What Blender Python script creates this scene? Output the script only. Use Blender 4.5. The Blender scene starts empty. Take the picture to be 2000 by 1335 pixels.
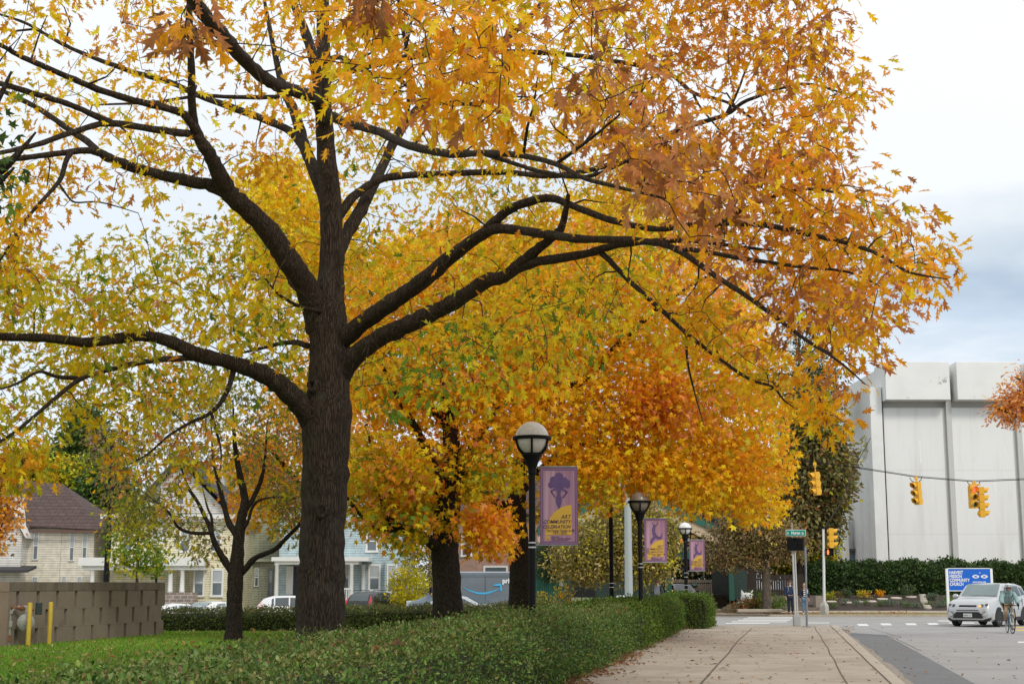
import bpy, bmesh, math, random
import numpy as np
from mathutils import Vector, Matrix
random.seed(7); rng = np.random.default_rng(7)
SC = bpy.context.scene
COL = SC.collection
PI = math.pi
# ---------------------------------------------------------------- camera
FPX = 2800.0; CAMZ = 1.6; HOR = 1142.0
PITCH = math.atan((HOR-667.5)/FPX)
cp_, sp_ = math.cos(PITCH), math.sin(PITCH)
def P(px, py, Y):
    u, v = px-1000.0, 667.5-py
    d = (u, FPX*cp_-v*sp_, FPX*sp_+v*cp_)
    t = Y/d[1]
    return Vector((d[0]*t, Y, CAMZ+d[2]*t))
def G(px, py, z=0.0):
    u, v = px-1000.0, 667.5-py
    d = (u, FPX*cp_-v*sp_, FPX*sp_+v*cp_)
    t = (z-CAMZ)/d[2]
    return Vector((d[0]*t, d[1]*t, z))
cam_d = bpy.data.cameras.new('camera'); cam = bpy.data.objects.new('camera', cam_d); COL.objects.link(cam)
cam.location = (0, 0, CAMZ); cam.rotation_euler = (PI/2+PITCH, 0, 0)
cam_d.sensor_width = 36; cam_d.lens = 36*FPX/2000; cam_d.clip_end = 3000; cam_d.clip_start = .1
SC.camera = cam
SC.view_settings.view_transform = 'Standard'; SC.view_settings.look = 'None'
SC.view_settings.exposure = 0; SC.view_settings.gamma = 1
SC.render.engine = 'CYCLES'
cy = SC.cycles
cy.max_bounces = 7; cy.diffuse_bounces = 4; cy.glossy_bounces = 3; cy.transmission_bounces = 4; cy.transparent_max_bounces = 8
cy.use_denoising = True
cy.sample_clamp_indirect = 6
# ---------------------------------------------------------------- tags
def tag(o, label=None, cat=None, group=None, kind=None):
    if label: o['label'] = label
    if cat: o['category'] = cat
    if group: o['group'] = group
    if kind: o['kind'] = kind
    return o
def thing(name, label, cat, loc=(0, 0, 0), rz=0, group=None):
    o = bpy.data.objects.new(name, None); COL.objects.link(o)
    o.location = loc; o.rotation_euler = (0, 0, rz)
    o.empty_display_size = .2
    return tag(o, label, cat, group)
def copy_tree(o, parent=None):
    c = o.copy(); COL.objects.link(c)
    if parent: c.parent = parent
    for ch in list(o.children): copy_tree(ch, c)
    return c
# ---------------------------------------------------------------- ground height
def S(t):
    t = min(max(t, 0.), 1.); return t*t*(3-2*t)
def hgt(x, y): return -.6*S((6-x)/24)*S((y-50)/10)
# ---------------------------------------------------------------- materials
MATS = {}
def lin(c):
    return tuple((v/255/12.92 if v/255 <= .04045 else ((v/255+.055)/1.055)**2.4) for v in c)
def mat(name, col, rough=.6, var=.12, scale=8., bump=0., bscale=40., metal=0., spec=.4, col2=None, stretch=None, coat=0., emit=None, estr=1., dirt_or_shade=None):
    """principled material whose colour wanders between two close tones, with optional bump"""
    if name in MATS: return MATS[name]
    m = bpy.data.materials.new(name); m.use_nodes = True
    nt = m.node_tree; N = nt.nodes; L = nt.links
    b = N['Principled BSDF']
    tc = N.new('ShaderNodeTexCoord'); mp = N.new('ShaderNodeMapping'); L.new(tc.outputs['Object'], mp.inputs[0])
    if stretch: mp.inputs['Scale'].default_value = stretch
    n = N.new('ShaderNodeTexNoise'); n.inputs['Scale'].default_value = scale; n.inputs['Detail'].default_value = 6; n.inputs['Roughness'].default_value = .65
    L.new(mp.outputs[0], n.inputs['Vector'])
    cr = N.new('ShaderNodeValToRGB'); cr.color_ramp.elements[0].position = .3; cr.color_ramp.elements[1].position = .7
    if col2 is None:
        c0 = [max(0, v*(1-var)) for v in col]; c1 = [min(1, v*(1+var)) for v in col]
    else: c0, c1 = col, col2
    cr.color_ramp.elements[0].color = (*c0, 1); cr.color_ramp.elements[1].color = (*c1, 1)
    L.new(n.outputs['Fac'], cr.inputs[0])
    out = cr.outputs[0]
    if dirt_or_shade:
        dcol, dscale, lo, hi = dirt_or_shade
        n3 = N.new('ShaderNodeTexNoise'); n3.inputs['Scale'].default_value = dscale; n3.inputs['Detail'].default_value = 8; n3.inputs['Roughness'].default_value = .7
        L.new(mp.outputs[0], n3.inputs['Vector'])
        mr = N.new('ShaderNodeMapRange'); mr.inputs[1].default_value = lo; mr.inputs[2].default_value = hi
        L.new(n3.outputs['Fac'], mr.inputs[0])
        mx = N.new('ShaderNodeMixRGB'); mx.inputs[2].default_value = (*dcol, 1)
        L.new(mr.outputs[0], mx.inputs[0]); L.new(out, mx.inputs[1]); out = mx.outputs[0]
    L.new(out, b.inputs['Base Color'])
    b.inputs['Roughness'].default_value = rough; b.inputs['Metallic'].default_value = metal
    b.inputs['Specular IOR Level'].default_value = spec; b.inputs['Coat Weight'].default_value = coat; b.inputs['Coat Roughness'].default_value = .08
    if emit: b.inputs['Emission Color'].default_value = (*emit, 1); b.inputs['Emission Strength'].default_value = estr
    if bump > 0:
        n2 = N.new('ShaderNodeTexNoise'); n2.inputs['Scale'].default_value = bscale; n2.inputs['Detail'].default_value = 8
        L.new(mp.outputs[0], n2.inputs['Vector'])
        bp = N.new('ShaderNodeBump'); bp.inputs['Strength'].default_value = bump; bp.inputs['Distance'].default_value = .02
        L.new(n2.outputs['Fac'], bp.inputs['Height']); L.new(bp.outputs[0], b.inputs['Normal'])
    MATS[name] = m; return m
def leafmat(name, transl=.4, rough=.45, spec=.35):
    if name in MATS: return MATS[name]
    m = bpy.data.materials.new(name); m.use_nodes = True
    nt = m.node_tree; N = nt.nodes; L = nt.links
    b = N['Principled BSDF']; o = N['Material Output']
    a = N.new('ShaderNodeAttribute'); a.attribute_name = 'tint'
    tc = N.new('ShaderNodeTexCoord'); n = N.new('ShaderNodeTexNoise'); n.inputs['Scale'].default_value = 18; n.inputs['Detail'].default_value = 4
    L.new(tc.outputs['Object'], n.inputs['Vector'])
    hs = N.new('ShaderNodeHueSaturation'); L.new(a.outputs['Color'], hs.inputs['Color'])
    mr = N.new('ShaderNodeMapRange'); mr.inputs[1].default_value = .3; mr.inputs[2].default_value = .7; mr.inputs[3].default_value = .7; mr.inputs[4].default_value = 1.25
    L.new(n.outputs['Fac'], mr.inputs[0]); L.new(mr.outputs[0], hs.inputs['Value'])
    L.new(hs.outputs[0], b.inputs['Base Color']); b.inputs['Roughness'].default_value = rough; b.inputs['Specular IOR Level'].default_value = spec
    t = N.new('ShaderNodeBsdfTranslucent'); L.new(hs.outputs[0], t.inputs['Color'])
    mx = N.new('ShaderNodeMixShader'); mx.inputs[0].default_value = transl
    L.new(b.outputs[0], mx.inputs[1]); L.new(t.outputs[0], mx.inputs[2]); L.new(mx.outputs[0], o.inputs['Surface'])
    MATS[name] = m; return m
def barkmat(name, c0, c1, sx=9., sz=1.6, bump=.9, lichen=None):
    if name in MATS: return MATS[name]
    m = bpy.data.materials.new(name); m.use_nodes = True
    nt = m.node_tree; N = nt.nodes; L = nt.links
    b = N['Principled BSDF']; tc = N.new('ShaderNodeTexCoord'); mp = N.new('ShaderNodeMapping'); mp.inputs['Scale'].default_value = (sx, sx, sz)
    L.new(tc.outputs['Object'], mp.inputs[0])
    w = N.new('ShaderNodeTexNoise'); w.inputs['Scale'].default_value = 1.2; w.inputs['Detail'].default_value = 10; w.inputs['Roughness'].default_value = .7; w.inputs['Distortion'].default_value = .6
    L.new(mp.outputs[0], w.inputs['Vector'])
    v = N.new('ShaderNodeTexVoronoi'); v.feature = 'DISTANCE_TO_EDGE'; v.inputs['Scale'].default_value = 2.4; L.new(mp.outputs[0], v.inputs['Vector'])
    ml = N.new('ShaderNodeMath'); ml.operation = 'MULTIPLY'; ml.inputs[1].default_value = 2.2; L.new(v.outputs['Distance'], ml.inputs[0])
    ad = N.new('ShaderNodeMath'); ad.operation = 'ADD'; ad.use_clamp = True; L.new(w.outputs['Fac'], ad.inputs[0]); L.new(ml.outputs[0], ad.inputs[1])
    cr = N.new('ShaderNodeValToRGB'); cr.color_ramp.elements[0].position = .42; cr.color_ramp.elements[1].position = .95
    cr.color_ramp.elements[0].color = (*c0, 1); cr.color_ramp.elements[1].color = (*c1, 1); L.new(ad.outputs[0], cr.inputs[0])
    out = cr.outputs[0]
    if lichen:
        n3 = N.new('ShaderNodeTexNoise'); n3.inputs['Scale'].default_value = 2.2; n3.inputs['Detail'].default_value = 9; n3.inputs['Roughness'].default_value = .75
        L.new(tc.outputs['Object'], n3.inputs['Vector'])
        mr = N.new('ShaderNodeMapRange'); mr.inputs[1].default_value = .52; mr.inputs[2].default_value = .72; mr.inputs[4].default_value = .75; L.new(n3.outputs['Fac'], mr.inputs[0])
        mx = N.new('ShaderNodeMixRGB'); mx.inputs[2].default_value = (*lichen, 1); L.new(mr.outputs[0], mx.inputs[0]); L.new(out, mx.inputs[1]); out = mx.outputs[0]
    L.new(out, b.inputs['Base Color']); b.inputs['Roughness'].default_value = .9; b.inputs['Specular IOR Level'].default_value = .2
    bp = N.new('ShaderNodeBump'); bp.inputs['Strength'].default_value = bump; bp.inputs['Distance'].default_value = .04
    L.new(ad.outputs[0], bp.inputs['Height']); L.new(bp.outputs[0], b.inputs['Normal'])
    MATS[name] = m; return m
def brickmat(name, c1, c2, mortar, bw, bh, ms=.02, axes='xz', bump=.4, rough=.85, off=.5):
    if name in MATS: return MATS[name]
    m = bpy.data.materials.new(name); m.use_nodes = True
    nt = m.node_tree; N = nt.nodes; L = nt.links; b = N['Principled BSDF']
    tc = N.new('ShaderNodeTexCoord'); sx = N.new('ShaderNodeSeparateXYZ'); cx = N.new('ShaderNodeCombineXYZ'); L.new(tc.outputs['Object'], sx.inputs[0])
    ad = N.new('ShaderNodeMath'); ad.operation = 'ADD'; L.new(sx.outputs['X'], ad.inputs[0]); L.new(sx.outputs['Y'], ad.inputs[1])
    L.new(ad.outputs[0] if axes == 'sum' else sx.outputs['X'], cx.inputs[0]); L.new(sx.outputs['Z'] if axes != 'xy' else sx.outputs['Y'], cx.inputs[1])
    br = N.new('ShaderNodeTexBrick'); L.new(cx.outputs[0], br.inputs['Vector']); br.inputs['Scale'].default_value = 1; br.offset = off
    br.inputs['Color1'].default_value = (*c1, 1); br.inputs['Color2'].default_value = (*c2, 1); br.inputs['Mortar'].default_value = (*mortar, 1)
    br.inputs['Brick Width'].default_value = bw; br.inputs['Row Height'].default_value = bh; br.inputs['Mortar Size'].default_value = ms
    n = N.new('ShaderNodeTexNoise'); n.inputs['Scale'].default_value = 3; n.inputs['Detail'].default_value = 8; L.new(tc.outputs['Object'], n.inputs['Vector'])
    mr = N.new('ShaderNodeMapRange'); mr.inputs[1].default_value = .3; mr.inputs[2].default_value = .7; mr.inputs[3].default_value = .8; mr.inputs[4].default_value = 1.15; L.new(n.outputs['Fac'], mr.inputs[0])
    mx = N.new('ShaderNodeMixRGB'); mx.blend_type = 'MULTIPLY'; mx.inputs[0].default_value = 1; L.new(br.outputs['Color'], mx.inputs[1]); L.new(mr.outputs[0], mx.inputs[2])
    L.new(mx.outputs[0], b.inputs['Base Color']); b.inputs['Roughness'].default_value = rough
    bp = N.new('ShaderNodeBump'); bp.inputs['Strength'].default_value = bump; bp.inputs['Distance'].default_value = .015; bp.invert = True
    L.new(br.outputs['Fac'], bp.inputs['Height']); L.new(bp.outputs[0], b.inputs['Normal'])
    MATS[name] = m; return m
def glass(name='window_glass', col=(.08, .1, .12), rough=.06):
    return mat(name, col, rough=rough, var=.25, scale=.6, spec=.9)
# ---------------------------------------------------------------- mesh building
class MB:
    def __init__(s): s.v = []; s.f = []; s.m = []
    def poly(s, pts, m=0):
        k = len(s.v); s.v += [tuple(p) for p in pts]; s.f.append(tuple(range(k, k+len(pts)))); s.m.append(m); return s
    def box(s, c, d, rz=0, m=0, rx=0, ry=0):
        R = Matrix.Rotation(rz, 3, 'Z') @ Matrix.Rotation(ry, 3, 'Y') @ Matrix.Rotation(rx, 3, 'X'); c = Vector(c); k = len(s.v)
        for z in (-.5, .5):
            for x, y in ((-.5, -.5), (.5, -.5), (.5, .5), (-.5, .5)):
                s.v.append(tuple(c + R @ Vector((x*d[0], y*d[1], z*d[2]))))
        for q in ((3, 2, 1, 0), (4, 5, 6, 7), (0, 1, 5, 4), (1, 2, 6, 5), (2, 3, 7, 6), (3, 0, 4, 7)):
            s.f.append(tuple(k+i for i in q)); s.m.append(m)
        return s
    def bx(s, x0, x1, y0, y1, z0, z1, m=0):
        return s.box(((x0+x1)/2, (y0+y1)/2, (z0+z1)/2), (x1-x0, y1-y0, z1-z0), m=m)
    def rings(s, rings, m=0, cap=True, close=True):
        k = len(s.v); n = len(rings[0])
        for r in rings: s.v += [tuple(p) for p in r]
        for i in range(len(rings)-1):
            for j in range(n if close else n-1):
                a = k+i*n+j; b = k+i*n+(j+1) % n
                s.f.append((a, b, b+n, a+n)); s.m.append(m)
        if cap:
            s.f.append(tuple(k+j for j in range(n))[::-1]); s.m.append(m)
            e = k+(len(rings)-1)*n
            s.f.append(tuple(e+j for j in range(n))); s.m.append(m)
        return s
    def tube(s, pts, rad, n=8, m=0, cap=True):
        pts = [Vector(p) for p in pts]
        if not hasattr(rad, '__len__'): rad = [rad]*len(pts)
        t0 = (pts[1]-pts[0]).normalized(); up = Vector((0, 0, 1)) if abs(t0.z) < .9 else Vector((1, 0, 0))
        u = t0.cross(up).normalized(); R = []
        for i, p in enumerate(pts):
            t = (pts[min(i+1, len(pts)-1)]-pts[max(i-1, 0)]).normalized()
            u = (u-t*u.dot(t)).normalized(); w = t.cross(u)
            R.append([p+(u*math.cos(a)+w*math.sin(a))*rad[i] for a in (2*PI*j/n for j in range(n))])
        return s.rings(R, m, cap)
    def cyl(s, a, b, r, n=12, m=0, r2=None): return s.tube([a, b], [r, r if r2 is None else r2], n, m)
    def lathe(s, c, prof, n=24, m=0, cap=True, axis='z'):
        c = Vector(c); R = []
        for r, z in prof:
            if axis == 'z': R.append([c+Vector((r*math.cos(a), r*math.sin(a), z)) for a in (2*PI*j/n for j in range(n))])
            elif axis == 'y': R.append([c+Vector((r*math.cos(a), -z, r*math.sin(a))) for a in (2*PI*j/n for j in range(n))])
            else: R.append([c+Vector((z, r*math.cos(a), r*math.sin(a))) for a in (2*PI*j/n for j in range(n))])
        return s.rings(R, m, cap)
    def ball(s, c, r, n=16, k=10, m=0, sq=(1, 1, 1), jit=0):
        c = Vector(c); R = []
        for i in range(k+1):
            th = PI*i/k; rr = max(math.sin(th), .004)
            R.append([c+Vector((rr*math.cos(a)*sq[0], rr*math.sin(a)*sq[1], -math.cos(th)*sq[2]))*r*(1+jit*random.uniform(-1, 1)) for a in (2*PI*j/n for j in range(n))])
        return s.rings(R, m, True)
    def prism(s, pts, d, m=0):
        """pts: 3-D outline, extruded along vector d"""
        d = Vector(d); a = [Vector(p) for p in pts]; b = [p+d for p in a]; n = len(a); k = len(s.v)
        s.v += [tuple(p) for p in a+b]
        s.f.append(tuple(range(k, k+n))[::-1]); s.m.append(m); s.f.append(tuple(range(k+n, k+2*n))); s.m.append(m)
        for i in range(n):
            j = (i+1) % n; s.f.append((k+i, k+j, k+n+j, k+n+i)); s.m.append(m)
        return s
    def build(s, name, mats, parent=None, smooth=False, world=False, bevel=0, fixn=True):
        me = bpy.data.meshes.new(name)
        v = s.v
        if world and parent is not None:
            M = parent.matrix_basis.inverted(); v = [tuple(M @ Vector(p)) for p in v]
        me.from_pydata(v, [], s.f); me.update()
        if not isinstance(mats, (list, tuple)): mats = [mats]
        for q in mats: me.materials.append(q)
        if len(mats) > 1: me.polygons.foreach_set('material_index', s.m)
        if fixn and len(s.f) < 60000:
            bm = bmesh.new(); bm.from_mesh(me); bmesh.ops.recalc_face_normals(bm, faces=bm.faces); bm.to_mesh(me); bm.free()
        if smooth:
            me.polygons.foreach_set('use_smooth', [True]*len(me.polygons)); me.set_sharp_from_angle(angle=math.radians(smooth if smooth is not True else 40))
        o = bpy.data.objects.new(name, me); COL.objects.link(o)
        if parent is not None: o.parent = parent
        if bevel:
            bv = o.modifiers.new('soft_edge', 'BEVEL'); bv.width = bevel; bv.segments = 2; bv.limit_method = 'ANGLE'
        return o
def grid_patch(xs, fy, ny, base, jitter=0):
    """strip between fy(x)->(y0,y1), heights base + hgt"""
    m = MB(); n = ny+1
    for x in xs:
        y0, y1 = fy(x)
        for j in range(n):
            y = y0+(y1-y0)*j/ny; m.v.append((x, y, base+hgt(x, y)+(random.uniform(-jitter, jitter) if jitter else 0)))
    for i in range(len(xs)-1):
        for j in range(ny): m.f.append((i*n+j, (i+1)*n+j, (i+1)*n+j+1, i*n+j+1)); m.m.append(0)
    return m
def smooth_line(pts, k=4):
    """catmull-rom through (x,y,z,r) rows"""
    p = [np.array(q, float) for q in pts]; out = []
    for i in range(len(p)-1):
        a, b, c, d = p[max(i-1, 0)], p[i], p[i+1], p[min(i+2, len(p)-1)]
        for j in range(k):
            t = j/k; out.append(.5*(2*b+(c-a)*t+(2*a-5*b+4*c-d)*t*t+(3*b-a-3*c+d)*t**3))
    out.append(p[-1]); return out
def text_mesh(name, body, size, material, parent, loc, rot=(PI/2, 0, 0), bold=0., shear=0., align='LEFT', depth=.002, sx=1., spacing=1.):
    c = bpy.data.curves.new(name, 'FONT'); c.body = body; c.size = size; c.offset = bold; c.shear = shear; c.align_x = align; c.extrude = depth; c.space_line = spacing; c.resolution_u = 3
    t = bpy.data.objects.new(name, c); COL.objects.link(t)
    dg = bpy.context.evaluated_depsgraph_get(); me = bpy.data.meshes.new_from_object(t.evaluated_get(dg))
    bpy.data.objects.remove(t); bpy.data.curves.remove(c)
    me.materials.clear(); me.materials.append(material); me.name = name
    o = bpy.data.objects.new(name, me); COL.objects.link(o); o.parent = parent; o.location = loc; o.rotation_euler = rot; o.scale = (sx, 1, 1)
    return o
# ---------------------------------------------------------------- leaf clouds
def tmpl_oak():
    ys = [0, .15, .28, .42, .55, .70, .82, 1.0]
    ow = [(.02, 0), (.15, .27), (.06, .26), (.33, .56), (.085, .48), (.28, .86), (.07, .78), (.012, 1.06)]
    v = [(0, y, -.18*y*y) for y in ys]; v += [(w, y, .35*w-.18*y*y-.25*w*w) for w, y in ow]; v += [(-w, y, .35*w-.18*y*y-.25*w*w) for w, y in ow]
    f = []
    for i in range(7): f.append((i, 8+i, 9+i, i+1)); f.append((i+1, 17+i, 16+i, i))
    return np.array(v), np.array(f)
def tmpl_maple():
    pts = []
    for a, r in ((-150, .25), (-115, .55), (-85, .33), (-52, .80), (-28, .42), (0, 1.0), (28, .42), (52, .80), (85, .33), (115, .55), (150, .25)):
        a = math.radians(a); pts.append((math.sin(a)*r*.85, .25+math.cos(a)*r*.75, -.22*r*r))
    v = [(0, .25, .05)]+pts
    return np.array(v), np.array([(0, i, i+1) for i in range(1, 11)]+[(0, 11, 1)])
def tmpl_leaf(w=.3, fold=.1):
    return np.array([(0, 0, 0), (w, .45, fold), (0, 1, -.08), (-w, .45, fold)]), np.array([(0, 1, 2), (0, 2, 3)])
def tmpl_ovate(w=.3):
    v = [(0, 0, 0), (w*.8, .28, .09), (w*.75, .65, .07), (0, 1, -.1), (-w*.75, .65, .07), (-w*.8, .28, .09), (0, .45, -.02)]
    return np.array(v), np.array([(6, 0, 1), (6, 1, 2), (6, 2, 3), (6, 3, 4), (6, 4, 5), (6, 5, 0)])
T_OAK, T_MAPLE, T_LEAF, T_OVATE, T_NEEDLE = tmpl_oak(), tmpl_maple(), tmpl_leaf(), tmpl_ovate(), tmpl_leaf(.13, .03)
def nrm(a): return a/np.maximum(np.linalg.norm(a, axis=1, keepdims=True), 1e-9)
def leaf_mesh(name, pos, tip, nor, size, col, tmpl, material, parent=None, origin=(0, 0, 0)):
    tv, tf = tmpl; N = len(pos)
    tip = nrm(tip); nor = nor-tip*np.sum(nor*tip, axis=1, keepdims=True); nor = nrm(nor); side = np.cross(tip, nor)
    curl = rng.uniform(.4, 1.8, N)[:, None, None]
    V = (pos-np.array(origin))[:, None, :]+size[:, None, None]*(side[:, None, :]*tv[None, :, 0, None]+tip[:, None, :]*tv[None, :, 1, None]+nor[:, None, :]*tv[None, :, 2, None]*curl)
    k = len(tv); F = (tf[None, :, :]+(np.arange(N)*k)[:, None, None]).reshape(-1, tf.shape[1])
    me = bpy.data.meshes.new(name); nv = N*k; nf = len(F); c = tf.shape[1]
    me.vertices.add(nv); me.vertices.foreach_set('co', V.reshape(-1).astype(np.float32))
    me.loops.add(nf*c); me.loops.foreach_set('vertex_index', F.reshape(-1).astype(np.int32))
    me.polygons.add(nf); me.polygons.foreach_set('loop_start', (np.arange(nf)*c).astype(np.int32))
    me.update(calc_edges=True)
    at = me.attributes.new('tint', 'FLOAT_COLOR', 'POINT')
    cc = np.ones((nv, 4), np.float32); cc[:, :3] = np.repeat(col, k, axis=0); at.data.foreach_set('color', cc.reshape(-1))
    me.materials.append(material)
    o = bpy.data.objects.new(name, me); COL.objects.link(o)
    if parent is not None: o.parent = parent
    return o
def pick(pal, n, jit=.12):
    cols = np.array([c for c, w in pal]); w = np.array([w for c, w in pal], float); w /= w.sum()
    c = cols[rng.choice(len(cols), n, p=w)]
    return np.clip(c*(1+rng.normal(0, jit, (n, 1)))*(1+rng.normal(0, jit*.4, (n, 3))), .003, .95)
def inpoly(pts, poly):
    x, y = pts[:, 0], pts[:, 1]; r = np.zeros(len(pts), bool); n = len(poly)
    for i in range(n):
        (x0, y0), (x1, y1) = poly[i], poly[(i+1) % n]
        c = ((y0 > y) != (y1 > y)) & (x < (x1-x0)*(y-y0)/((y1-y0) or 1e-9)+x0); r ^= c
    return r
GOLD = (.92, .49, .012); AMBER = (.87, .37, .014); ORANGE = (.86, .31, .03); YEL = (.88, .64, .02); YG = (.54, .47, .022)
GRN = (.15, .25, .02); RUST = (.52, .20, .06); BROWN = (.27, .105, .03); CORAL = (.84, .32, .11); OLIVE = (.25, .21, .055); DGRN = (.045, .08, .02); TAUPE = (.30, .20, .10)
LEAFM = leafmat('autumn_leaf', .5, .5, .22)
LEAFD = leafmat('green_leaf', .3, .5, .25)
# ================================================================ SKY AND LIGHT
w = bpy.data.worlds.new('World'); SC.world = w; w.use_nodes = True
nt = w.node_tree; N = nt.nodes; L = nt.links
bg = N['Background']
SUN_EL, SUN_AZ = math.radians(42), math.radians(152)
sky = N.new('ShaderNodeTexSky'); sky.sky_type = 'NISHITA'; sky.sun_disc = False; sky.sun_elevation = SUN_EL; sky.sun_rotation = SUN_AZ
tc = N.new('ShaderNodeTexCoord'); mp = N.new('ShaderNodeMapping'); mp.inputs['Scale'].default_value = (2.6, 2.6, 9); mp.inputs['Location'].default_value = (.35, .2, .1)
L.new(tc.outputs['Generated'], mp.inputs[0])
n1 = N.new('ShaderNodeTexNoise'); n1.inputs['Scale'].default_value = 1.0; n1.inputs['Detail'].default_value = 7; n1.inputs['Roughness'].default_value = .55; n1.inputs['Distortion'].default_value = .4
L.new(mp.outputs[0], n1.inputs['Vector'])
sx = N.new('ShaderNodeSeparateXYZ'); L.new(tc.outputs['Generated'], sx.inputs[0])
nz = N.new('ShaderNodeMath'); nz.operation = 'MULTIPLY_ADD'; nz.inputs[1].default_value = .30; nz.inputs[2].default_value = -.15; L.new(n1.outputs['Fac'], nz.inputs[0])
az = N.new('ShaderNodeMath'); az.operation = 'ADD'; L.new(sx.outputs['Z'], az.inputs[0]); L.new(nz.outputs[0], az.inputs[1])
cr = N.new('ShaderNodeValToRGB'); e = cr.color_ramp.elements
e[0].position = 0; e[0].color = (.80, .88, .96, 1); e[1].position = 1; e[1].color = (1.15, 1.15, 1.15, 1)
for p, c in ((.10, (.86, .91, .97)), (.15, (.58, .69, .81)), (.185, (.47, .57, .69)), (.22, (.64, .72, .80)), (.27, (.92, .95, .97)), (.34, (.96, .98, 1.0))):
    q = e.new(p); q.color = (*c, 1)
L.new(az.outputs[0], cr.inputs[0])
# bank of grey cloud is heavier to the right
mr = N.new('ShaderNodeMapRange'); mr.inputs[1].default_value = -.25; mr.inputs[2].default_value = .3; L.new(sx.outputs['X'], mr.inputs[0])
white = N.new('ShaderNodeValToRGB'); e = white.color_ramp.elements; e[0].position = .05; e[0].color = (.84, .90, .96, 1); e[1].position = .36; e[1].color = (.95, .975, 1.0, 1)
q = e.new(.2); q.color = (.78, .85, .92, 1)
L.new(az.outputs[0], white.inputs[0])
mx = N.new('ShaderNodeMixRGB'); L.new(mr.outputs[0], mx.inputs[0]); L.new(white.outputs[0], mx.inputs[1]); L.new(cr.outputs[0], mx.inputs[2])
sb = N.new('ShaderNodeMixRGB'); sb.blend_type = 'MULTIPLY'; sb.inputs[0].default_value = 1; sb.inputs[2].default_value = (.1, .1, .1, 1); L.new(sky.outputs[0], sb.inputs[1])
m2 = N.new('ShaderNodeMixRGB'); m2.inputs[0].default_value = .9; L.new(sb.outputs[0], m2.inputs[1]); L.new(mx.outputs[0], m2.inputs[2])
L.new(m2.outputs[0], bg.inputs['Color']); bg.inputs['Strength'].default_value = 1.12
sd = bpy.data.lights.new('sun', 'SUN'); sd.energy = 1.5; sd.angle = math.radians(14); sd.color = (1, .95, .86)
so = bpy.data.objects.new('sun', sd); COL.objects.link(so)
sdir = Vector((math.sin(SUN_AZ)*math.cos(SUN_EL), math.cos(SUN_AZ)*math.cos(SUN_EL), math.sin(SUN_EL)))
so.rotation_euler = sdir.to_track_quat('Z', 'Y').to_euler(); so.location = (20, -20, 40)
# ================================================================ GROUND, ROADS
RZ = -.12
CONC = mat('pavement_concrete', (.345, .292, .232), .9, .1, 1.3, .35, 60, col2=(.435, .372, .302), dirt_or_shade=((.225, .18, .135), .4, .46, .78))  # broad blotches are stains plus dappled foliage shade put into the colour
CONC2 = mat('kerb_concrete', (.40, .345, .275), .9, .1, 2, .3, 50, dirt_or_shade=((.27, .22, .17), 1.4, .55, .8))
ASPH = mat('old_asphalt', (.30, .292, .282), .92, .1, .5, .5, 120, col2=(.37, .36, .348), dirt_or_shade=((.24, .232, .225), .35, .55, .75))
PATCH = mat('dark_asphalt_patch', (.165, .168, .172), .92, .08, 1.2, .4, 120, dirt_or_shade=((.22, .22, .22), .8, .55, .8))
GUT = mat('gutter_concrete', (.30, .265, .22), .95, .15, 3, .6, 40, dirt_or_shade=((.16, .13, .1), 3, .5, .7))
SOIL = mat('soil', (.10, .075, .05), .95, .25, 5, .7, 30)
LAWN = mat('lawn', (.11, .20, .025), .9, .2, 6, .9, 160, col2=(.17, .28, .04), dirt_or_shade=((.17, .2, .04), .6, .52, .8))
PAINT = mat('road_paint', (.72, .72, .70), .8, .06, 6, .2, 80, dirt_or_shade=((.42, .41, .39), 9, .58, .72))
YPAINT = mat('yellow_road_paint', (.62, .42, .10), .8, .08, 6, dirt_or_shade=((.4, .36, .28), 9, .5, .7))
JOINT = mat('pavement_joint', (.115, .092, .07), .95)
FARG = mat('far_ground', (.09, .12, .03), .95, .2, .2)
def struct(o): return tag(o, kind='structure')
xs = [-260, -150, -90]+list(range(-60, 41, 4))+[60, 90, 150, 260]
struct(grid_patch(xs, lambda x: (-30, 50), 4, -.30).build('ground', FARG))
struct(grid_patch(xs, lambda x: (50, 62), 8, -.30).build('ground', FARG))
struct(grid_patch(xs, lambda x: (62, 700), 10, -.30).build('ground', FARG))
pxs = lambda q, zz=0.: [tuple(G(a, b, zz)) for a, b in q]
# near pavement: polygon between hedge and kerb
hedge_edge = [G(1383, 1218.6), G(1330, 1226), G(1240, 1262), G(1225, 1283), G(1115, 1335)]
he2 = Vector((hedge_edge[-1].x-.205*30, hedge_edge[-1].y-30, 0))
kerbA = [G(1621, 1220), G(1741, 1335)]; dA = (kerbA[1]-kerbA[0]).normalized(); kA3 = kerbA[1]+dA*30
kerbB = [G(1636, 1220), G(1770, 1333)]; dB = (kerbB[1]-kerbB[0]).normalized(); kB3 = kerbB[1]+dB*30
YK = 59.2
left_ext = Vector((hedge_edge[0].x-.8, YK, 0))
def lerpx(a, b, y): return a.x+(b.x-a.x)*(y-a.y)/(b.y-a.y)
hx = lambda y: float(np.interp(y, [he2.y]+[p.y for p in hedge_edge[::-1]]+[70], [he2.x]+[p.x for p in hedge_edge[::-1]]+[hedge_edge[0].x+.5]))
pys = sorted(set([float(v) for v in np.linspace(-6, 59.2, 34)]))
m = MB()
for y in pys:
    xl, xr = hx(y)-1.0, lerpx(kerbA[0], kerbA[1], y)
    for k in range(7): m.v.append((xl+(xr-xl)*k/6, y, 0))
for r in range(len(pys)-1):
    for k in range(6): q_ = r*7+k; m.f.append((q_, q_+1, q_+8, q_+7)); m.m.append(0)
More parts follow.
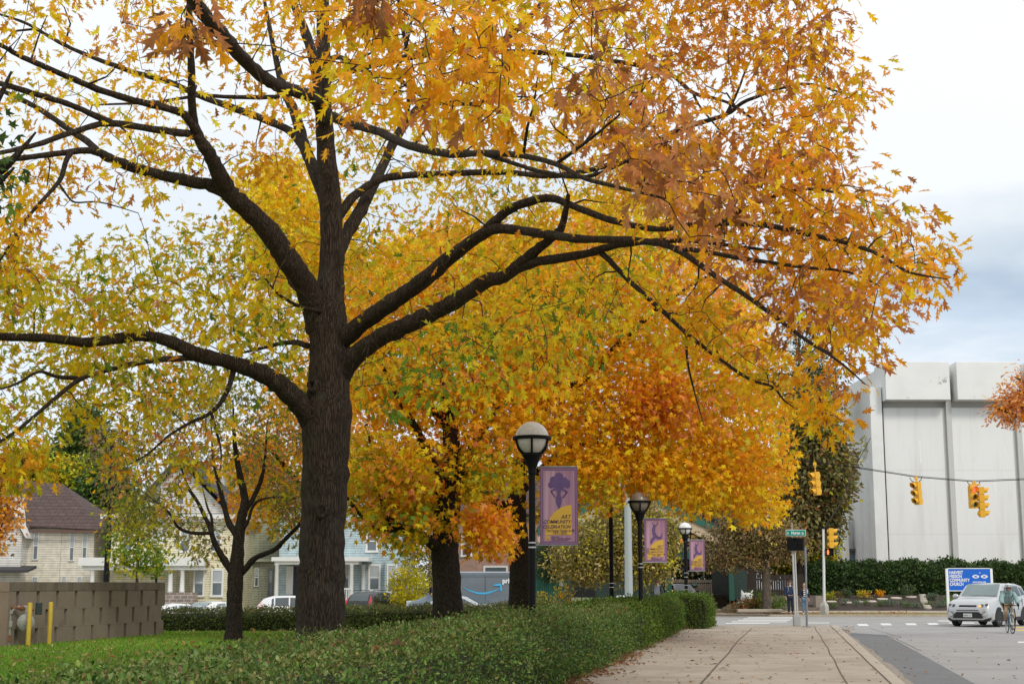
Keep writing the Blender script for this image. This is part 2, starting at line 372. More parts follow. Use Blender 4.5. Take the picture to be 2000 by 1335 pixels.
n_ = len(m.v); r0_ = (len(pys)-1)*7; a_, b_ = m.v[r0_], m.v[r0_+6]; m.poly([a_, b_, (b_[0], b_[1], -.3), (a_[0], a_[1], -.3)])
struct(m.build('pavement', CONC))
R_ = []
for y in pys:
    xa, xb = lerpx(kerbA[0], kerbA[1], y)+.004, lerpx(kerbB[0], kerbB[1], y); R_.append([(xa, y, -.25), (xa, y, .003), (xb-.05, y, .003), (xb-.015, y, -.008), (xb+.01, y, -.05), (xb+.03, y, -.25)])
struct(MB().rings(R_).build('kerb', CONC2, smooth=50))
m = MB()
def seam(pts, wd=.02, zz=.004):
    for a, b in zip(pts[:-1], pts[1:]):
        a, b = Vector(a), Vector(b); d = (b-a).normalized(); s = Vector((-d.y, d.x, 0))*wd/2
        m.poly([tuple(a-s+Vector((0, 0, zz))), tuple(b-s+Vector((0, 0, zz))), tuple(b+s+Vector((0, 0, zz))), tuple(a+s+Vector((0, 0, zz)))])
def wig(a, b, n, amp):
    a, b = Vector(a), Vector(b); s = (b-a); s = Vector((-s.y, s.x, 0)).normalized()
    return [a+(b-a)*i/n+s*(random.uniform(-amp, amp) if 0 < i < n else 0) for i in range(n+1)]
seam(wig(kerbA[0], kerbA[1], 14, .012)+[kA3], .03, .007)
jB = [G(1590, 1222), G(1612, 1258), G(1655, 1335)]; seam(wig(jB[0], jB[1], 8, .02)+wig(jB[1], jB[2], 6, .02)[1:]+[jB[2]+(jB[2]-jB[1]).normalized()*20], .03)
seam([G(a, b) for a, b in ((1469, 1226), (1443, 1249), (1430, 1264), (1424, 1274), (1402, 1297), (1371, 1332), (1340, 1380))], .04)
for yy in (24.1, 26.4, 28.3, 31.6, 35, 38.5, 42.5, 47, 52):
    xl = hedge_edge[-1].x+.21*(yy-hedge_edge[-1].y); xr = kerbA[0].x+(kerbA[1].x-kerbA[0].x)*(yy-kerbA[0].y)/(kerbA[1].y-kerbA[0].y)
    seam(wig((xl, yy+random.uniform(-.2, .2), 0), (xr, yy, 0), 8, .012), .014 if yy > 30 else .012)
struct(m.build('pavement_seams', JOINT))
# roads
m = grid_patch(xs, lambda x: (59.0, 80.4), 6, RZ-.006); struct(m.build('cross_road', ASPH))
m = MB(); m.poly([(kerbB[0].x-.5, 59.3, RZ), (90, 59.3, RZ), (90, -20, RZ), tuple(kB3+Vector((-.3, 0, RZ)))]); struct(m.build('road', ASPH))
# gutter and dark repaired strip
g = lambda a, b, zz: G(a, b, RZ)+Vector((0, 0, zz))
gl = [g(1638, 1226, .004), g(1775, 1335, .004)]; gl.append(gl[1]+(gl[1]-gl[0]).normalized()*15)
rag = wig(g(1655, 1233, .004), g(1786, 1335, .004), 26, .07); rag.append(gl[2]+Vector((.4, 0, 0)))
m = MB(); m.poly([tuple(p) for p in [gl[0]+Vector((-.35, 0, 0)), *rag, gl[2]+Vector((-.5, 0, 0))]]); struct(m.build('gutter', GUT))
pr = [g(1732, 1239.5, .002), g(1905, 1335, .002)]; pr.append(pr[1]+(pr[1]-pr[0]).normalized()*14)
m = MB(); m.poly([tuple(p-Vector((0, 0, .002))) for p in rag[1:]]+[tuple(p) for p in pr[::-1]]); struct(m.build('asphalt_patch', PATCH))
m = MB()
for a, b in (((1740, 1241), (1800, 1270)), ((1800, 1276), (1850, 1276)), ((1860, 1306), (1990, 1306)), ((1700, 1226), (1760, 1244)), ((1600, 1214), (1760, 1212)), ((1690, 1205), (1900, 1207)), ((1730, 1232), (1830, 1236))):
    seam(wig(g(*a, .0), g(*b, .0), 9, .05), .03, .005)
struct(m.build('road_cracks', mat('crack_filler', (.14, .13, .12), .9)))
# markings
m = MB()
def quadpx(x0, x1, y0, y1, sk=0): m.poly([tuple(g(x0+sk, y0, .004)), tuple(g(x1+sk, y0, .004)), tuple(g(x1, y1, .004)), tuple(g(x0, y1, .004))])
for y, xa, xb in ((1216.6, 1416, 1502), (1213.6, 1428, 1536), (1210.4, 1441, 1542), (1207.6, 1451, 1548), (1205, 1459, 1551), (1202.8, 1467, 1554), (1200.9, 1473, 1556)):
    quadpx(xa, xb, y-.75, y+.75, 2)
struct(m.build('crosswalk_stripes', PAINT))
m = MB()
for xa, y in ((1674, 1217.6), (1719, 1216.4), (1768, 1216.2), (1811, 1215.8)): quadpx(xa+4, xa+24, y, y+4, -5)
quadpx(1575, 1620, 1215, 1216.4); quadpx(1835, 1858, 1211, 1212.6, -6); quadpx(1855, 1905, 1215, 1217, -4); quadpx(1988, 2060, 1252, 1254.5)
struct(m.build('road_markings', PAINT))
m = MB(); quadpx(1985, 2050, 1223.5, 1226, -6); quadpx(1987, 2050, 1228.5, 1231, -6); struct(m.build('centre_lines', YPAINT))
# far side: kerb, verge, pavement
xs2 = list(range(-60, 81, 4))
struct(grid_patch(xs2, lambda x: (80.4, 80.75), 1, .01).build('far_kerb', CONC2))
def step_face(y, z0, z1, name, mm):
    q = MB()
    for x0, x1 in zip(xs2[:-1], xs2[1:]):
        q.poly([(x0, y, z0+hgt(x0, y)), (x1, y, z0+hgt(x1, y)), (x1, y, z1+hgt(x1, y)), (x0, y, z1+hgt(x0, y))])
    return struct(q.build(name, mm))
step_face(80.4, -.3, .01, 'far_kerb_face', CONC2)
VERGE = mat('verge_grass', (.14, .16, .03), .95, .3, 3, .8, 60, col2=(.24, .2, .06), dirt_or_shade=((.3, .16, .07), 1.2, .5, .7))
struct(grid_patch(xs2, lambda x: (80.75, 86), 2, .0, .015).build('verge', VERGE))
struct(grid_patch(xs2, lambda x: (86, 93), 2, .012).build('far_pavement', CONC2))
struct(grid_patch([-60, -40, -20, -8, 0, 4, 8, 11, 13], lambda x: (93, 125), 4, .006, .0).build('yards', mat('yard_grass', (.1, .13, .03), .95, .3, 2, .8, 40)))
# driveway of the dark green house
m = MB(); m.poly([(10.6, 80.3, .018), (14.2, 80.3, .018), (15.2, 112, .03), (9.5, 112, .03)]); struct(m.build('driveway', mat('driveway_concrete', (.30, .255, .21), .92, .12, 1, .3, 50)))
# planting bed with dark mulch, sloping up to the yew hedge
MUL = mat('mulch', (.028, .02, .016), .98, .4, 12, 1, 30, col2=(.075, .052, .04), dirt_or_shade=((.2, .12, .07), 7, .62, .72))
m = MB(); nx = 60
bx0, bx1 = 20.2, 48
def bedz(y): return .03+.92*S((y-92.6)/8.6)**.9
for i in range(nx+1):
    for j in range(9):
        y = 92.6+8.6*j/8; x = bx0+(bx1-bx0)*i/nx; m.v.append((x, y, bedz(y)+random.uniform(-.03, .03)))
for i in range(nx):
    for j in range(8): m.f.append((i*9+j, (i+1)*9+j, (i+1)*9+j+1, i*9+j+1)); m.m.append(0)
struct(m.build('planting_bed', MUL))
struct(MB().bx(13, 90, 101.2, 165, -.3, .93).build('terrace_ground', SOIL))
# lawn behind the near hedge
lx = [-60, -40, -30, -24, -18, -14, -11, -8, -6, -4, -2, 0, 2, 4, 6]
struct(grid_patch(lx, lambda x: (4, 52), 24, -.03, .012).build('lawn', LAWN))
struct(grid_patch(lx, lambda x: (52, 59), 6, -.03, .012).build('lawn', LAWN))
m = MB(); m.poly([tuple(G(505, 1219, .012)), tuple(G(578, 1218, .012)), tuple(G(600, 1215.5, .012)), tuple(G(545, 1215.8, .012))]); m.poly([tuple(G(664, 1221, .012)), tuple(G(735, 1219, .012)), tuple(G(720, 1217.5, .012)), tuple(G(664, 1218, .012))])
struct(m.build('path', mat('pale_path', (.62, .60, .56), .9, .06, 3)))
# grass blades over the visible lawn
nb = 75000
q = np.zeros((0, 2))
while len(q) < nb:
    c = np.column_stack([rng.uniform(0, 640, 20000), 1142+4480/rng.uniform(12, 54, 20000)]); c = c[(c[:, 1] > 1222) & (c[:, 1] < 1330)]; q = np.vstack([q, c])
q = q[:nb]; bp = np.array([tuple(G(a, b)) for a, b in q]); bp[:, 2] = -.03+np.array([hgt(a, b) for a, b in bp[:, :2]])
keep = rng.random(nb) < .93; bp = bp[keep]; nb = len(bp)
leaf_mesh('grass', bp, np.column_stack([rng.normal(0, .35, nb), rng.normal(0, .35, nb), np.ones(nb)]), np.column_stack([rng.normal(0, .3, nb), -np.ones(nb), rng.normal(0, .3, nb)]), np.clip(rng.normal(.075, .02, nb), .03, .13), pick([((.19, .36, .035), 5), ((.27, .43, .05), 4), ((.12, .25, .025), 3), ((.42, .36, .1), .8)], nb, .15), T_NEEDLE, LEAFD)['kind'] = 'stuff'
# ---------------------------------------------------------------- fallen leaves
def scatter(name, pts, size, pal, up=.35, tm=T_MAPLE):
    n = len(pts); t = rng.normal(0, 1, (n, 3)); t[:, 2] *= .25
    nn = np.column_stack([rng.normal(0, up, n), rng.normal(0, up, n), np.ones(n)])
    o = leaf_mesh(name, pts+np.array([0, 0, .02]), t, nn, np.clip(rng.normal(size, size*.25, n), size*.4, size*1.6), pick(pal, n, .2), tm, LEAFM); o['kind'] = 'stuff'; return o
PF = [((.22, .12, .06), 5), ((.32, .19, .1), 4), ((.40, .22, .1), 3), ((.12, .07, .045), 4), ((.5, .24, .07), 1)]
pts = []
for i in range(430):
    y = 22+35*rng.random()**1.5; t = rng.random(); x = (hedge_edge[-1].x+.205*(y-hedge_edge[-1].y)); x2 = kerbA[1].x+(kerbA[0].x-kerbA[1].x)*(y-kerbA[1].y)/(kerbA[0].y-kerbA[1].y)
    pts.append((x+(x2-x+.25)*t**1.25, y, .0))
scatter('fallen_leaves', np.array(pts), .085, PF, .25, T_OAK)
pts = []
for i in range(4200):
    y = 20+38*rng.random()**1.2; x = np.interp(y, [p.y for p in hedge_edge[::-1]], [p.x for p in hedge_edge[::-1]]); 
    if y < hedge_edge[-1].y: x = hedge_edge[-1].x+.205*(y-hedge_edge[-1].y)
    pts.append((x+abs(rng.normal(0, .3))*(1+.4*math.sin(y*1.7))-.28, y, rng.uniform(0, .04)))
scatter('leaf_drift', np.array(pts), .09, [((.26, .12, .06), 5), ((.36, .2, .11), 4), ((.2, .08, .04), 4), ((.45, .26, .12), 2)], .7, T_OAK)
pts = [tuple(g(a, b, .01)) for a, b in np.column_stack([np.concatenate([rng.normal(1652, 9, 120), rng.uniform(1700, 1990, 50), rng.uniform(1640, 1780, 60)]), np.concatenate([rng.normal(1230, 4, 120), rng.uniform(1240, 1330, 50), rng.uniform(1226, 1335, 60)])])]
pts = [p for p in pts if p[0] > kerbB[1].x+(kerbB[0].x-kerbB[1].x)*(p[1]-kerbB[1].y)/(kerbB[0].y-kerbB[1].y)+.05]
scatter('road_leaves', np.array(pts), .08, PF, .4, T_OAK)
pts = []
for i in range(620):
    p = G(rng.uniform(0, 600), 1142+4480/rng.uniform(20, 53)); pts.append((p.x, p.y, .03+hgt(p.x, p.y)))
scatter('lawn_leaves', np.array(pts), .13, [((.5, .3, .12), 4), ((.45, .2, .08), 3), ((.6, .42, .25), 2)], .5, T_OAK)
pts = [(rng.uniform(11, 24), rng.uniform(80.8, 87), .03) for i in range(500)]
scatter('verge_leaves', np.array(pts), .14, [((.5, .25, .08), 4), ((.4, .16, .06), 3), ((.55, .35, .15), 2)], .5, T_OAK)
# ================================================================ HEDGES
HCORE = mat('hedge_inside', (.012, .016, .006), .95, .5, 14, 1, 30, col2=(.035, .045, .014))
def hedge(name, label, st, n, size, pal, rnd=.16, jit=.07, tm=None, group=None, top_pal=None, cat='hedge', wav=.05, gaps=.45):
    """st: stations (xl,yl,xr,yr,hl,hr,z0) along the hedge"""
    st = np.array(st, float); base = (float(st[0, 0]+st[0, 2])/2, float(st[0, 1]+st[0, 3])/2, float(st[0, 6]))
    root = thing(name, label, cat, base, group=group)
    W_ = np.mean(np.hypot(st[:, 0]-st[:, 2], st[:, 1]-st[:, 3])); k_ = .16/W_
    U = [(0, 0), (-.4*k_, .35), (-.5*k_, .7), (.1*k_, .93), (1.1*k_, 1), (.5, 1.02), (1-1.1*k_, 1.01), (1-.1*k_, .94), (1+.5*k_, .7), (1+.4*k_, .35), (1, 0)]
    R = []; C = []
    for q in st:
        r = []; c = []
        for u, v in U:
            h = q[4]+(q[5]-q[4])*min(max(u, 0), 1); p = np.array([q[0]+(q[2]-q[0])*u, q[1]+(q[3]-q[1])*u, q[6]+h*v]); r.append(p)
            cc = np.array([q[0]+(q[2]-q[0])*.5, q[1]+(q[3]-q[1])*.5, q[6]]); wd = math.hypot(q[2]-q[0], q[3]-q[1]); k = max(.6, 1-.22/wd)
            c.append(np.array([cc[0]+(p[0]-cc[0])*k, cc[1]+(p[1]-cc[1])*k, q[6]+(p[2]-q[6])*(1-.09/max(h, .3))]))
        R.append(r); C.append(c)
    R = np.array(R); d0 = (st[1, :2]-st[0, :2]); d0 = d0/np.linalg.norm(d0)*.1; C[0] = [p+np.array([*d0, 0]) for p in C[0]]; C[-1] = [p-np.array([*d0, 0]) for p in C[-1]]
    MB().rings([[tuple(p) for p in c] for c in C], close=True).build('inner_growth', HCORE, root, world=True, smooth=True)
    # sample the outer skin
    P0, P1, P2, P3 = R[:-1, :-1], R[1:, :-1], R[1:, 1:], R[:-1, 1:]
    quads = [np.stack([a.reshape(-1, 3) for a in (P0, P1, P2, P3)], 1)]
    for e in (R[0], R[-1]):                                        # the two ends
        k = len(U); half = k//2
        quads.append(np.array([[e[i], e[i+1], e[k-2-i], e[k-1-i]] for i in range(half)]))
    Q = np.concatenate(quads); A = np.linalg.norm(np.cross(Q[:, 2]-Q[:, 0], Q[:, 3]-Q[:, 1]), axis=1)/2; k = rng.choice(len(Q), n, p=A/A.sum())
    a, b = rng.random((2, n, 1)); q = Q[k]; p = (q[:, 0]*(1-a)+q[:, 1]*a)*(1-b)+(q[:, 3]*(1-a)+q[:, 2]*a)*b
    nn = nrm(np.cross(q[:, 1]-q[:, 0], q[:, 3]-q[:, 0])); cen = st[:, :2].mean(0); 
    mid = np.array([[(s[0]+s[2])/2, (s[1]+s[3])/2, s[6]+.3*(s[4]+s[5])/2] for s in st]); cen = mid[np.argmin(((p[:, None, :2]-mid[None, :, :2])**2).sum(2), axis=1)] if len(st) < 80 else mid.mean(0)
    nn *= np.sign(np.sum(nn*(p-cen), axis=1, keepdims=True)); nn[nn[:, 2] < -.3] *= -1
    lump = np.sin(p[:, 0]*2.1+p[:, 2]*1.7)+np.sin(p[:, 1]*1.63+p[:, 0]*.9)+np.sin(p[:, 2]*3.1+p[:, 1]*2.3)
    fine = np.sin(p[:, 0]*9+3*np.sin(p[:, 2]*5+p[:, 1]*3))+np.sin(p[:, 1]*8+2.5*np.sin(p[:, 0]*6))+np.sin(p[:, 2]*11+p[:, 0]*4)
    k = ~((fine < -.9) & (rng.random(n) < gaps)); p, nn, q, lump = p[k], nn[k], q[k], lump[k]; n = len(p); fine = fine[k]
    p = p+nn*(rng.normal(-.02, jit, n)+wav*lump*.4+jit*.35*fine)[:, None]; p[:, 2] = np.maximum(p[:, 2], st[:, 6].min()+.01)
    tip = nn*.5+rng.normal(0, .7, (n, 3))+np.array([0, 0, .35]); nor = nn+rng.normal(0, .45, (n, 3))+np.array([0, 0, .3])
    col = pick(pal, n, .16)
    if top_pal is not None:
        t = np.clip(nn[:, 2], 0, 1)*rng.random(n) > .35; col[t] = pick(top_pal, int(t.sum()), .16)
    patchy = 1+.14*np.sin(p[:, 0]*1.3+2*np.sin(p[:, 1]*.8))*np.sin(p[:, 1]*1.1+p[:, 2]*2); col *= patchy[:, None]
    leaf_mesh('foliage', p, tip, nor, np.clip(rng.normal(size, size*.22, n), size*.4, size*1.7), np.clip(col, .004, .9), tm or T_LEAF, LEAFD, root, origin=base)
    return root
ys = np.linspace(7, 35.6, 20)
def h1(y):
    xr = float(np.interp(y, [7, 23.2, 31.4, 35.6], [-2.4, .98, 2.52, 3.2]))-.3; xl = float(np.interp(y, [7, 13.3, 19.4, 25, 31, 35.6], [-5.4, -4.75, -3.9, -3.0, -1.75, .3]))-.1
    return (xl, y+.3, xr, y, float(np.interp(y, [7, 13.3, 19.4, 25, 31, 36], [.52, .56, .60, .57, .70, .90])), float(np.interp(y, [7, 18, 23, 30, 36], [.86, .95, 1.08, 1.0, .98])), 0)
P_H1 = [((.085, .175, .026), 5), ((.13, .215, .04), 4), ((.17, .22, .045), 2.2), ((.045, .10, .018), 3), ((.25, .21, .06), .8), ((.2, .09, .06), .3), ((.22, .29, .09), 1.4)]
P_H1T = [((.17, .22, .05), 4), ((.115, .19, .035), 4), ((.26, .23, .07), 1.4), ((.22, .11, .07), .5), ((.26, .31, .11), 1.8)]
NH = 'clipped hedges along the pavement'
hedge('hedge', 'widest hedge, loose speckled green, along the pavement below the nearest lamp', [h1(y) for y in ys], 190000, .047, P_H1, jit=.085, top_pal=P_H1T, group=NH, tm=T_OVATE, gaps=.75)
P_H2 = [((.10, .175, .018), 5), ((.14, .22, .024), 4), ((.05, .09, .012), 3), ((.2, .24, .035), 1)]
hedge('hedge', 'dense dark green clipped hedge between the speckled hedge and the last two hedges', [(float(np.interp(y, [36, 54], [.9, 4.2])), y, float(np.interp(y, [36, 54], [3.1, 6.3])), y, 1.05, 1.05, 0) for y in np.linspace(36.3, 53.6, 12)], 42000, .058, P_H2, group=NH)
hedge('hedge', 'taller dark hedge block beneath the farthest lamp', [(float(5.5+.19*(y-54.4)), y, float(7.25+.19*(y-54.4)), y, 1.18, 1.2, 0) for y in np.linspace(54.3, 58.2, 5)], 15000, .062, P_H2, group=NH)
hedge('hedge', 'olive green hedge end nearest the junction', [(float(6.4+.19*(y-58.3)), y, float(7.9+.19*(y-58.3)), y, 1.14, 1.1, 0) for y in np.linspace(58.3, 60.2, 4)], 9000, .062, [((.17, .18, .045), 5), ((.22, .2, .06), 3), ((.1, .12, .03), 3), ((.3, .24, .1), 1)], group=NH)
P_H5 = [((.105, .15, .028), 5), ((.15, .19, .04), 4), ((.06, .09, .018), 3), ((.24, .21, .07), 1.4)]
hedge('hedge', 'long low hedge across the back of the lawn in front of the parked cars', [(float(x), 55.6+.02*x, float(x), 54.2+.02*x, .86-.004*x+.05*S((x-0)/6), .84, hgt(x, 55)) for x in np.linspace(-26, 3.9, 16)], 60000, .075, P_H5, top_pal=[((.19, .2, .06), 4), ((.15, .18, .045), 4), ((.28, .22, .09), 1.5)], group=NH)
# tall yew hedge before the white building
yst = [(x, 103.4, x, 101.5, 2.1+.12*math.sin(x*1.9)+.1*math.sin(x*.7), 2.05+.1*math.sin(x*2.3), .9) for x in np.linspace(20.6, 50, 60)]
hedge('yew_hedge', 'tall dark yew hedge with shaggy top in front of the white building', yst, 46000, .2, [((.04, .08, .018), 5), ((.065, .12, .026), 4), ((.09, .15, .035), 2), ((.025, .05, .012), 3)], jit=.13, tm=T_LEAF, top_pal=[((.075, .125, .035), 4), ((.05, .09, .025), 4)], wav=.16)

# leaves caught on top of the near hedge
pts = []
while len(pts) < 190:
    y = float(rng.uniform(15, 34)); q_ = h1(y); u = rng.beta(1.2, 1.6) if len(pts) > 70 else rng.uniform(.0, .35); yy = y if len(pts) > 70 else float(rng.uniform(22, 27)); q_ = h1(yy)
    pts.append((q_[0]+(q_[2]-q_[0])*u, yy, q_[4]+(q_[5]-q_[4])*u+.07))
scatter('hedge_top_leaves', np.array(pts), .15, [((.42, .16, .06), 5), ((.5, .24, .09), 4), ((.3, .11, .05), 3), ((.55, .34, .16), 1)], .8, T_OAK)
# ================================================================ TREES
OAKBARK = barkmat('oak_bark', (.016, .012, .009), (.082, .060, .044), 17, 1.3, 1., (.088, .084, .066))
DARKBARK = barkmat('dark_bark', (.012, .009, .007), (.06, .045, .035), 14, 3)
GREYBARK = barkmat('grey_bark', (.05, .04, .03), (.17, .14, .11), 12, 3, lichen=(.36, .17, .03))
def sample_px(n, poly, Y, holes=()):
    """n points of a crown volume seen inside an outline, between two depths"""
    out = np.zeros((0, 3)); px = np.array(poly, float); lo, hi = px.min(0), px.max(0)
    while len(out) < n:
        q = rng.uniform(lo, hi, (4*n+50, 2)); q = q[inpoly(q, poly)]
        for cx, cy_, rx, ry in holes: q = q[((q[:, 0]-cx)/rx)**2+((q[:, 1]-cy_)/ry)**2 > rng.uniform(.7, 1.1)]
        if callable(Y): d = np.array([Y(a, b) for a, b in q])
        else: d = rng.uniform(Y[0], Y[1], len(q))
        out = np.vstack([out, [tuple(P(a, b, c)) for (a, b), c in zip(q, d)]])
    return out[:n]
def sample_blobs(n, blobs):
    """points in a union of ellipsoids (cx,cy,cz,rx,ry,rz), denser towards the outside"""
    w = np.array([b[3]*b[4]*b[5] for b in blobs])**.75; w /= w.sum(); k = rng.choice(len(blobs), n, p=w)
    d = nrm(rng.normal(0, 1, (n, 3)))*(rng.uniform(.15, 1, (n, 1))**.45)*rng.uniform(.9, 1.08, (n, 1))
    b = np.array(blobs)[k]; return b[:, :3]+d*b[:, 3:6]
def grow_twigs(mb, skel, targets, tip=.004, grow=.0075, sides=4, wob=.13, rmax=.05):
    """join every target to the nearest point of what has grown so far"""
    K = len(skel); cap = K+len(targets)*6; A = np.zeros((cap, 4)); A[:K] = skel
    d0 = np.array([np.min(np.sum((A[:K, :3]-t)**2, axis=1)) for t in targets])
    for i in np.argsort(d0):
        t = targets[i]; dd = np.sum((A[:K, :3]-t)**2, axis=1); j = int(np.argmin(dd)); a = A[j, :3].copy(); L = math.sqrt(dd[j])
        if L < .04: continue
        ns = 3 if L < 1.2 else 5
        r0 = min(A[j, 3]*.75, rmax, tip+grow*L); pts = []; rad = []
        off = rng.normal(0, wob*L, 3)*.6; off[2] += .07*L
        for s in range(ns+1):
            u = s/ns; b = 4*u*(1-u)
            p = a+(t-a)*u+off*b+(rng.normal(0, .035*L, 3) if 0 < s < ns else 0)
            pts.append(p); rad.append(r0*(1-u)+tip*u)
        mb.tube(pts, rad, sides, cap=False)
        for s in range(1, ns+1): A[K, :3] = pts[s]; A[K, 3] = max(rad[s], tip); K += 1
def limb_tube(mb, rows, sides, rough=.05, k=5):
    rows = smooth_line(rows, k); pts = []; rad = []
    for i, r in enumerate(rows):
        j = rng.normal(0, r[3]*rough*.9, 3) if 0 < i < len(rows)-1 else 0
        pts.append(r[:3]+j); rad.append(r[3]*(1+rng.normal(0, rough)))
    mb.tube(pts, rad, sides); return [(*p, q) for p, q in zip(pts, rad)]
def leaves_at(clusters, per, spread, size, pal, droop=.45, flat=.75, jit=.12, tone=.12):
    n = len(clusters)*per; c = np.repeat(clusters, per, axis=0)
    off = np.clip(rng.normal(0, 1, (n, 3)), -1.55, 1.55)*spread*np.array([1, 1, flat]); p = c+off
    tip = nrm(off+rng.normal(0, spread*.8, (n, 3)))+np.array([0, 0, -droop])+rng.normal(0, .25, (n, 3))
    nor = rng.normal(0, .75, (n, 3))+np.array([0, -.25, .8])
    sz = size*np.clip(rng.normal(1, .22, n), .5, 1.5)
    ct = np.repeat(1+rng.normal(0, tone, (len(clusters), 1)), per, axis=0)
    own = np.repeat(pick(pal, len(clusters), .06), per, axis=0); mixd = pick(pal, n, jit); k = rng.random((n, 1)) < .68
    return [p, tip, nor, sz, np.clip(np.where(k, own*(1+rng.normal(0, jit*.8, (n, 1))), mixd)*ct, .003, .95)]
def bare(limbs, rmin=.018, reach=6.5, k=1.):
    """stout limbs carry few leaves: thin those that hang in front of a limb"""
    def f(L):
        pos = L[0]; keep = np.ones(len(pos), bool); w0 = pos[:, 1]*cp_+(pos[:, 2]-CAMZ)*sp_
        q = np.column_stack([1000+FPX*pos[:, 0]/w0, 667.5-FPX*((pos[:, 2]-CAMZ)*cp_-pos[:, 1]*sp_)/w0]); dep = pos[:, 1]
        for l in limbs:
            for x, y, z_, r in smooth_line(l, 6):
                if r < rmin or z_ < 2: continue
                w_ = y*cp_+(z_-CAMZ)*sp_; cx, cy_ = 1000+FPX*x/w_, 667.5-FPX*((z_-CAMZ)*cp_-y*sp_)/w_
                near = (np.hypot(q[:, 0]-cx, q[:, 1]-cy_) < r*FPX/w_*1.3+6) & (dep < y+.2) & (dep > y-reach)
                keep &= ~(near & (rng.random(len(pos)) < k*(.62 if r > .1 else .5 if r > .04 else .55)))
        return [v[keep] for v in L]
    return f
def cat_leaves(ls): return [np.concatenate([l[i] for l in ls]) for i in range(5)]
def make_tree(name, label, cat, base, limbs, parts, bark, leafm, tmpl, group=None, sides=10, trunk_sides=20, twig=(.004, .0075), rough=.05, wob=.13, clear=None):
    """limbs: rows (x,y,z,r) - the first is the trunk; parts: (clusters, per, spread, size, palette)"""
    root = thing(name, label, cat, base, group=group); b = np.array(base)
    tm = MB(); skel = limb_tube(tm, limbs[0], trunk_sides, rough*.5); sk = [q for q in skel if q[2] > b[2]+1.6]
    lm = MB()
    for l in limbs[1:]: sk += limb_tube(lm, l, sides, rough)
    cl = np.vstack([q[0] for q in parts]); tw = MB(); grow_twigs(tw, np.array(sk), cl, twig[0], twig[1], wob=wob)
    tm.build('trunk', bark, root, smooth=60, world=True, fixn=False)
    if lm.v: lm.build('limbs', bark, root, smooth=60, world=True, fixn=False)
    tw.build('twigs', bark, root, smooth=80, world=True, fixn=False)
    L = cat_leaves([leaves_at(*q[:5], **(q[5] if len(q) > 5 else {})) for q in parts])
    if clear: L = clear(L)
    leaf_mesh('crown', *L, tmpl, leafm, root, origin=base)
    return root
def px_limb(rows): return [(*P(a, b, c), r) for a, b, c, r in rows]
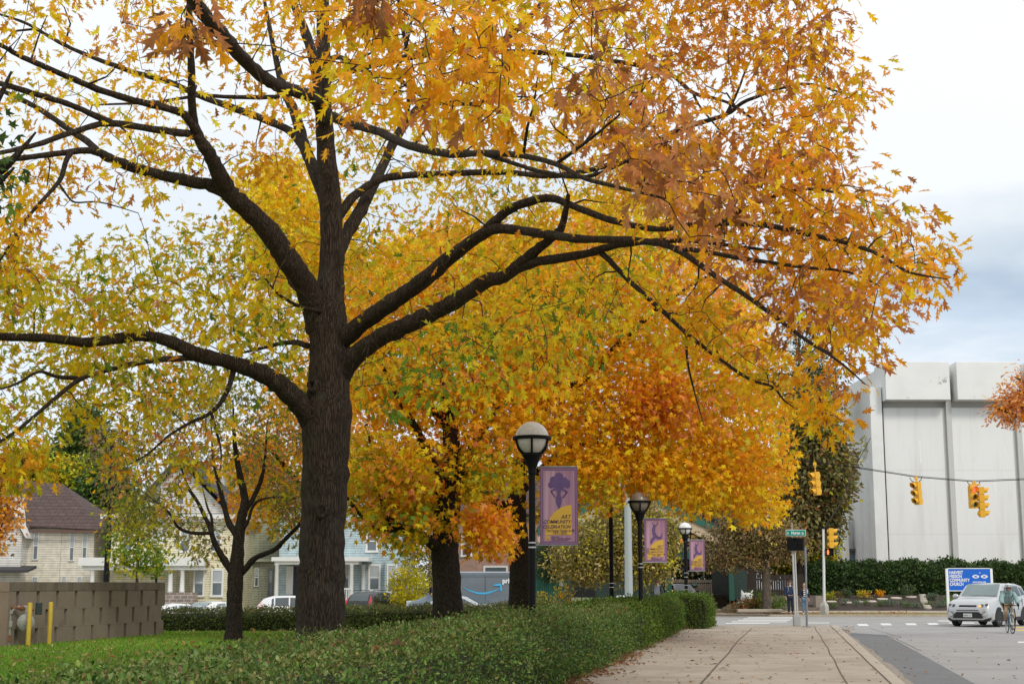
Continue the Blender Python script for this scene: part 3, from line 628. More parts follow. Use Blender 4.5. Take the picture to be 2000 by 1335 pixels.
# ---------------------------------------------------------------- the big oak
OB = P(624, 1300, 25.5); OB = Vector((OB.x, 25.5, 0))
trunk = [(OB.x-.02, 25.5, -.1, .60), (OB.x, 25.5, .25, .47), (*P(626, 1160, 25.5), .425), (*P(629, 1080, 25.5), .40), (*P(633, 960, 25.5), .40), (*P(636, 880, 25.5), .42), (*P(638, 820, 25.5), .44),
         (*P(642, 745, 25.5), .37), (*P(642, 680, 25.5), .345), (*P(640, 620, 25.5), .335), (*P(645, 560, 25.5), .25), (*P(648, 480, 25.5), .215), (*P(645, 390, 25.4), .20), (*P(637, 300, 25.2), .175),
         (*P(632, 200, 25), .15), (*P(632, 100, 25), .125), (*P(631, 0, 25), .11), (*P(640, -150, 25), .07), (*P(650, -300, 25), .03)]
oak_limbs = [trunk]+[px_limb(r) for r in [
    [(622, 840, 25.5, .26), (590, 795, 25.2, .2), (555, 758, 24.9, .185), (518, 732, 24.7, .165), (475, 715, 24.5, .145), (430, 703, 24.3, .13), (380, 690, 24.1, .12), (343, 671, 24, .11), (280, 656, 23.8, .095), (175, 668, 23.4, .085), (105, 661, 23, .075), (0, 657, 22.6, .065), (-100, 650, 22, .045), (-230, 640, 21.5, .02)],
    [(400, 698, 24.2, .06), (343, 700, 24, .05), (285, 706, 23.6, .045), (228, 718, 23.2, .04), (157, 740, 22.7, .036), (105, 780, 22.3, .032), (52, 825, 22, .026), (0, 862, 21.6, .022), (-80, 900, 21, .01)],
    [(150, 738, 22.8, .035), (110, 735, 22.4, .03), (75, 726, 22.1, .024), (30, 750, 21.8, .02), (-20, 765, 21.6, .012)],
    [(458, 718, 24.5, .05), (440, 772, 24.2, .042), (412, 805, 24, .036), (372, 825, 23.8, .03), (330, 850, 23.5, .022), (290, 885, 23.2, .016), (255, 905, 23, .009)],
    [(412, 805, 24, .03), (425, 850, 23.9, .022), (432, 885, 23.7, .014), (428, 930, 23.5, .007)],
    [(628, 640, 25.5, .28), (612, 590, 25.3, .235), (585, 540, 25, .215), (555, 495, 24.7, .2), (525, 452, 24.4, .185), (490, 415, 24.1, .17), (450, 378, 23.8, .16), (428, 340, 23.5, .14), (408, 300, 23.2, .12), (386, 264, 23, .095), (376, 225, 22.8, .075), (374, 140, 22.3, .06), (371, 60, 21.8, .05), (368, -40, 21.2, .04), (360, -160, 20.6, .015)],
    [(388, 270, 23, .07), (370, 262, 22.9, .065), (350, 259, 22.7, .062), (297, 252, 22.3, .058), (210, 241, 21.8, .052), (140, 259, 21.3, .046), (70, 283, 20.9, .04), (7, 297, 20.4, .034), (-90, 320, 20, .02)],
    [(225, 242, 21.9, .045), (190, 228, 21.6, .05), (140, 206, 21.2, .048), (80, 187, 20.8, .045), (0, 163, 20.3, .04), (-90, 140, 19.8, .025)],
    [(382, 255, 22.9, .07), (365, 230, 22.7, .068), (345, 217, 22.5, .062), (262, 196, 22, .055), (192, 175, 21.5, .05), (133, 150, 21, .046), (45, 112, 20.5, .04), (0, 88, 20.2, .034), (-90, 50, 19.7, .018)],
    [(448, 378, 23.8, .13), (413, 362, 23.7, .112), (350, 350, 23.5, .1), (273, 331, 23.2, .09), (220, 312, 22.9, .08), (192, 297, 22.7, .072), (165, 294, 22.5, .055), (105, 301, 22.2, .048), (28, 311, 21.8, .042), (-80, 330, 21.4, .02)],
    [(194, 299, 22.7, .06), (170, 276, 22.9, .056), (133, 252, 23.1, .052), (77, 213, 23.4, .045), (21, 185, 23.7, .04), (-60, 150, 24, .02)],
    [(140, 297, 22.3, .045), (130, 312, 22.2, .042), (120, 345, 22, .038), (105, 367, 21.8, .034), (52, 427, 21.4, .028), (15, 485, 21, .02), (-20, 540, 20.8, .01)],
    [(113, 355, 21.9, .02), (130, 380, 21.8, .017), (147, 395, 21.7, .015), (196, 395, 21.5, .012), (270, 416, 21.2, .006)],
    [(640, 400, 25.4, .14), (615, 335, 25.8, .12), (595, 287, 26.2, .11), (574, 217, 26.8, .1), (556, 180, 27.2, .085), (540, 120, 27.6, .06), (520, 20, 28, .04), (500, -90, 28.4, .015)],
    [(598, 295, 26.1, .085), (567, 257, 26.4, .08), (520, 235, 26.6, .074), (472, 217, 26.8, .068), (385, 185, 27.1, .06), (332, 161, 27.3, .056), (245, 136, 27.5, .05), (140, 95, 27.8, .042), (87, 66, 28, .038), (42, 42, 28.2, .03), (-60, 10, 28.5, .012)],
    [(545, 190, 27.2, .05), (470, 190, 27.2, .044), (385, 188, 27, .035), (300, 200, 26.8, .028), (180, 205, 26.5, .02)],
    [(630, 250, 25.1, .12), (622, 160, 25.6, .11), (610, 105, 25.9, .1), (595, 60, 26.2, .09), (575, 10, 26.6, .08), (550, -70, 27, .05), (530, -180, 27.4, .02)],
    [(632, 235, 24.95, .12), (622, 200, 24.4, .125), (602, 186, 23.6, .115), (570, 176, 22.8, .108), (540, 166, 22, .104), (510, 147, 21.2, .102), (482, 122, 20.5, .1), (455, 93, 19.7, .1), (425, 58, 18.8, .1), (400, 30, 18, .095), (378, -2, 17.2, .09), (345, -60, 16, .06), (300, -160, 15, .02)],
    [(634, 230, 24.9, .12), (650, 228, 24.2, .09), (672, 239, 23.4, .078), (705, 247, 22.4, .072), (740, 257, 21.5, .066), (789, 281, 20, .06), (835, 293, 19, .056), (880, 301, 18, .052), (950, 299, 16.6, .04), (1020, 304, 15.4, .034), (1090, 322, 14.4, .028), (1135, 346, 13.9, .024), (1212, 367, 13.3, .018), (1300, 388, 12.6, .008)],
    [(945, 300, 16.7, .03), (1000, 318, 16, .026), (1060, 336, 15.3, .024), (1130, 346, 14.5, .022), (1180, 335, 14, .018), (1247, 304, 13.4, .01)],
    [(1085, 320, 14.5, .02), (1120, 296, 14.2, .017), (1165, 262, 13.7, .014), (1230, 205, 13.1, .01), (1275, 150, 12.6, .005)],
    [(1022, 305, 15.4, .02), (1030, 250, 15, .016), (1042, 205, 14.6, .011), (1050, 150, 14.2, .006)],
    [(636, 120, 25, .07), (660, 112, 23.8, .045), (687, 122, 22.5, .04), (715, 140, 21.2, .036), (768, 150, 19.2, .032), (810, 178, 17.6, .027), (850, 200, 16.2, .022), (915, 203, 14.8, .018), (985, 190, 13.8, .012), (1040, 190, 13, .006)],
    [(768, 150, 19.2, .025), (785, 118, 18.6, .02), (830, 92, 17.8, .016), (870, 76, 17, .009)],
    [(660, 665, 25.5, .24), (690, 645, 25.3, .165), (740, 607, 24.9, .15), (780, 580, 24.6, .142), (817, 555, 24.3, .135), (880, 502, 23.8, .12), (943, 457, 23.2, .1), (985, 447, 22.8, .082), (1072, 458, 22, .07), (1125, 466, 21.4, .064), (1181, 468, 20.8, .058), (1265, 472, 19.8, .052), (1320, 486, 19.2, .045), (1397, 538, 18.3, .038), (1477, 591, 17.4, .03), (1565, 657, 16.4, .022), (1635, 703, 15.6, .014), (1690, 750, 15, .006)],
    [(935, 462, 23.3, .085), (967, 432, 23.1, .082), (1002, 405, 22.9, .078), (1045, 391, 22.6, .072), (1080, 388, 22.3, .066), (1139, 410, 21.6, .055), (1195, 430, 20.9, .05), (1282, 447, 19.9, .044), (1380, 436, 18.8, .04), (1495, 440, 17.6, .036), (1582, 458, 16.7, .031), (1670, 479, 15.8, .025), (1722, 500, 15.3, .02), (1775, 531, 14.8, .014), (1850, 545, 14.2, .006)],
    [(1310, 483, 19.3, .035), (1380, 492, 18.6, .032), (1453, 505, 17.8, .028), (1565, 521, 16.7, .022), (1656, 531, 15.8, .014), (1720, 560, 15.2, .007)],
    [(1397, 440, 18.6, .03), (1470, 400, 18, .024), (1560, 370, 17.2, .018), (1650, 380, 16.5, .012), (1740, 410, 15.8, .006)],
    [(662, 730, 25.5, .25), (690, 698, 25.3, .185), (740, 660, 24.9, .165), (780, 642, 24.6, .155), (810, 628, 24.4, .15), (850, 608, 24.1, .142), (887, 590, 23.8, .135), (950, 549, 23.3, .12), (985, 540, 23, .11), (1020, 512, 22.7, .095), (1055, 482, 22.4, .08), (1090, 454, 22.1, .07), (1102, 425, 22, .055), (1110, 380, 21.8, .035)],
    [(1010, 525, 22.8, .08), (1050, 511, 22.5, .078), (1090, 505, 22.2, .074), (1153, 493, 21.6, .066), (1195, 481, 21.2, .055), (1262, 472, 20.6, .045), (1350, 470, 19.8, .035), (1430, 480, 19, .025), (1520, 490, 18, .012)],
    [(1170, 490, 21.5, .048), (1190, 508, 21.3, .044), (1230, 549, 21, .04), (1300, 612, 20.5, .034), (1337, 647, 20.2, .031), (1390, 689, 19.8, .027), (1460, 738, 19.3, .022), (1509, 755, 18.9, .017), (1530, 780, 18.7, .012), (1560, 802, 18.4, .006)],
    [(1340, 650, 20.2, .022), (1342, 700, 20.1, .017), (1355, 760, 20, .013), (1375, 830, 19.8, .006)],
    [(656, 430, 25.5, .11), (690, 385, 25.6, .085), (730, 356, 25.7, .072), (775, 344, 25.8, .068), (880, 339, 26, .062), (985, 336, 26, .058), (1090, 343, 26, .054), (1200, 318, 25.6, .05), (1280, 275, 25.2, .047), (1341, 248, 24.8, .044), (1418, 224, 24.2, .038), (1460, 196, 23.8, .032), (1565, 164, 23, .024), (1650, 182, 22.2, .014), (1720, 190, 21.6, .006)],
    [(1418, 224, 24.2, .03), (1440, 180, 24, .024), (1460, 130, 23.7, .016), (1500, 60, 23.4, .008)],
    [(640, 150, 25, .08), (720, 128, 25.2, .07), (800, 112, 25.4, .064), (900, 98, 25.5, .058), (978, 101, 25.5, .054), (1090, 105, 25.2, .05), (1195, 119, 24.6, .045), (1302, 142, 24, .04), (1355, 182, 23.6, .033), (1420, 200, 23, .025), (1520, 260, 22.2, .018), (1620, 270, 21.5, .008)],
    [(1355, 185, 23.6, .025), (1370, 212, 23.4, .018), (1420, 270, 23, .014), (1480, 335, 22.4, .01), (1560, 380, 21.8, .005)],
    [(652, 520, 25.5, .16), (668, 475, 25.6, .13), (690, 435, 25.8, .125), (715, 390, 26.1, .115), (745, 330, 26.5, .1), (785, 250, 27, .09), (840, 190, 27.5, .085), (900, 145, 27.8, .08), (950, 108, 28, .074), (995, 70, 28.2, .068), (1055, 12, 28.5, .06), (1110, -70, 28.8, .04), (1150, -160, 29, .015)],
    [(790, 245, 27, .05), (800, 180, 26.4, .045), (795, 100, 26, .04), (780, 20, 25.6, .03), (775, -80, 25.2, .014)],
    [(600, 675, 25.4, .06), (575, 668, 25.8, .05), (540, 672, 26.4, .04), (500, 682, 27.2, .03), (450, 690, 28, .018), (400, 670, 28.6, .008)],
    [(640, 610, 25.5, .05), (590, 600, 24.5, .035), (545, 575, 23.8, .025), (520, 545, 23.2, .015)],
]]
HOLES = [(330, 410, 195, 48), (430, 275, 60, 40), (520, 235, 32, 40), (470, 28, 70, 26), (225, 15, 48, 20), (70, 66, 30, 20), (1392, 150, 38, 34), (1318, 222, 45, 26), (1098, 255, 26, 20), (668, 105, 24, 26), (100, 470, 60, 40), (95, 740, 60, 28), (190, 800, 55, 34), (60, 690, 50, 16), (1470, 240, 22, 14), (300, 60, 40, 24), (190, 120, 40, 16), (400, 350, 30, 30)]
P_RIGHT = [(GOLD, 4), (AMBER, 6), (ORANGE, 1.2), (RUST, 3.6), (YEL, .8), (BROWN, .3), (YG, .3)]
P_RUST = [(RUST, 6), (BROWN, 1.2), (AMBER, 3), ((.54, .25, .09), 3), (GOLD, 1.4)]
P_TOP = [(AMBER, 4), (GOLD, 5), (YEL, 2), (RUST, 1.4), (YG, .6), (BROWN, .4)]
P_CEN = [(GOLD, 5), (YEL, 4), (YG, 2.6), (AMBER, 1.6), (GRN, .7), (ORANGE, .6)]
P_UL = [(GOLD, 5), (YEL, 3), (AMBER, 3), (YG, .9), (RUST, .6), (BROWN, .35)]
P_LL = [(YG, 6), (YEL, 3.2), (GOLD, 2.4), (GRN, 1.5), (AMBER, .6), (RUST, .25)]
def yright(x, y): return rng.uniform(17.5, 23)-3.6*min(max((x-1250)/600, 0), 1)
oak_parts = [
    (sample_px(370, [(1180, -250), (1560, -250), (1590, 0), (1640, 75), (1715, 165), (1635, 240), (1625, 320), (1735, 405), (1785, 475), (1845, 525), (1835, 555), (1790, 560), (1725, 540), (1700, 600), (1715, 640), (1660, 670), (1690, 735), (1640, 750), (1580, 680), (1480, 600), (1330, 520), (1250, 420), (1180, 300)], yright, HOLES), 27, .27, .16, P_RIGHT),
    (sample_px(62, [(1010, 140), (1180, 115), (1320, 185), (1400, 300), (1450, 400), (1430, 500), (1330, 460), (1280, 420), (1180, 290), (1040, 230)], (12, 14.8), [(1098, 255, 26, 20), (1130, 270, 40, 18)]), 10, .16, .17, P_RUST, dict(droop=.9)),
    (sample_px(240, [(560, -250), (1240, -250), (1300, 100), (1180, 280), (980, 290), (760, 250), (640, 260), (560, 120)], (13, 24), HOLES), 17, .25, .165, P_TOP),
    (sample_px(60, [(690, 0), (960, 20), (1010, 180), (960, 250), (760, 200), (660, 80)], (11.5, 13.5), HOLES), 9, .15, .18, [(GOLD, 4), (AMBER, 5), (YEL, 2), (RUST, 1)], dict(droop=1.)),
    (sample_px(9, [(262, 0), (390, 0), (385, 85), (330, 95), (268, 92)], (10.5, 11.5)), 7, .11, .18, [(BROWN, 2), (RUST, 3), (AMBER, 2)], dict(droop=1.2)),
    (sample_px(7, [(640, -20), (750, -20), (745, 40), (650, 40)], (11, 12)), 7, .11, .18, [(BROWN, 5), (RUST, 2)], dict(droop=1.2)),
    (sample_px(250, [(560, 250), (700, 240), (900, 270), (1300, 330), (1330, 480), (1180, 560), (1000, 600), (850, 640), (720, 740), (560, 780), (480, 600), (500, 480)], (21, 31), HOLES), 30, .33, .155, P_CEN),
    (sample_px(205, [(-250, -250), (560, -250), (600, 240), (560, 330), (440, 350), (300, 380), (240, 350), (120, 420), (60, 520), (-250, 560)], (19, 28), HOLES), 28, .27, .165, P_UL),
    (sample_px(290, [(-250, 560), (60, 535), (150, 515), (300, 450), (420, 410), (560, 430), (615, 560), (605, 700), (560, 760), (420, 745), (330, 790), (230, 820), (150, 790), (60, 860), (0, 920), (-250, 930)], (21, 29), HOLES), 34, .33, .17, P_LL),
    (sample_px(60, [(1200, 520), (1330, 570), (1500, 690), (1600, 760), (1640, 820), (1560, 800), (1440, 740), (1300, 640)], (18.2, 21)), 12, .2, .155, [(GOLD, 5), (AMBER, 3), (YG, 2), (YEL, 2)]),
    (sample_px(14, [(1590, 770), (1640, 770), (1650, 830), (1600, 835)], (18, 19)), 11, .16, .155, [(GOLD, 4), (AMBER, 3), (YG, 1)]),
    (sample_px(80, [(140, 770), (420, 740), (430, 930), (340, 985), (290, 950), (190, 920)], (21.5, 25)), 12, .22, .15, [(GOLD, 3), (YG, 4), (AMBER, 1.5), (RUST, 1), (YEL, 2)]),
    (sample_px(40, [(-40, 850), (50, 850), (110, 900), (60, 930), (-40, 940)], (20.5, 22)), 12, .22, .15, [(GOLD, 3), (YG, 3), (AMBER, 2.5), (YEL, 2)]),
    (sample_px(30, [(0, 400), (50, 430), (60, 520), (0, 560)], (20, 22)), 12, .2, .155, P_UL),
    (sample_px(95, [(700, 600), (1000, 600), (1200, 520), (1260, 620), (1000, 760), (760, 800), (690, 770)], (20, 27)), 18, .32, .16, [(YG, 4), (GRN, 3), (YEL, 3), (GOLD, 2)]),
]
oak = make_tree('oak_tree', 'largest oak, thick dark trunk rising from the near hedge, amber crown over the pavement', 'tree', tuple(OB), oak_limbs, oak_parts, OAKBARK, LEAFM, T_OAK, sides=12, trunk_sides=32, clear=bare(oak_limbs, .012), twig=(.006, .016))
# old pruning scars on the oak's trunk
def scar(px, py, r, ang):
    c = P(632, py, 25.5); a = ang; d = Vector((math.sin(a), -math.cos(a), .1)).normalized(); u = Vector((math.cos(a), math.sin(a), 0)); w = d.cross(u)
    base = Vector((c.x, 25.5, c.z))+d*.37
    m = MB(); R = []
    for rr, dd in ((1.5, -.1), (1.35, .03), (1.1, .09), (.75, .1), (.5, .06), (.3, .0), (.05, -.02)):
        R.append([base+d*dd*r/.07*1.0*.6+(u*math.cos(t)*.9+w*math.sin(t)*1.15)*r*rr*(1+.08*math.sin(3*t+px)) for t in (2*PI*j/18 for j in range(18))])
    m.rings(R); m.build('branch_scar', OAKBARK, oak, smooth=80, world=True)
scar(636, 1003, .10, .05); scar(612, 815, .085, -.45); scar(668, 850, .09, .95); scar(622, 762, .09, -.4)
# ---------------------------------------------------------------- maples behind it
P_MAP = [(GOLD, 8), (ORANGE, 1), (YEL, 2.6), (AMBER, 3.4), (CORAL, 1.2), (YG, 1.4)]
P_MAPL = [(GOLD, 4), (YEL, 4), (YG, 3.4), (ORANGE, 2.), (GRN, 1.3), (CORAL, .7)]
b1 = Vector((P(875, 1200, 38).x, 38, 0))
m1_limbs = [[(b1.x+.02, 38, -.1, .52), (b1.x, 38, .3, .42), (*P(873, 1130, 38), .37), (*P(869, 1075, 38), .36), (*P(872, 1010, 38), .33), (*P(885, 930, 38), .27), (*P(880, 840, 38), .22), (*P(870, 740, 38), .16), (*P(865, 640, 38), .12), (*P(870, 520, 38), .07), (*P(875, 420, 38), .03)]]+[px_limb(r) for r in [
    [(869, 1075, 38, .2), (830, 1050, 37.6, .16), (787, 1034, 37.2, .13), (762, 1015, 36.9, .1), (748, 985, 36.7, .07), (735, 920, 36.4, .05), (720, 850, 36, .025)],
    [(787, 1034, 37.2, .09), (740, 1030, 36.8, .07), (700, 1000, 36.5, .05), (670, 960, 36, .03)],
    [(872, 990, 38, .2), (850, 920, 37.5, .14), (820, 850, 37, .1), (780, 780, 36.5, .07), (740, 700, 36, .04)],
    [(876, 960, 38, .18), (920, 880, 38.3, .13), (960, 810, 38.6, .1), (1000, 740, 39, .07), (1040, 660, 39.4, .04)],
    [(880, 840, 38, .15), (830, 780, 38.8, .1), (770, 700, 39.6, .07), (700, 600, 40.4, .04)]]]
m1_parts = [
    (sample_px(620, [(640, 560), (760, 480), (900, 430), (1050, 480), (1100, 600), (1090, 760), (1060, 830), (1000, 880), (900, 860), (800, 900), (720, 870), (690, 780), (640, 700)], (34.5, 41.5)), 34, .42, .165, P_MAP, dict(flat=.5)),
    (sample_px(270, [(700, 860), (800, 880), (900, 870), (990, 890), (990, 960), (930, 960), (860, 1010), (790, 1050), (740, 1040), (690, 1000), (680, 930)], (34.5, 40.5)), 34, .38, .16, P_MAPL, dict(flat=.5)),
    (sample_px(50, [(770, 1030), (850, 1000), (900, 1010), (850, 1050), (800, 1070)], (35, 37.5)), 28, .3, .155, P_MAPL),
    (sample_px(45, [(870, 1010), (960, 990), (1000, 1040), (985, 1085), (930, 1060), (880, 1030)], (34.6, 36.5)), 28, .28, .15, [(ORANGE, 3), (CORAL, 2), (AMBER, 4), (GOLD, 3)]),
    (sample_px(260, [(470, 360), (560, 320), (650, 380), (690, 520), (660, 600), (560, 560), (480, 480)], (38, 44)), 32, .40, .165, [(YEL, 5), (GOLD, 4), (YG, 1.6)]),
]
make_tree('maple_tree', 'golden maple with short stout trunk at the hedge, between the big oak and nearest lamp', 'tree', tuple(b1), m1_limbs, m1_parts, DARKBARK, LEAFM, T_MAPLE, 'maples in autumn colour behind the oak', trunk_sides=24, clear=bare(m1_limbs, .06, 4, .35))
b2 = Vector((P(1014, 1195, 43).x, 43, 0))
m2_limbs = [[(b2.x-.02, 43, -.1, .46), (b2.x, 43, .3, .36), (*P(1016, 1120, 43), .32), (*P(1013, 1060, 43), .31), (*P(1008, 995, 43), .29), (*P(1020, 900, 43), .23), (*P(1060, 790, 43), .19), (*P(1110, 680, 43), .15), (*P(1150, 560, 43), .1), (*P(1180, 440, 43), .04)]]+[px_limb(r) for r in [
    [(1008, 1000, 43, .2), (975, 985, 42.5, .19), (930, 980, 42, .18), (908, 945, 41.6, .16), (888, 912, 41.3, .12), (850, 895, 41, .09), (820, 870, 40.7, .05)],
    [(908, 945, 41.6, .12), (915, 900, 41.2, .1), (930, 850, 41, .08), (960, 800, 40.8, .04)],
    [(1012, 960, 43, .18), (1080, 900, 43.4, .15), (1150, 860, 43.8, .13), (1230, 820, 44.2, .11), (1310, 790, 44.6, .08), (1400, 760, 45, .05), (1480, 740, 45.2, .02)],
    [(1060, 790, 43, .14), (1140, 740, 42.4, .12), (1220, 660, 42, .09), (1300, 590, 41.6, .06), (1380, 540, 41.2, .03)],
    [(1150, 860, 43.8, .09), (1230, 880, 43, .07), (1320, 900, 42.4, .05), (1420, 920, 42, .03), (1490, 960, 41.8, .012)],
    [(1030, 870, 43, .13), (1010, 780, 44, .1), (1000, 680, 45, .08), (990, 560, 46, .05)]]]
m2_parts = [
    (sample_px(900, [(960, 620), (1000, 460), (1150, 380), (1320, 430), (1420, 540), (1470, 610), (1505, 700), (1522, 800), (1512, 880), (1400, 880), (1250, 900), (1100, 880), (1000, 860)], (38.5, 48)), 36, .44, .17, [(GOLD, 7), (YEL, 3.6), (ORANGE, .8), (AMBER, 2.2), (CORAL, 1.), (YG, 1.2)]),
    (sample_px(290, [(1080, 880), (1250, 890), (1400, 870), (1512, 870), (1522, 925), (1500, 985), (1478, 1015), (1430, 965), (1360, 985), (1300, 945), (1240, 950), (1190, 935), (1150, 960), (1130, 930)], (38.5, 46)), 34, .40, .165, [(GOLD, 8), (AMBER, 3), (YEL, 3), (ORANGE, .9), (YG, 1.4)]),
    (sample_px(45, [(1030, 900), (1130, 900), (1150, 960), (1120, 1020), (1080, 1040), (1035, 1030), (1020, 960)], (39, 44)), 16, .3, .14, [(GOLD, 6), (YEL, 3), (YG, 2)]),
    (sample_px(30, [(1150, 940), (1200, 950), (1190, 1000), (1160, 1010)], (38, 39.5)), 14, .22, .13, [(YG, 4), (YEL, 3), (ORANGE, 2)]),
    (sample_px(60, [(960, 990), (1010, 1000), (1000, 1085), (975, 1060)], (40, 41.5)), 14, .2, .14, [(GOLD, 5), (YEL, 3), (AMBER, 2)]),
    (sample_px(70, [(1230, 740), (1310, 720), (1340, 820), (1260, 830)], (39, 40)), 26, .34, .155, [(CORAL, 2), (AMBER, 3), (GOLD, 4)]),
]
make_tree('maple_tree', 'broad bright orange maple spreading over the lamps, trunk just behind the nearest lamp post', 'tree', tuple(b2), m2_limbs, m2_parts, DARKBARK, LEAFM, T_MAPLE, 'maples in autumn colour behind the oak', trunk_sides=24, clear=bare(m2_limbs, .08, 4, .4))
b3 = Vector((P(628, 1235, 49).x, 49, 0))
m3_limbs = [[(b3.x, 49, -.1, .4), (b3.x, 49, .4, .3), (*P(628, 1080, 49), .26), (*P(622, 960, 49), .22), (*P(600, 860, 49), .14), (*P(580, 740, 49), .07)], px_limb([(624, 1000, 49, .15), (580, 940, 48.6, .1), (530, 880, 48.2, .06), (480, 840, 48, .03)]), px_limb([(622, 960, 49, .15), (680, 900, 49.4, .1), (720, 820, 50, .05)])]
make_tree('maple_tree', 'coral orange maple showing between the small forked tree and the oak trunk', 'tree', tuple(b3), m3_limbs, [
    (sample_px(240, [(440, 880), (520, 800), (600, 700), (680, 740), (720, 850), (690, 980), (600, 1020), (540, 1030), (460, 990)], (46, 52)), 32, .42, .17, [(ORANGE, 2), (CORAL, 2), (GOLD, 6), (YEL, 3), (AMBER, 4)])], DARKBARK, LEAFM, T_MAPLE, 'maples in autumn colour behind the oak')
# ---------------------------------------------------------------- small forked tree on the lawn
b4 = Vector((G(456, 1250).x, G(456, 1250).y, 0)); Y4 = b4.y
def f4(rows): return px_limb([(a, b, Y4+d, r) for a, b, d, r in rows])
m4_limbs = [[(b4.x-.02, Y4, -.1, .32), (b4.x, Y4, .25, .255), (*P(458, 1180, Y4), .235), (*P(460, 1130, Y4), .235), (*P(463, 1090, Y4), .2), (*P(467, 1045, Y4), .17), (*P(472, 1010, Y4), .145), (*P(478, 975, Y4), .12), (*P(466, 915, Y4), .09), (*P(458, 860, Y4), .06), (*P(455, 780, Y4), .02)]]+[f4(r) for r in [
    [(458, 1118, 0, .16), (446, 1105, -.1, .12), (432, 1083, -.2, .1), (418, 1056, -.3, .085), (410, 1030, -.4, .07), (389, 985, -.6, .055), (367, 950, -.8, .045), (350, 900, -1, .02)],
    [(411, 1040, -.4, .06), (390, 1041, -.7, .055), (367, 1038, -.9, .05), (347, 1028, -1.1, .045), (330, 1000, -1.3, .035), (313, 986, -1.5, .025), (280, 960, -1.7, .01)],
    [(462, 1122, 0, .15), (478, 1112, 0, .1), (497, 1090, -.1, .085), (537, 1072, -.3, .075), (556, 1053, -.4, .065), (580, 1029, -.6, .055), (600, 1004, -.8, .04), (640, 960, -1, .015)],
    [(466, 1050, 0, .12), (447, 1020, .1, .09), (437, 985, .2, .08), (429, 950, .3, .07), (424, 930, .3, .06), (416, 890, .4, .04), (412, 820, .5, .015)],
    [(474, 1000, 0, .11), (490, 980, .1, .08), (505, 950, .2, .07), (513, 925, .2, .055), (518, 890, .3, .04), (522, 820, .4, .015)],
    [(468, 1040, 0, .06), (483, 1020, -.1, .05), (493, 990, -.2, .045), (510, 975, -.3, .035), (545, 970, -.5, .025), (590, 975, -.7, .01)],
    [(415, 1045, -.3, .05), (413, 1010, -.3, .04), (405, 990, -.2, .03), (395, 950, 0, .012)]]]
P_SM = [((.30, .27, .06), 6), ((.19, .21, .06), 4), (TAUPE, 2), (YG, 4), (RUST, .9), (GRN, 1.5), (GOLD, .7)]
make_tree('young_oak', 'small forked tree with narrow brown trunk on the lawn, between block wall and big oak', 'tree', tuple(b4), m4_limbs, [
    (sample_px(290, [(210, 830), (330, 760), (450, 740), (560, 780), (610, 850), (600, 960), (560, 1000), (400, 920), (300, 930), (210, 960)], (Y4-2.2, Y4+2.2)), 18, .3, .15, P_SM),
    (sample_px(125, [(200, 980), (240, 940), (330, 940), (350, 1010), (430, 1000), (420, 1080), (380, 1085), (330, 1040), (220, 1040)], (Y4-1.8, Y4+1.5)), 18, .28, .145, P_SM),
    (sample_px(45, [(500, 990), (590, 960), (620, 1010), (600, 1060), (540, 1040)], (Y4-1.2, Y4+.6)), 16, .26, .14, P_SM)], DARKBARK, LEAFM, T_OAK, trunk_sides=20, clear=bare(m4_limbs, .03, 3), twig=(.006, .011))
# ---------------------------------------------------------------- green sapling beside the wall
b5 = Vector((P(268, 1150, 56).x, 56, hgt(-14, 56)))
make_tree('sapling', 'slender sapling with light green leaves behind the block wall', 'tree', tuple(b5),
    [[(b5.x, 56, b5.z-.1, .07), (*P(268, 1120, 56), .055), (*P(270, 1060, 56), .045), (*P(266, 1000, 56), .03), (*P(262, 950, 56), .012)]],
    [(sample_px(95, [(220, 1110), (225, 1050), (240, 1000), (258, 960), (275, 985), (295, 1040), (320, 1075), (330, 1105), (290, 1120)], (55, 57)), 20, .26, .15, [((.22, .33, .035), 5), (YG, 3), (GRN, 2), (YEL, 1)])], GREYBARK, LEAFM, T_MAPLE)
# ---------------------------------------------------------------- trees farther off
def far_tree(name, label, x, y, z0, h, tr, blobs, pal, n, per, size, bark=DARKBARK, tmpl=T_OVATE, leafm=LEAFD, spread=.45, group=None, lean=0, cat='tree', ext=.5):
    top = max(b[2]+b[5]*.6 for b in blobs)
    tk = [(x, y, z0-.2, tr*1.3), (x, y, z0+.4, tr), (x+lean*.4, y, z0+h*.35, tr*.85), (x+lean*.8, y, z0+h*.65, tr*.5), (x+lean, y, min(top, z0+h*.95), tr*.12)]
    limbs = [tk]
    for b in blobs[:8]:
        q = np.array(b[:3]); s = np.array([x+lean*.4, y, min(max(z0+h*.3, q[2]-b[5]*1.1), z0+h*.6)])
        mid = (s+q)/2+np.array([0, 0, -.1*h*.2]); limbs.append([(*s, tr*.45), (*mid, tr*.32), (*q, tr*.18), (*(q+(q-s)*ext*np.array([.4, .4, .8])), tr*.05)])
    return make_tree(name, label, cat, (x, y, z0), limbs, [(sample_blobs(n, blobs), int(per*1.5), spread*1.1, size*1.25, pal, dict(droop=.3, tone=.22))], bark, leafm, tmpl, group, sides=8, trunk_sides=14, twig=(.006, .008))
def bl(rows, Y, dY=None):
    """ellipses seen at (px,py,rx,ry) as blobs round depth Y"""
    out = []
    for r in rows:
        px, py, rx, ry = r[:4]; yy = Y+(r[4] if len(r) > 4 else 0); c = P(px, py, yy); s = yy/FPX; out.append((c.x, c.y, c.z, rx*s, (dY or (rx+ry)/2*s), ry*s))
    return out
z = lambda x, y: hgt(x, y)
BG = 'trees behind the houses on the left'
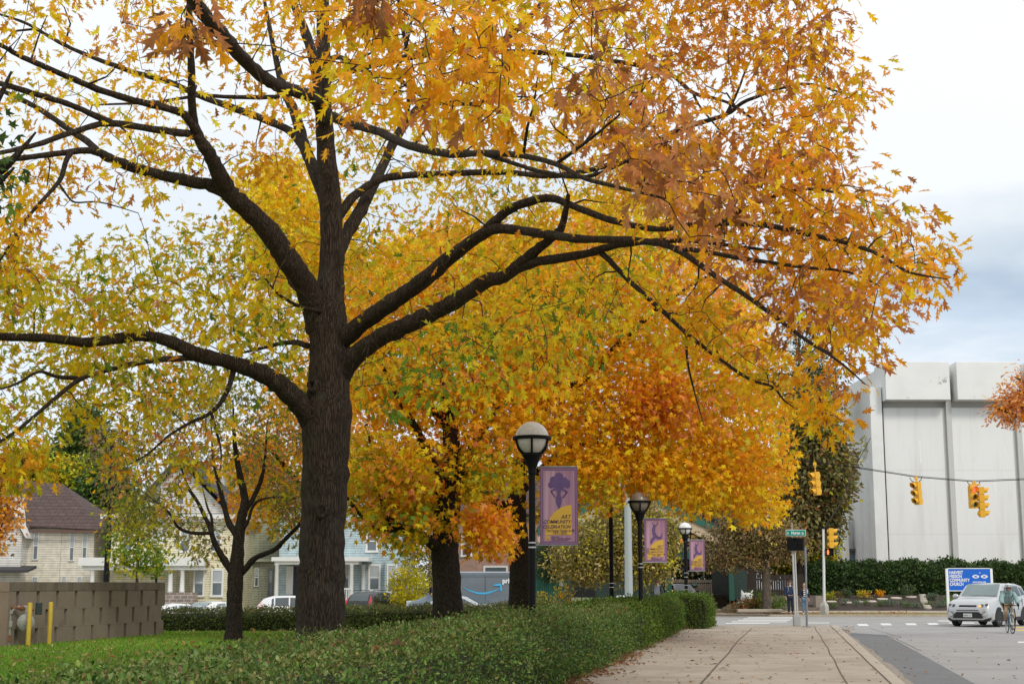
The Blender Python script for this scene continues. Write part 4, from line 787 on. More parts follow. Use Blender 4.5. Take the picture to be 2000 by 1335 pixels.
far_tree('tall_green_tree', 'tall feathery green tree rising behind the brown roofed house', P(165, 1100, 125).x, 125, -.6, 16, .3, bl([(165, 860, 34, 50), (158, 815, 18, 26), (185, 905, 40, 34), (140, 910, 34, 34)], 125), [((.1, .16, .03), 5), ((.16, .22, .04), 4), (DGRN, 2)], 300, 24, .3, group=BG, spread=.6)
far_tree('bushy_tree', 'yellow green bushy tree beside the brown roof slope', P(160, 1100, 118).x, 118, -.6, 10, .25, bl([(150, 965, 40, 36), (190, 940, 38, 34), (130, 925, 34, 26), (170, 1000, 36, 34)], 118), [(YG, 5), ((.25, .3, .03), 4), (YEL, 2), (GRN, 2)], 300, 22, .28, group=BG, spread=.6)
far_tree('dark_tree', 'dark green tree between the brown roofed house and the cream house', P(205, 1100, 115).x, 115, -.6, 9, .3, bl([(205, 1000, 34, 60), (195, 960, 30, 40), (220, 940, 30, 40), (185, 1040, 30, 50)], 115), [(DGRN, 5), (GRN, 2), ((.06, .1, .03), 3)], 300, 22, .28, group=BG, spread=.6)
far_tree('bare_tree', 'thinning reddish tree with mostly bare twigs behind the tall black pole', P(212, 1100, 100).x, 100, -.6, 13, .2, bl([(205, 850, 30, 36), (235, 870, 34, 40), (190, 890, 34, 30), (225, 920, 30, 30)], 100), [(TAUPE, 5), (RUST, 1), ((.3, .22, .15), 3), (GRN, 3)], 60, 12, .2, group=BG)
far_tree('hillside_tree', 'low dark tree in the gap left of the brown roof', P(60, 1100, 130).x, 130, -.6, 11, .25, bl([(60, 915, 40, 26), (95, 905, 36, 26), (25, 930, 36, 30)], 130), [(GRN, 4), (DGRN, 3), (YG, 3), (GOLD, 1)], 220, 20, .3, group=BG, spread=.6)
far_tree('orange_tree', 'small orange leaved tree cut by the left picture edge, by the white gable', P(-30, 1180, 62).x, 62, -.6, 5, .16, bl([(-20, 960, 40, 50), (10, 1005, 32, 50), (-40, 1040, 50, 50), (5, 930, 24, 22)], 62), [((.66, .3, .06), 5), (AMBER, 4), (TAUPE, 4), (GOLD, 2)], 120, 14, .15, tmpl=T_MAPLE, leafm=LEAFM, spread=.3)
far_tree('maple_tree', 'dark green leaved maple whose nearest branch pokes in at the left edge', P(-330, 1200, 19).x, 19, 0, 10, .3, bl([(-30, 240, 40, 36), (10, 325, 38, 22), (-25, 375, 40, 26), (-130, 300, 80, 110), (-250, 250, 130, 150)], 18.5, .5), [((.05, .11, .03), 5), (GRN, 3), ((.08, .15, .04), 3)], 60, 6, .13, tmpl=T_MAPLE, spread=.2, leafm=LEAFM)
far_tree('maple_tree', 'red orange maple with one branch reaching in at the right edge before the white building', P(2420, 1190, 44).x, 44, 0, 8, .2, bl([(1985, 790, 30, 24), (1962, 802, 18, 14), (1998, 745, 12, 34), (1978, 795, 34, 26), (1990, 800, 26, 26), (2005, 770, 30, 40), (2060, 760, 60, 70), (2130, 700, 60, 80)], 44, .6), [((.8, .36, .14), 5), ((.66, .27, .12), 3), (AMBER, 3), (ORANGE, 1)], 240, 14, .105, tmpl=T_OAK, leafm=LEAFM, spread=.24, ext=.04)
RB = 'street trees across the junction'
far_tree('tall_tree', 'tall dark green tree beside the white building, under the hanging signal', P(1565, 1160, 102).x, 102, 0, 15, .4, bl([(1595, 900, 60, 80), (1575, 985, 60, 56), (1618, 935, 40, 60), (1570, 830, 44, 50), (1600, 860, 36, 44), (1600, 1000, 46, 40), (1545, 1040, 60, 36)], 102), [((.33, .26, .09), 4), ((.14, .15, .05), 4), ((.21, .18, .065), 4), (YG, .7), (BROWN, .6)], 900, 22, .27, group=RB, spread=.5)
far_tree('tall_tree', 'airy grey green tree top showing above the orange maple by the white building', P(1575, 1160, 116).x, 116, 0, 22, .35, bl([(1580, 710, 30, 44), (1600, 750, 34, 28), (1560, 760, 30, 40), (1590, 800, 40, 40), (1560, 660, 20, 30)], 116), [(OLIVE, 3), ((.1, .14, .06), 5), (DGRN, 2)], 170, 18, .22, group=RB, spread=.6)
far_tree('crab_apple_tree', 'round brownish crab apple with lichen covered trunk beside the carport', P(1498, 1185, 83).x, 83, .05, 6, .27, bl([(1420, 1060, 50, 36), (1460, 1030, 50, 38), (1500, 1050, 46, 40), (1540, 1060, 40, 34), (1410, 1090, 40, 24), (1480, 1080, 44, 26), (1440, 1015, 34, 24)], 83), [(TAUPE, 5), ((.27, .19, .085), 5), (OLIVE, 4), (RUST, .5), (YG, .6)], 520, 18, .13, bark=GREYBARK, group=RB, spread=.32)
far_tree('dogwood_tree', 'low spreading tree with pale olive gold leaves before the dark green house', P(1225, 1180, 82).x, 82, hgt(6, 82), 6, .16, bl([(1150, 1060, 66, 56), (1230, 1020, 66, 56), (1200, 1080, 66, 44), (1110, 1100, 46, 30), (1280, 1060, 50, 66), (1150, 1110, 60, 34), (1250, 1110, 60, 36), (1300, 1040, 34, 40), (1230, 980, 40, 34)], 82), [((.36, .29, .09), 5), ((.45, .34, .1), 3), (OLIVE, 4), (YG, 2.4), ((.5, .42, .2), 1)], 780, 20, .14, bark=GREYBARK, group=RB, spread=.34)
far_tree('lilac_tree', 'silvery green small tree seen through the carport over the wooden fence', P(1350, 1160, 112).x, 112, 0, 4, .12, bl([(1330, 1090, 34, 34), (1370, 1085, 40, 36), (1410, 1090, 36, 34), (1430, 1095, 30, 30)], 112), [((.17, .19, .11), 5), (OLIVE, 3), ((.3, .32, .24), 2)], 700, 22, .24, group=RB)
far_tree('yellow_green_tree', 'light yellow green tree behind the yew hedge by the signal pole', P(1560, 1160, 108).x, 108, 0, 6, .2, bl([(1555, 1080, 50, 40), (1600, 1060, 36, 44), (1520, 1090, 44, 30), (1585, 1100, 40, 30)], 108), [(YG, 5), (YEL, 2), (GRN, 3), (OLIVE, 2)], 380, 20, .2, group=RB, spread=.5)
BK = 'tree mass behind the brick house'
for i, (px, py, r, yy, pl) in enumerate([(800, 960, 80, 118, [(YG, 4), (GRN, 4), (YEL, 2)]), (1110, 960, 70, 120, [(OLIVE, 4), (RUST, 3), (GRN, 2)]), (1400, 950, 80, 124, [(OLIVE, 4), (RUST, 3), (DGRN, 3)])]):
    far_tree('backyard_tree', ['green backyard tree behind the blue house', 'olive backyard tree behind the brick house', 'rusty olive backyard tree behind the dark green house'][i], P(px, 1150, yy).x, yy, -.2, 10, .25, bl([(px, py, r, 50), (px-40, py+40, 50, 40), (px+45, py+30, 50, 40), (px, py-40, 40, 30)], yy), pl, 260, 20, .26, group=BK, spread=.6)
# ================================================================ BUILDINGS
def siding(name, c, row=.14): 
    return brickmat(name, c, tuple(v*1.04 for v in c), tuple(v*.5 for v in c), 40., row, .016, axes='sum', bump=.5, rough=.6, off=0)
TRIM = mat('white_trim', (.72, .72, .70), .5, .05, 3, dirt_or_shade=((.5, .48, .44), 1.4, .6, .85))
WGLASS = glass('window_glass', (.10, .125, .14), .08)
BLIND = mat('window_blind', (.42, .45, .47), .5, .08, 2)
SHING = lambda n, c: brickmat(n, c, tuple(v*1.25 for v in c), tuple(v*.55 for v in c), .5, .22, .02, axes='xz', bump=.6, rough=.9)
def sc(Y): return Y/FPX
def pbox(mb, x0, x1, y0, y1, Y, dep, m=0):
    """box whose front face covers pixels x0..x1, y0(top)..y1 at depth Y, going back dep"""
    a, b = P(x0, y1, Y), P(x1, y0, Y); return mb.bx(a.x, b.x, Y, Y+dep, a.z, b.z, m)
def window(par, x0, x1, y0, y1, Y, rail=True, blind=.5, fw=None, wmat=None):
    a, b = P(x0, y1, Y), P(x1, y0, Y); f = fw or min(.13, (b.x-a.x)*.16); m = MB()
    m.bx(a.x, a.x+f, Y-.07, Y+.02, a.z, b.z); m.bx(b.x-f, b.x, Y-.07, Y+.02, a.z, b.z)
    m.bx(a.x+f, b.x-f, Y-.07, Y+.02, b.z-f, b.z); m.bx(a.x-.03, b.x+.03, Y-.1, Y+.02, a.z-f*.6, a.z+f*.5)
    if rail: m.bx(a.x+f, b.x-f, Y-.06, Y+.02, (a.z+b.z)/2-.035, (a.z+b.z)/2+.035)
    o = m.build('window', wmat or TRIM, par, world=True)
    M = MB().bx(a.x+f, b.x-f, Y-.035, Y+.02, a.z+f*.5, b.z-f)
    p = M.build('pane', WGLASS, o, world=False); 
    for v in p.data.vertices: v.co -= par.location
    if blind:
        zt = b.z-f; zb_ = zt-(b.z-a.z-1.5*f)*blind
        q = MB().bx(a.x+f+.02, b.x-f-.02, Y-.042, Y-.037, zb_, zt-.02).build('blind', BLIND, o)
        for v in q.data.vertices: v.co -= par.location
    return o
def roofplane(mb, pts, th=.12):
    n = (Vector(pts[1])-Vector(pts[0])).cross(Vector(pts[2])-Vector(pts[0])).normalized(); mb.prism(pts, tuple(n*-th if n.z > 0 else n*th))
# ---------------------------------------------------------------- tan house, far left
Y = 88; GZ = -.6
h = thing('tan_house', 'tan clapboard house with brown shingle roof at the far left', 'house', (P(115, 1150, Y).x, Y, GZ))
TAN = siding('tan_siding', (.72, .67, .56)); WHT = siding('white_siding', (.66, .64, .60)); BROOF = SHING('brown_shingle', (.085, .055, .05))
m = MB(); a, b = P(45, 1040, Y), P(185, 1031, Y); m.bx(a.x, b.x, Y, Y+7, GZ, b.z); m.build('wall', TAN, h, world=True)
e0, e1 = P(28, 1025, Y-.5), P(204, 1034, Y-.5); r0, r1 = P(38, 937, Y+3.8), P(121, 944, Y+3.8)
m = MB(); roofplane(m, [tuple(e0), tuple(e1), tuple(r1), tuple(r0)]); e2 = Vector((e1.x, Y+8, e1.z)); e3 = Vector((e0.x, Y+8, e0.z))
roofplane(m, [tuple(e1), tuple(e2), tuple(r1)]); roofplane(m, [tuple(e2), tuple(e3), tuple(r0), tuple(r1)]); m.build('roof', BROOF, h, world=True)
m = MB(); m.bx(e0.x, e1.x, Y-.62, Y-.5, e1.z-.16, e1.z-.02); m.build('gutter', mat('brown_metal', (.13, .07, .05), .5), h, world=True)
m = MB(); q = P(50, 1040, Y-.15); m.tube([(q.x+.3, Y-.5, q.z+.2), (q.x+.25, Y-.35, q.z), (q.x, Y-.12, q.z-.35), (q.x, Y-.12, GZ)], .055, 8); m.build('downspout', mat('brown_metal', ()), h, world=True)
m = MB(); a, b = P(-60, 1040, Y-1.2), P(43, 1043, Y-1.2); m.prism([(a.x, Y-1.2, GZ), (b.x, Y-1.2, GZ), (b.x, Y-1.2, b.z), P(8, 978, Y-1.2)[:], (a.x, Y-1.2, P(-60, 1040, Y).z)], (0, 5, 0)); m.build('gable_wing', WHT, h, world=True)
m = MB()
for s0, s1 in (((50, 1050), (6, 970)), ((-70, 1050), (10, 970))):
    p, q = P(*s0, Y-1.5), P(*s1, Y-1.5); m.prism([tuple(p), tuple(q), (q.x, q.y, q.z+.2), (p.x, p.y, p.z+.2)], (0, 5.5, 0))
m.build('gable_roof', TRIM, h, world=True)
m = MB(); a, b = P(-40, 1124, Y-2.4), P(55, 1112, Y-2.4); m.prism([(a.x, Y-2.4, b.z-.15), (b.x, Y-2.4, b.z-.15), (b.x, Y-2.4, b.z), (a.x, Y-2.4, b.z)], (0, 1.5, .25)); m.build('porch_roof', mat('charcoal_roof', (.05, .048, .05), .8), h, world=True)
for q in ((64, 77, 1037, 1092), (135, 147, 1042, 1094), (160, 172, 1043, 1092)): window(h, *q, Y, blind=.45)
for q in ((61, 75, 1125, 1165), (119, 131, 1124, 1165), (149, 160, 1125, 1165)): window(h, *q, Y, blind=.7)
m = MB(); a, b = P(176, 1056, Y+6), P(212, 1056, Y+6); m.bx(a.x, b.x, Y+6, Y+10, GZ, a.z); m.build('rear_wing', TAN, h, world=True)
m = MB(); q = [P(172, 1054, Y+5.6), P(216, 1054, Y+5.6), P(196, 1032, Y+8), P(176, 1032, Y+8)]; roofplane(m, [tuple(t) for t in q]); m.build('rear_roof', BROOF, h, world=True)
# ---------------------------------------------------------------- cream house
Y = 87; GZ = -.58
h = thing('cream_house', 'cream Victorian house with white cornice, bay windows and columned porch', 'house', (P(345, 1150, Y).x, Y, GZ))
CRM = siding('cream_siding', (.74, .68, .47)); GROOF = SHING('grey_shingle', (.06, .062, .07))
m = MB(); a, b = P(220, 1010, Y), P(462, 1010, Y); m.bx(a.x, b.x, Y, Y+9, GZ, a.z); m.build('wall', CRM, h, world=True)
m = MB(); a, b = P(196, 1012, Y-.7), P(472, 1003, Y-.7); m.bx(a.x, b.x, Y-.7, Y+9.6, a.z, b.z); a, b = P(210, 1018, Y-.35), P(466, 1012, Y-.35); m.bx(a.x, b.x, Y-.35, Y-.003, a.z, b.z-.003); m.build('cornice', TRIM, h, world=True)
m = MB(); a = P(262, 1002, Y-.3); b = P(446, 1002, Y-.3); t = P(352, 905, Y-.3); m.prism([tuple(a), tuple(b), tuple(t)], (0, 7, 0)); m.build('gable', WHT, h, world=True)
m = MB()
for p, q in ((P(252, 1003, Y-.9), P(352, 893, Y-.9)), (P(456, 1003, Y-.9), P(352, 893, Y-.9))): m.prism([tuple(p), tuple(q), (q.x, q.y, q.z+.28), (p.x, p.y, p.z+.28)], (0, 9, 0))
m.build('roof', GROOF, h, world=True)
m = MB(); a = P(378, 985, Y+5); b = P(440, 880, Y+5); m.bx(a.x, b.x, Y+5, Y+9, a.z-2, b.z-1); t = P(409, 848, Y+7); lo = P(370, 905, Y+4.6)
m.build('tower', WHT, h, world=True)
window(h, 296, 318, 938, 985, Y-.3, blind=.4); window(h, 345, 362, 950, 985, Y-.3, blind=.4)
for q in ((238, 262, 1030, 1075), (296, 322, 1030, 1076), (350, 374, 1032, 1076), (410, 434, 1030, 1076)): window(h, *q, Y, blind=.5)
# porch
m = MB(); a, b = P(152, 1104, Y-2.6), P(400, 1088, Y-2.6); m.bx(a.x, b.x, Y-2.6, Y-.01, a.z, b.z); a2, b2 = P(160, 1112, Y-2.4), P(398, 1104, Y-2.4); m.bx(a2.x, b2.x, Y-2.4, Y-.01, a2.z, a.z-.002); m.build('porch_roof', TRIM, h, world=True)
for px in (180, 208, 333, 356):
    a = P(px, 1112, Y-2.3); bq = P(px, 1156, Y-2.3); m = MB(); m.lathe((a.x, Y-2.2, 0), [(.15, bq.z), (.17, bq.z+.05), (.145, bq.z+.1), (.12, a.z-.12), (.16, a.z-.06), (.16, a.z)], 14); m.build('porch_column', TRIM, h, world=True, smooth=50)
STONE = brickmat('porch_stone', (.34, .24, .20), (.22, .17, .15), (.4, .38, .35), .42, .2, .03, axes='sum', bump=.8)
m = MB(); a, b = P(322, 1178, Y-2.5), P(378, 1156, Y-2.5); m.bx(a.x, b.x, Y-2.5, Y-.02, GZ, b.z-.003); m.build('porch_wall', STONE, h, world=True)
m = MB(); a, b = P(168, 1178, Y-2.5), P(318, 1162, Y-2.5); m.bx(a.x, b.x, Y-2.5, Y-.02, GZ, b.z); m.build('porch_base', TRIM, h, world=True)
m = MB(); a, b = P(368, 1090, Y-1.3), P(446, 1090, Y-1.3); m.prism([(a.x-.25, Y-.02, GZ), (a.x+.35, Y-1.3, GZ), (b.x-.35, Y-1.3, GZ), (b.x+.25, Y-.02, GZ)], (0, 0, a.z-GZ)); m.build('bay', CRM, h, world=True)
window(h, 377, 401, 1110, 1163, Y-1.32, blind=.55); window(h, 411, 438, 1110, 1163, Y-1.32, blind=.5)
# ---------------------------------------------------------------- sage house
Y = 93; GZ = -.55
h = thing('sage_house', 'sage green clapboard house squeezed between cream house and blue house', 'house', (P(505, 1150, Y).x, Y, GZ))
SAGE = siding('sage_siding', (.36, .38, .28), .16)
m = MB(); a, b = P(448, 960, Y), P(556, 960, Y); m.bx(a.x, b.x, Y, Y+10, GZ, a.z); m.build('wall', SAGE, h, world=True)
m = MB()
for p, q in ((P(440, 962, Y-.5), P(502, 890, Y-.5)), (P(564, 962, Y-.5), P(502, 890, Y-.5))): m.prism([tuple(p), tuple(q), (q.x, q.y, q.z+.25), (p.x, p.y, p.z+.25)], (0, 10.6, 0))
m.build('roof', GROOF, h, world=True)
m = MB(); m.prism([P(450, 961, Y)[:], P(554, 961, Y)[:], P(502, 895, Y)[:]], (0, 9, 0)); m.build('gable', WHT, h, world=True)
m = MB(); a, b = P(465, 1096, Y-.4), P(545, 1090, Y-.4); m.bx(a.x, b.x, Y-.4, Y-.005, a.z, b.z); m.build('eave_trim', mat('sage_trim', (.42, .43, .34)), h, world=True)
window(h, 497, 506, 1109, 1144, Y, blind=.4); window(h, 523, 534, 1111, 1164, Y, blind=.5, wmat=mat('grey_frame', (.25, .26, .27)))
# ---------------------------------------------------------------- blue house
Y = 90; GZ = -.5
h = thing('blue_house', 'pale blue clapboard house with white porch behind the oak trunk', 'house', (P(665, 1150, Y).x, Y, GZ))
BLU = siding('blue_siding', (.42, .53, .56), .15)
m = MB(); a, b = P(548, 985, Y), P(790, 985, Y); m.bx(a.x, b.x, Y, Y+10, GZ, a.z); m.build('wall', BLU, h, world=True)
m = MB()
for p, q in ((P(536, 990, Y-.6), P(669, 890, Y-.6)), (P(802, 990, Y-.6), P(669, 890, Y-.6))): m.prism([tuple(p), tuple(q), (q.x, q.y, q.z+.3), (p.x, p.y, p.z+.3)], (0, 11, 0))
m.build('roof', GROOF, h, world=True)
m = MB(); m.prism([P(550, 986, Y)[:], P(788, 986, Y)[:], P(669, 896, Y)[:]], (0, 9.5, 0)); m.build('gable', BLU, h, world=True)
m = MB(); a, b = P(530, 1095, Y-2.4), P(720, 1087, Y-2.4); m.bx(a.x, b.x, Y-2.4, Y-.01, a.z, b.z); a2, b2 = P(536, 1101, Y-2.25), P(700, 1095, Y-2.25); m.bx(a2.x, b2.x, Y-2.25, Y-.01, a2.z, a.z-.002); m.build('porch_roof', TRIM, h, world=True)
for px in (541, 687, 704):
    a = P(px, 1101, Y-2.1); m = MB(); m.lathe((a.x, Y-2.1 if px != 704 else Y-.25, 0), [(.15, -.1), (.14, .1), (.11, a.z-.12), (.16, a.z-.05), (.16, a.z)], 14); m.build('porch_column', TRIM, h, world=True, smooth=50)
m = MB(); a, b = P(560, 1105, Y), P(572, 1160, Y); m.bx(a.x, b.x, Y-.08, Y-.001, b.z, a.z); m.build('door_trim', TRIM, h, world=True)
m = MB(); a, b = P(572, 1105, Y), P(590, 1165, Y); m.bx(a.x, b.x, Y-.06, Y-.001, b.z, a.z); m.build('door', mat('navy_door', (.015, .02, .045), .4), h, world=True)
m = MB(); a, b = P(640, 1150, Y-2.3), P(686, 1148, Y-2.3); m.bx(a.x, b.x, Y-2.28, Y-2.2, b.z-.08, b.z); c = P(640, 1174, Y-2.3); m.bx(a.x, b.x, Y-2.28, Y-2.2, c.z, c.z+.07)
for i in range(11): x = a.x+(b.x-a.x)*i/10; m.bx(x-.025, x+.025, Y-2.265, Y-2.215, c.z+.07, b.z-.08)
m.build('balustrade', TRIM, h, world=True)
m = MB(); a, b = P(536, 1180, Y-2.4), P(705, 1173, Y-2.4); m.bx(a.x, b.x, Y-2.4, Y-.01, GZ, b.z); m.build('porch_floor', mat('porch_grey', (.35, .36, .37)), h, world=True)
window(h, 667, 683, 1103, 1148, Y, blind=.6); window(h, 714, 739, 1036, 1076, Y, blind=.2)
window(h, 719, 744, 1101, 1152, Y, blind=.55)
m = MB(); a, b = P(752, 1090, Y-.9), P(789, 1090, Y-.9); m.prism([(a.x, Y-.01, GZ), (a.x, Y-.9, GZ), (b.x, Y-.9, GZ), (b.x, Y-.01, GZ)], (0, 0, a.z-GZ)); m.build('bay', BLU, h, world=True)
window(h, 755, 776, 1101, 1156, Y-.92, blind=.5)
# ---------------------------------------------------------------- brick house
Y = 104; GZ = -.3
h = thing('brick_house', 'pinkish brick house with white door trim behind the delivery van', 'house', (P(960, 1150, Y).x, Y, GZ))
BRK = brickmat('pink_brick', (.40, .20, .15), (.34, .17, .13), (.40, .33, .28), .22, .075, .012, axes='sum', bump=.5)
m = MB(); a, b = P(838, 1000, Y), P(1092, 1000, Y); m.bx(a.x, b.x, Y, Y+10, GZ, a.z); m.build('wall', BRK, h, world=True)
m = MB(); q = [P(828, 1002, Y-.6), P(1108, 1002, Y-.6), P(1080, 930, Y+5), P(850, 930, Y+5)]; roofplane(m, [tuple(t) for t in q], .15)
q2 = [Vector((q[0].x, Y+10.6, q[0].z)), Vector((q[1].x, Y+10.6, q[1].z))]; roofplane(m, [tuple(q2[0]), tuple(q2[1]), tuple(q[2]), tuple(q[3])], .15); roofplane(m, [tuple(q[1]), tuple(q2[1]), tuple(q[2])], .15); roofplane(m, [tuple(q[0]), tuple(q2[0]), tuple(q[3])], .15); m.build('roof', BROOF, h, world=True)
window(h, 944, 992, 1104, 1160, Y, blind=.0); window(h, 868, 888, 1040, 1085, Y); window(h, 900, 922, 1040, 1085, Y); window(h, 1060, 1080, 1040, 1060, Y)
m = MB(); q = [P(1066, 1092, Y-2.5), P(1112, 1092, Y-2.5), P(1106, 1072, Y-.02), P(1066, 1072, Y-.02)]; roofplane(m, [tuple(t) for t in q], .1); m.build('lean_to_roof', SHING('rust_shingle', (.2, .12, .1)), h, world=True)
# ---------------------------------------------------------------- green fence and dark green house
FG = brickmat('green_board', (.03, .17, .115), (.024, .14, .095), (.01, .05, .035), .13, 8., .018, axes='xz', bump=.6, rough=.7, off=0)
Y = 88
f = thing('board_fence', 'bright green vertical board fence with a small white box, right of the nearest lamp', 'fence', (P(1080, 1170, Y).x, Y, -.2))
m = MB(); pbox(m, 1030, 1108, 1112, 1178, Y, .08); m.build('boards', FG, f, world=True)
for x0 in (1108, 1026): m = MB(); pbox(m, x0, x0+5, 1108, 1178, Y-.03, .14); m.build('post', FG, f, world=True)
m = MB(); pbox(m, 1092, 1101, 1133, 1144, Y-.12, .11); m.build('meter_box', mat('box_white', (.55, .57, .57)), f, world=True, bevel=.02)
Y = 97; GZ = -.05
DG = siding('dark_green_siding', (.014, .034, .026), .2); DGT = mat('green_trim', (.02, .12, .085), .5, .1); BLK = mat('near_black', (.006, .007, .007), .7); BEI = mat('beige_soffit', (.50, .40, .27), .7)
h = thing('dark_green_house', 'dark green house with green gable trim, balcony and open carport', 'house', (P(1290, 1160, Y).x, Y, GZ))
m = MB(); pbox(m, 1112, 1308, 960, 1166, Y, 12); m.build('wall', DG, h, world=True)
m = MB(); pbox(m, 1118, 1162, 1098, 1166, Y-.05, .045); m.build('garage_shade_panel', BLK, h, world=True)  # black slab on the wall paints in the shade of the garage interior
for q_ in ((1432, 1458, 1096, 1170, Y, 10), (1308.1, 1431.9, 1000, 1070, Y+2.6, 1.5)): m = MB(); pbox(m, *q_); m.build('side_wall', DG, h, world=True)
# balcony slab, beam, railing
m = MB(); pbox(m, 1318, 1436, 1068, 1091, Y-.6, 3); m.build('balcony', mat('balcony_green', (.014, .075, .055), .5), h, world=True)
m = MB(); pbox(m, 1308, 1436, 1091.5, 1101, Y-.3, 3.2); m.build('carport_beam', BLK, h, world=True)
m = MB(); pbox(m, 1318, 1410, 1039, 1041.5, Y-.55, .06)
for i in range(30): x = 1319+i*3.1; pbox(m, x, x+.7, 1041.5, 1068, Y-.54, .03)
m.build('railing', mat('dark_metal', (.02, .025, .025), .5), h, world=True)
for x0, x1 in ((1425, 1433), (1300, 1311)): m = MB(); pbox(m, x0, x1, 1098, 1172, Y-.4, .3); m.build('carport_post', mat('balcony_green', ()), h, world=True)
for q_ in ((1330, 1340, 1000, 1068, -.4, .25), (1300, 1329.9, 1027, 1032, -.35, .15), (1318, 1321, 1000, 1026.9, -.35, .15)): m = MB(); pbox(m, *q_[:4], Y+q_[4], q_[5]); m.build('white_post', TRIM, h, world=True)
m = MB(); pbox(m, 1341, 1402, 1006, 1066, Y+1.2, .1); m.build('balcony_shade_panel', BLK, h, world=True)  # black panel painted in for the shade inside the balcony
pk = (1228, 945)
for nm, mm, dx, th, y0 in (('gable_trim', DGT, 0, .42, Y-1.4), ('gable_soffit', BEI, 0, .75, Y-1.25)):
    m = MB()
    for e_ in ((1404, 1030), (1050, 1032)):
        p, q = P(*e_, y0), P(*pk, y0)
        top = 0 if nm == 'gable_trim' else -.43; m.prism([(p.x, p.y, p.z+top-th), (q.x, q.y, q.z+top-th), (q.x, q.y, q.z+top), (p.x, p.y, p.z+top)], (0, .14 if nm == 'gable_trim' else 2., 0))
    m.build(nm, mm, h, world=True)
m = MB()
for e_ in ((1404, 1030), (1050, 1032)): p, q = P(*e_, Y-1.2), P(*pk, Y-1.2); m.prism([(p.x, p.y, p.z+.01), (q.x, q.y, q.z+.01), (q.x, q.y, q.z+.14), (p.x, p.y, p.z+.14)], (0, 7, 0))
m.build('roof', SHING('green_roof', (.03, .07, .06)), h, world=True)
m = MB(); m.prism([P(1120, 1008, Y)[:], P(1300, 1000, Y)[:], P(1230, 962, Y)[:]], (0, 1.2, 0)); m.build('gable_wall', DG, h, world=True)
# fences and carport back
WOODF = brickmat('grey_board', (.30, .25, .19), (.25, .205, .155), (.05, .04, .03), .14, 8., .016, axes='xz', bump=.6, off=0)
f = thing('board_fence', 'weathered tan board fence seen through the carport', 'fence', (P(1395, 1165, 109).x, 109, 0)); m = MB(); pbox(m, 1306, 1436, 1131, 1164, 109, .08); m.build('boards', WOODF, f, world=True); m = MB(); pbox(m, 1306, 1436, 1135, 1137, 108.94, .05); m.build('rail', WOODF, f, world=True); m = MB(); pbox(m, 1306, 1436, 1158, 1160, 108.94, .05); m.build('rail', WOODF, f, world=True)
s = thing('carport_sign', 'tiny green sign with white lettering on the fence behind the carport', 'sign', P(1357, 1144, 108.9)[:]); m = MB(); pbox(m, 1351, 1363, 1137.5, 1143.5, 108.86, .05); m.build('panel', mat('sign_green_dark', (.01, .09, .07)), s, world=True)
text_mesh('lettering', 'PARKING', .085, TRIM, s, (-.2, -.06, .14)); text_mesh('lettering', 'ONLY', .085, TRIM, s, (-.12, -.06, .04))
PICK = mat('dark_brown_picket', (.035, .024, .018), .85, .3, 6)
f = thing('picket_fence', 'dark brown picket fence behind the two waiting pedestrians', 'fence', (P(1508, 1165, 99).x, 99, .3)); m = MB()
for i in range(26):
    x = 1452+i*4.6; pbox(m, x, x+2.6, 1121+random.uniform(-1, 1)-(0 if x > 1475 else 6), 1168, 99, .03)
m.build('pickets', PICK, f, world=True); m = MB(); pbox(m, 1450, 1570, 1129, 1132, 99.035, .05); m.build('rail', PICK, f, world=True); m = MB(); pbox(m, 1450, 1570, 1152, 1155, 99.035, .05); m.build('rail', PICK, f, world=True)
m = MB(); pbox(m, 1450, 1475, 1113, 1168, 98.9, .09); m.build('gate_panel', PICK, f, world=True)
# steps and retaining walls
TIE = mat('timber_tie', (.16, .125, .10), .9, .3, 4, .5, 20); s = thing('garden_steps', 'timber garden steps behind the pedestrians', 'steps', (P(1560, 1190, 92).x, 91, 0))
m = MB()
for i in range(5): pbox(m, 1505+i*3, 1612, 1163+i*5.6, 1169+i*5.6, 97-i*1.2, 1.3-.01*i)
m.build('treads', TIE, s, world=True)
for q_ in ((1500, 1508, 1163, 1190, 93, .4), (1594, 1612, 1163, 1188, 92.4, 1.0)): m = MB(); pbox(m, *q_); m.build('side_wall', mat('step_concrete', (.27, .23, .19), .9, .15), s, world=True)
k = thing('retaining_kerb', 'low concrete kerb round the planting at the crab apple', 'kerb', (P(1480, 1192, 82).x, 82, 0)); m = MB(); pbox(m, 1441, 1528, 1188.5, 1195, 82, .35); m.build('kerb_stone', CONC2, k, world=True, bevel=.04)
# rocky bank with plants under the crab apple
m = MB(); nx, ny = 24, 8; a0 = P(1425, 1190, 83).x; a1 = P(1535, 1190, 83).x
for i in range(nx+1):
    for j in range(ny+1):
        u = i/nx; x = a0+(a1-a0)*u; y = 82.3+7*j/ny; m.v.append((x, y, .02+.42*S(j/ny*1.1)*S(u*3)*S((1-u)*5)+random.uniform(-.04, .05)))
for i in range(nx):
    for j in range(ny): m.f.append((i*(ny+1)+j, (i+1)*(ny+1)+j, (i+1)*(ny+1)+j+1, i*(ny+1)+j+1)); m.m.append(0)
struct(m.build('bank', mat('bank_soil', (.13, .065, .04), .95, .4, 6, .9, 20, col2=(.1, .1, .035))))
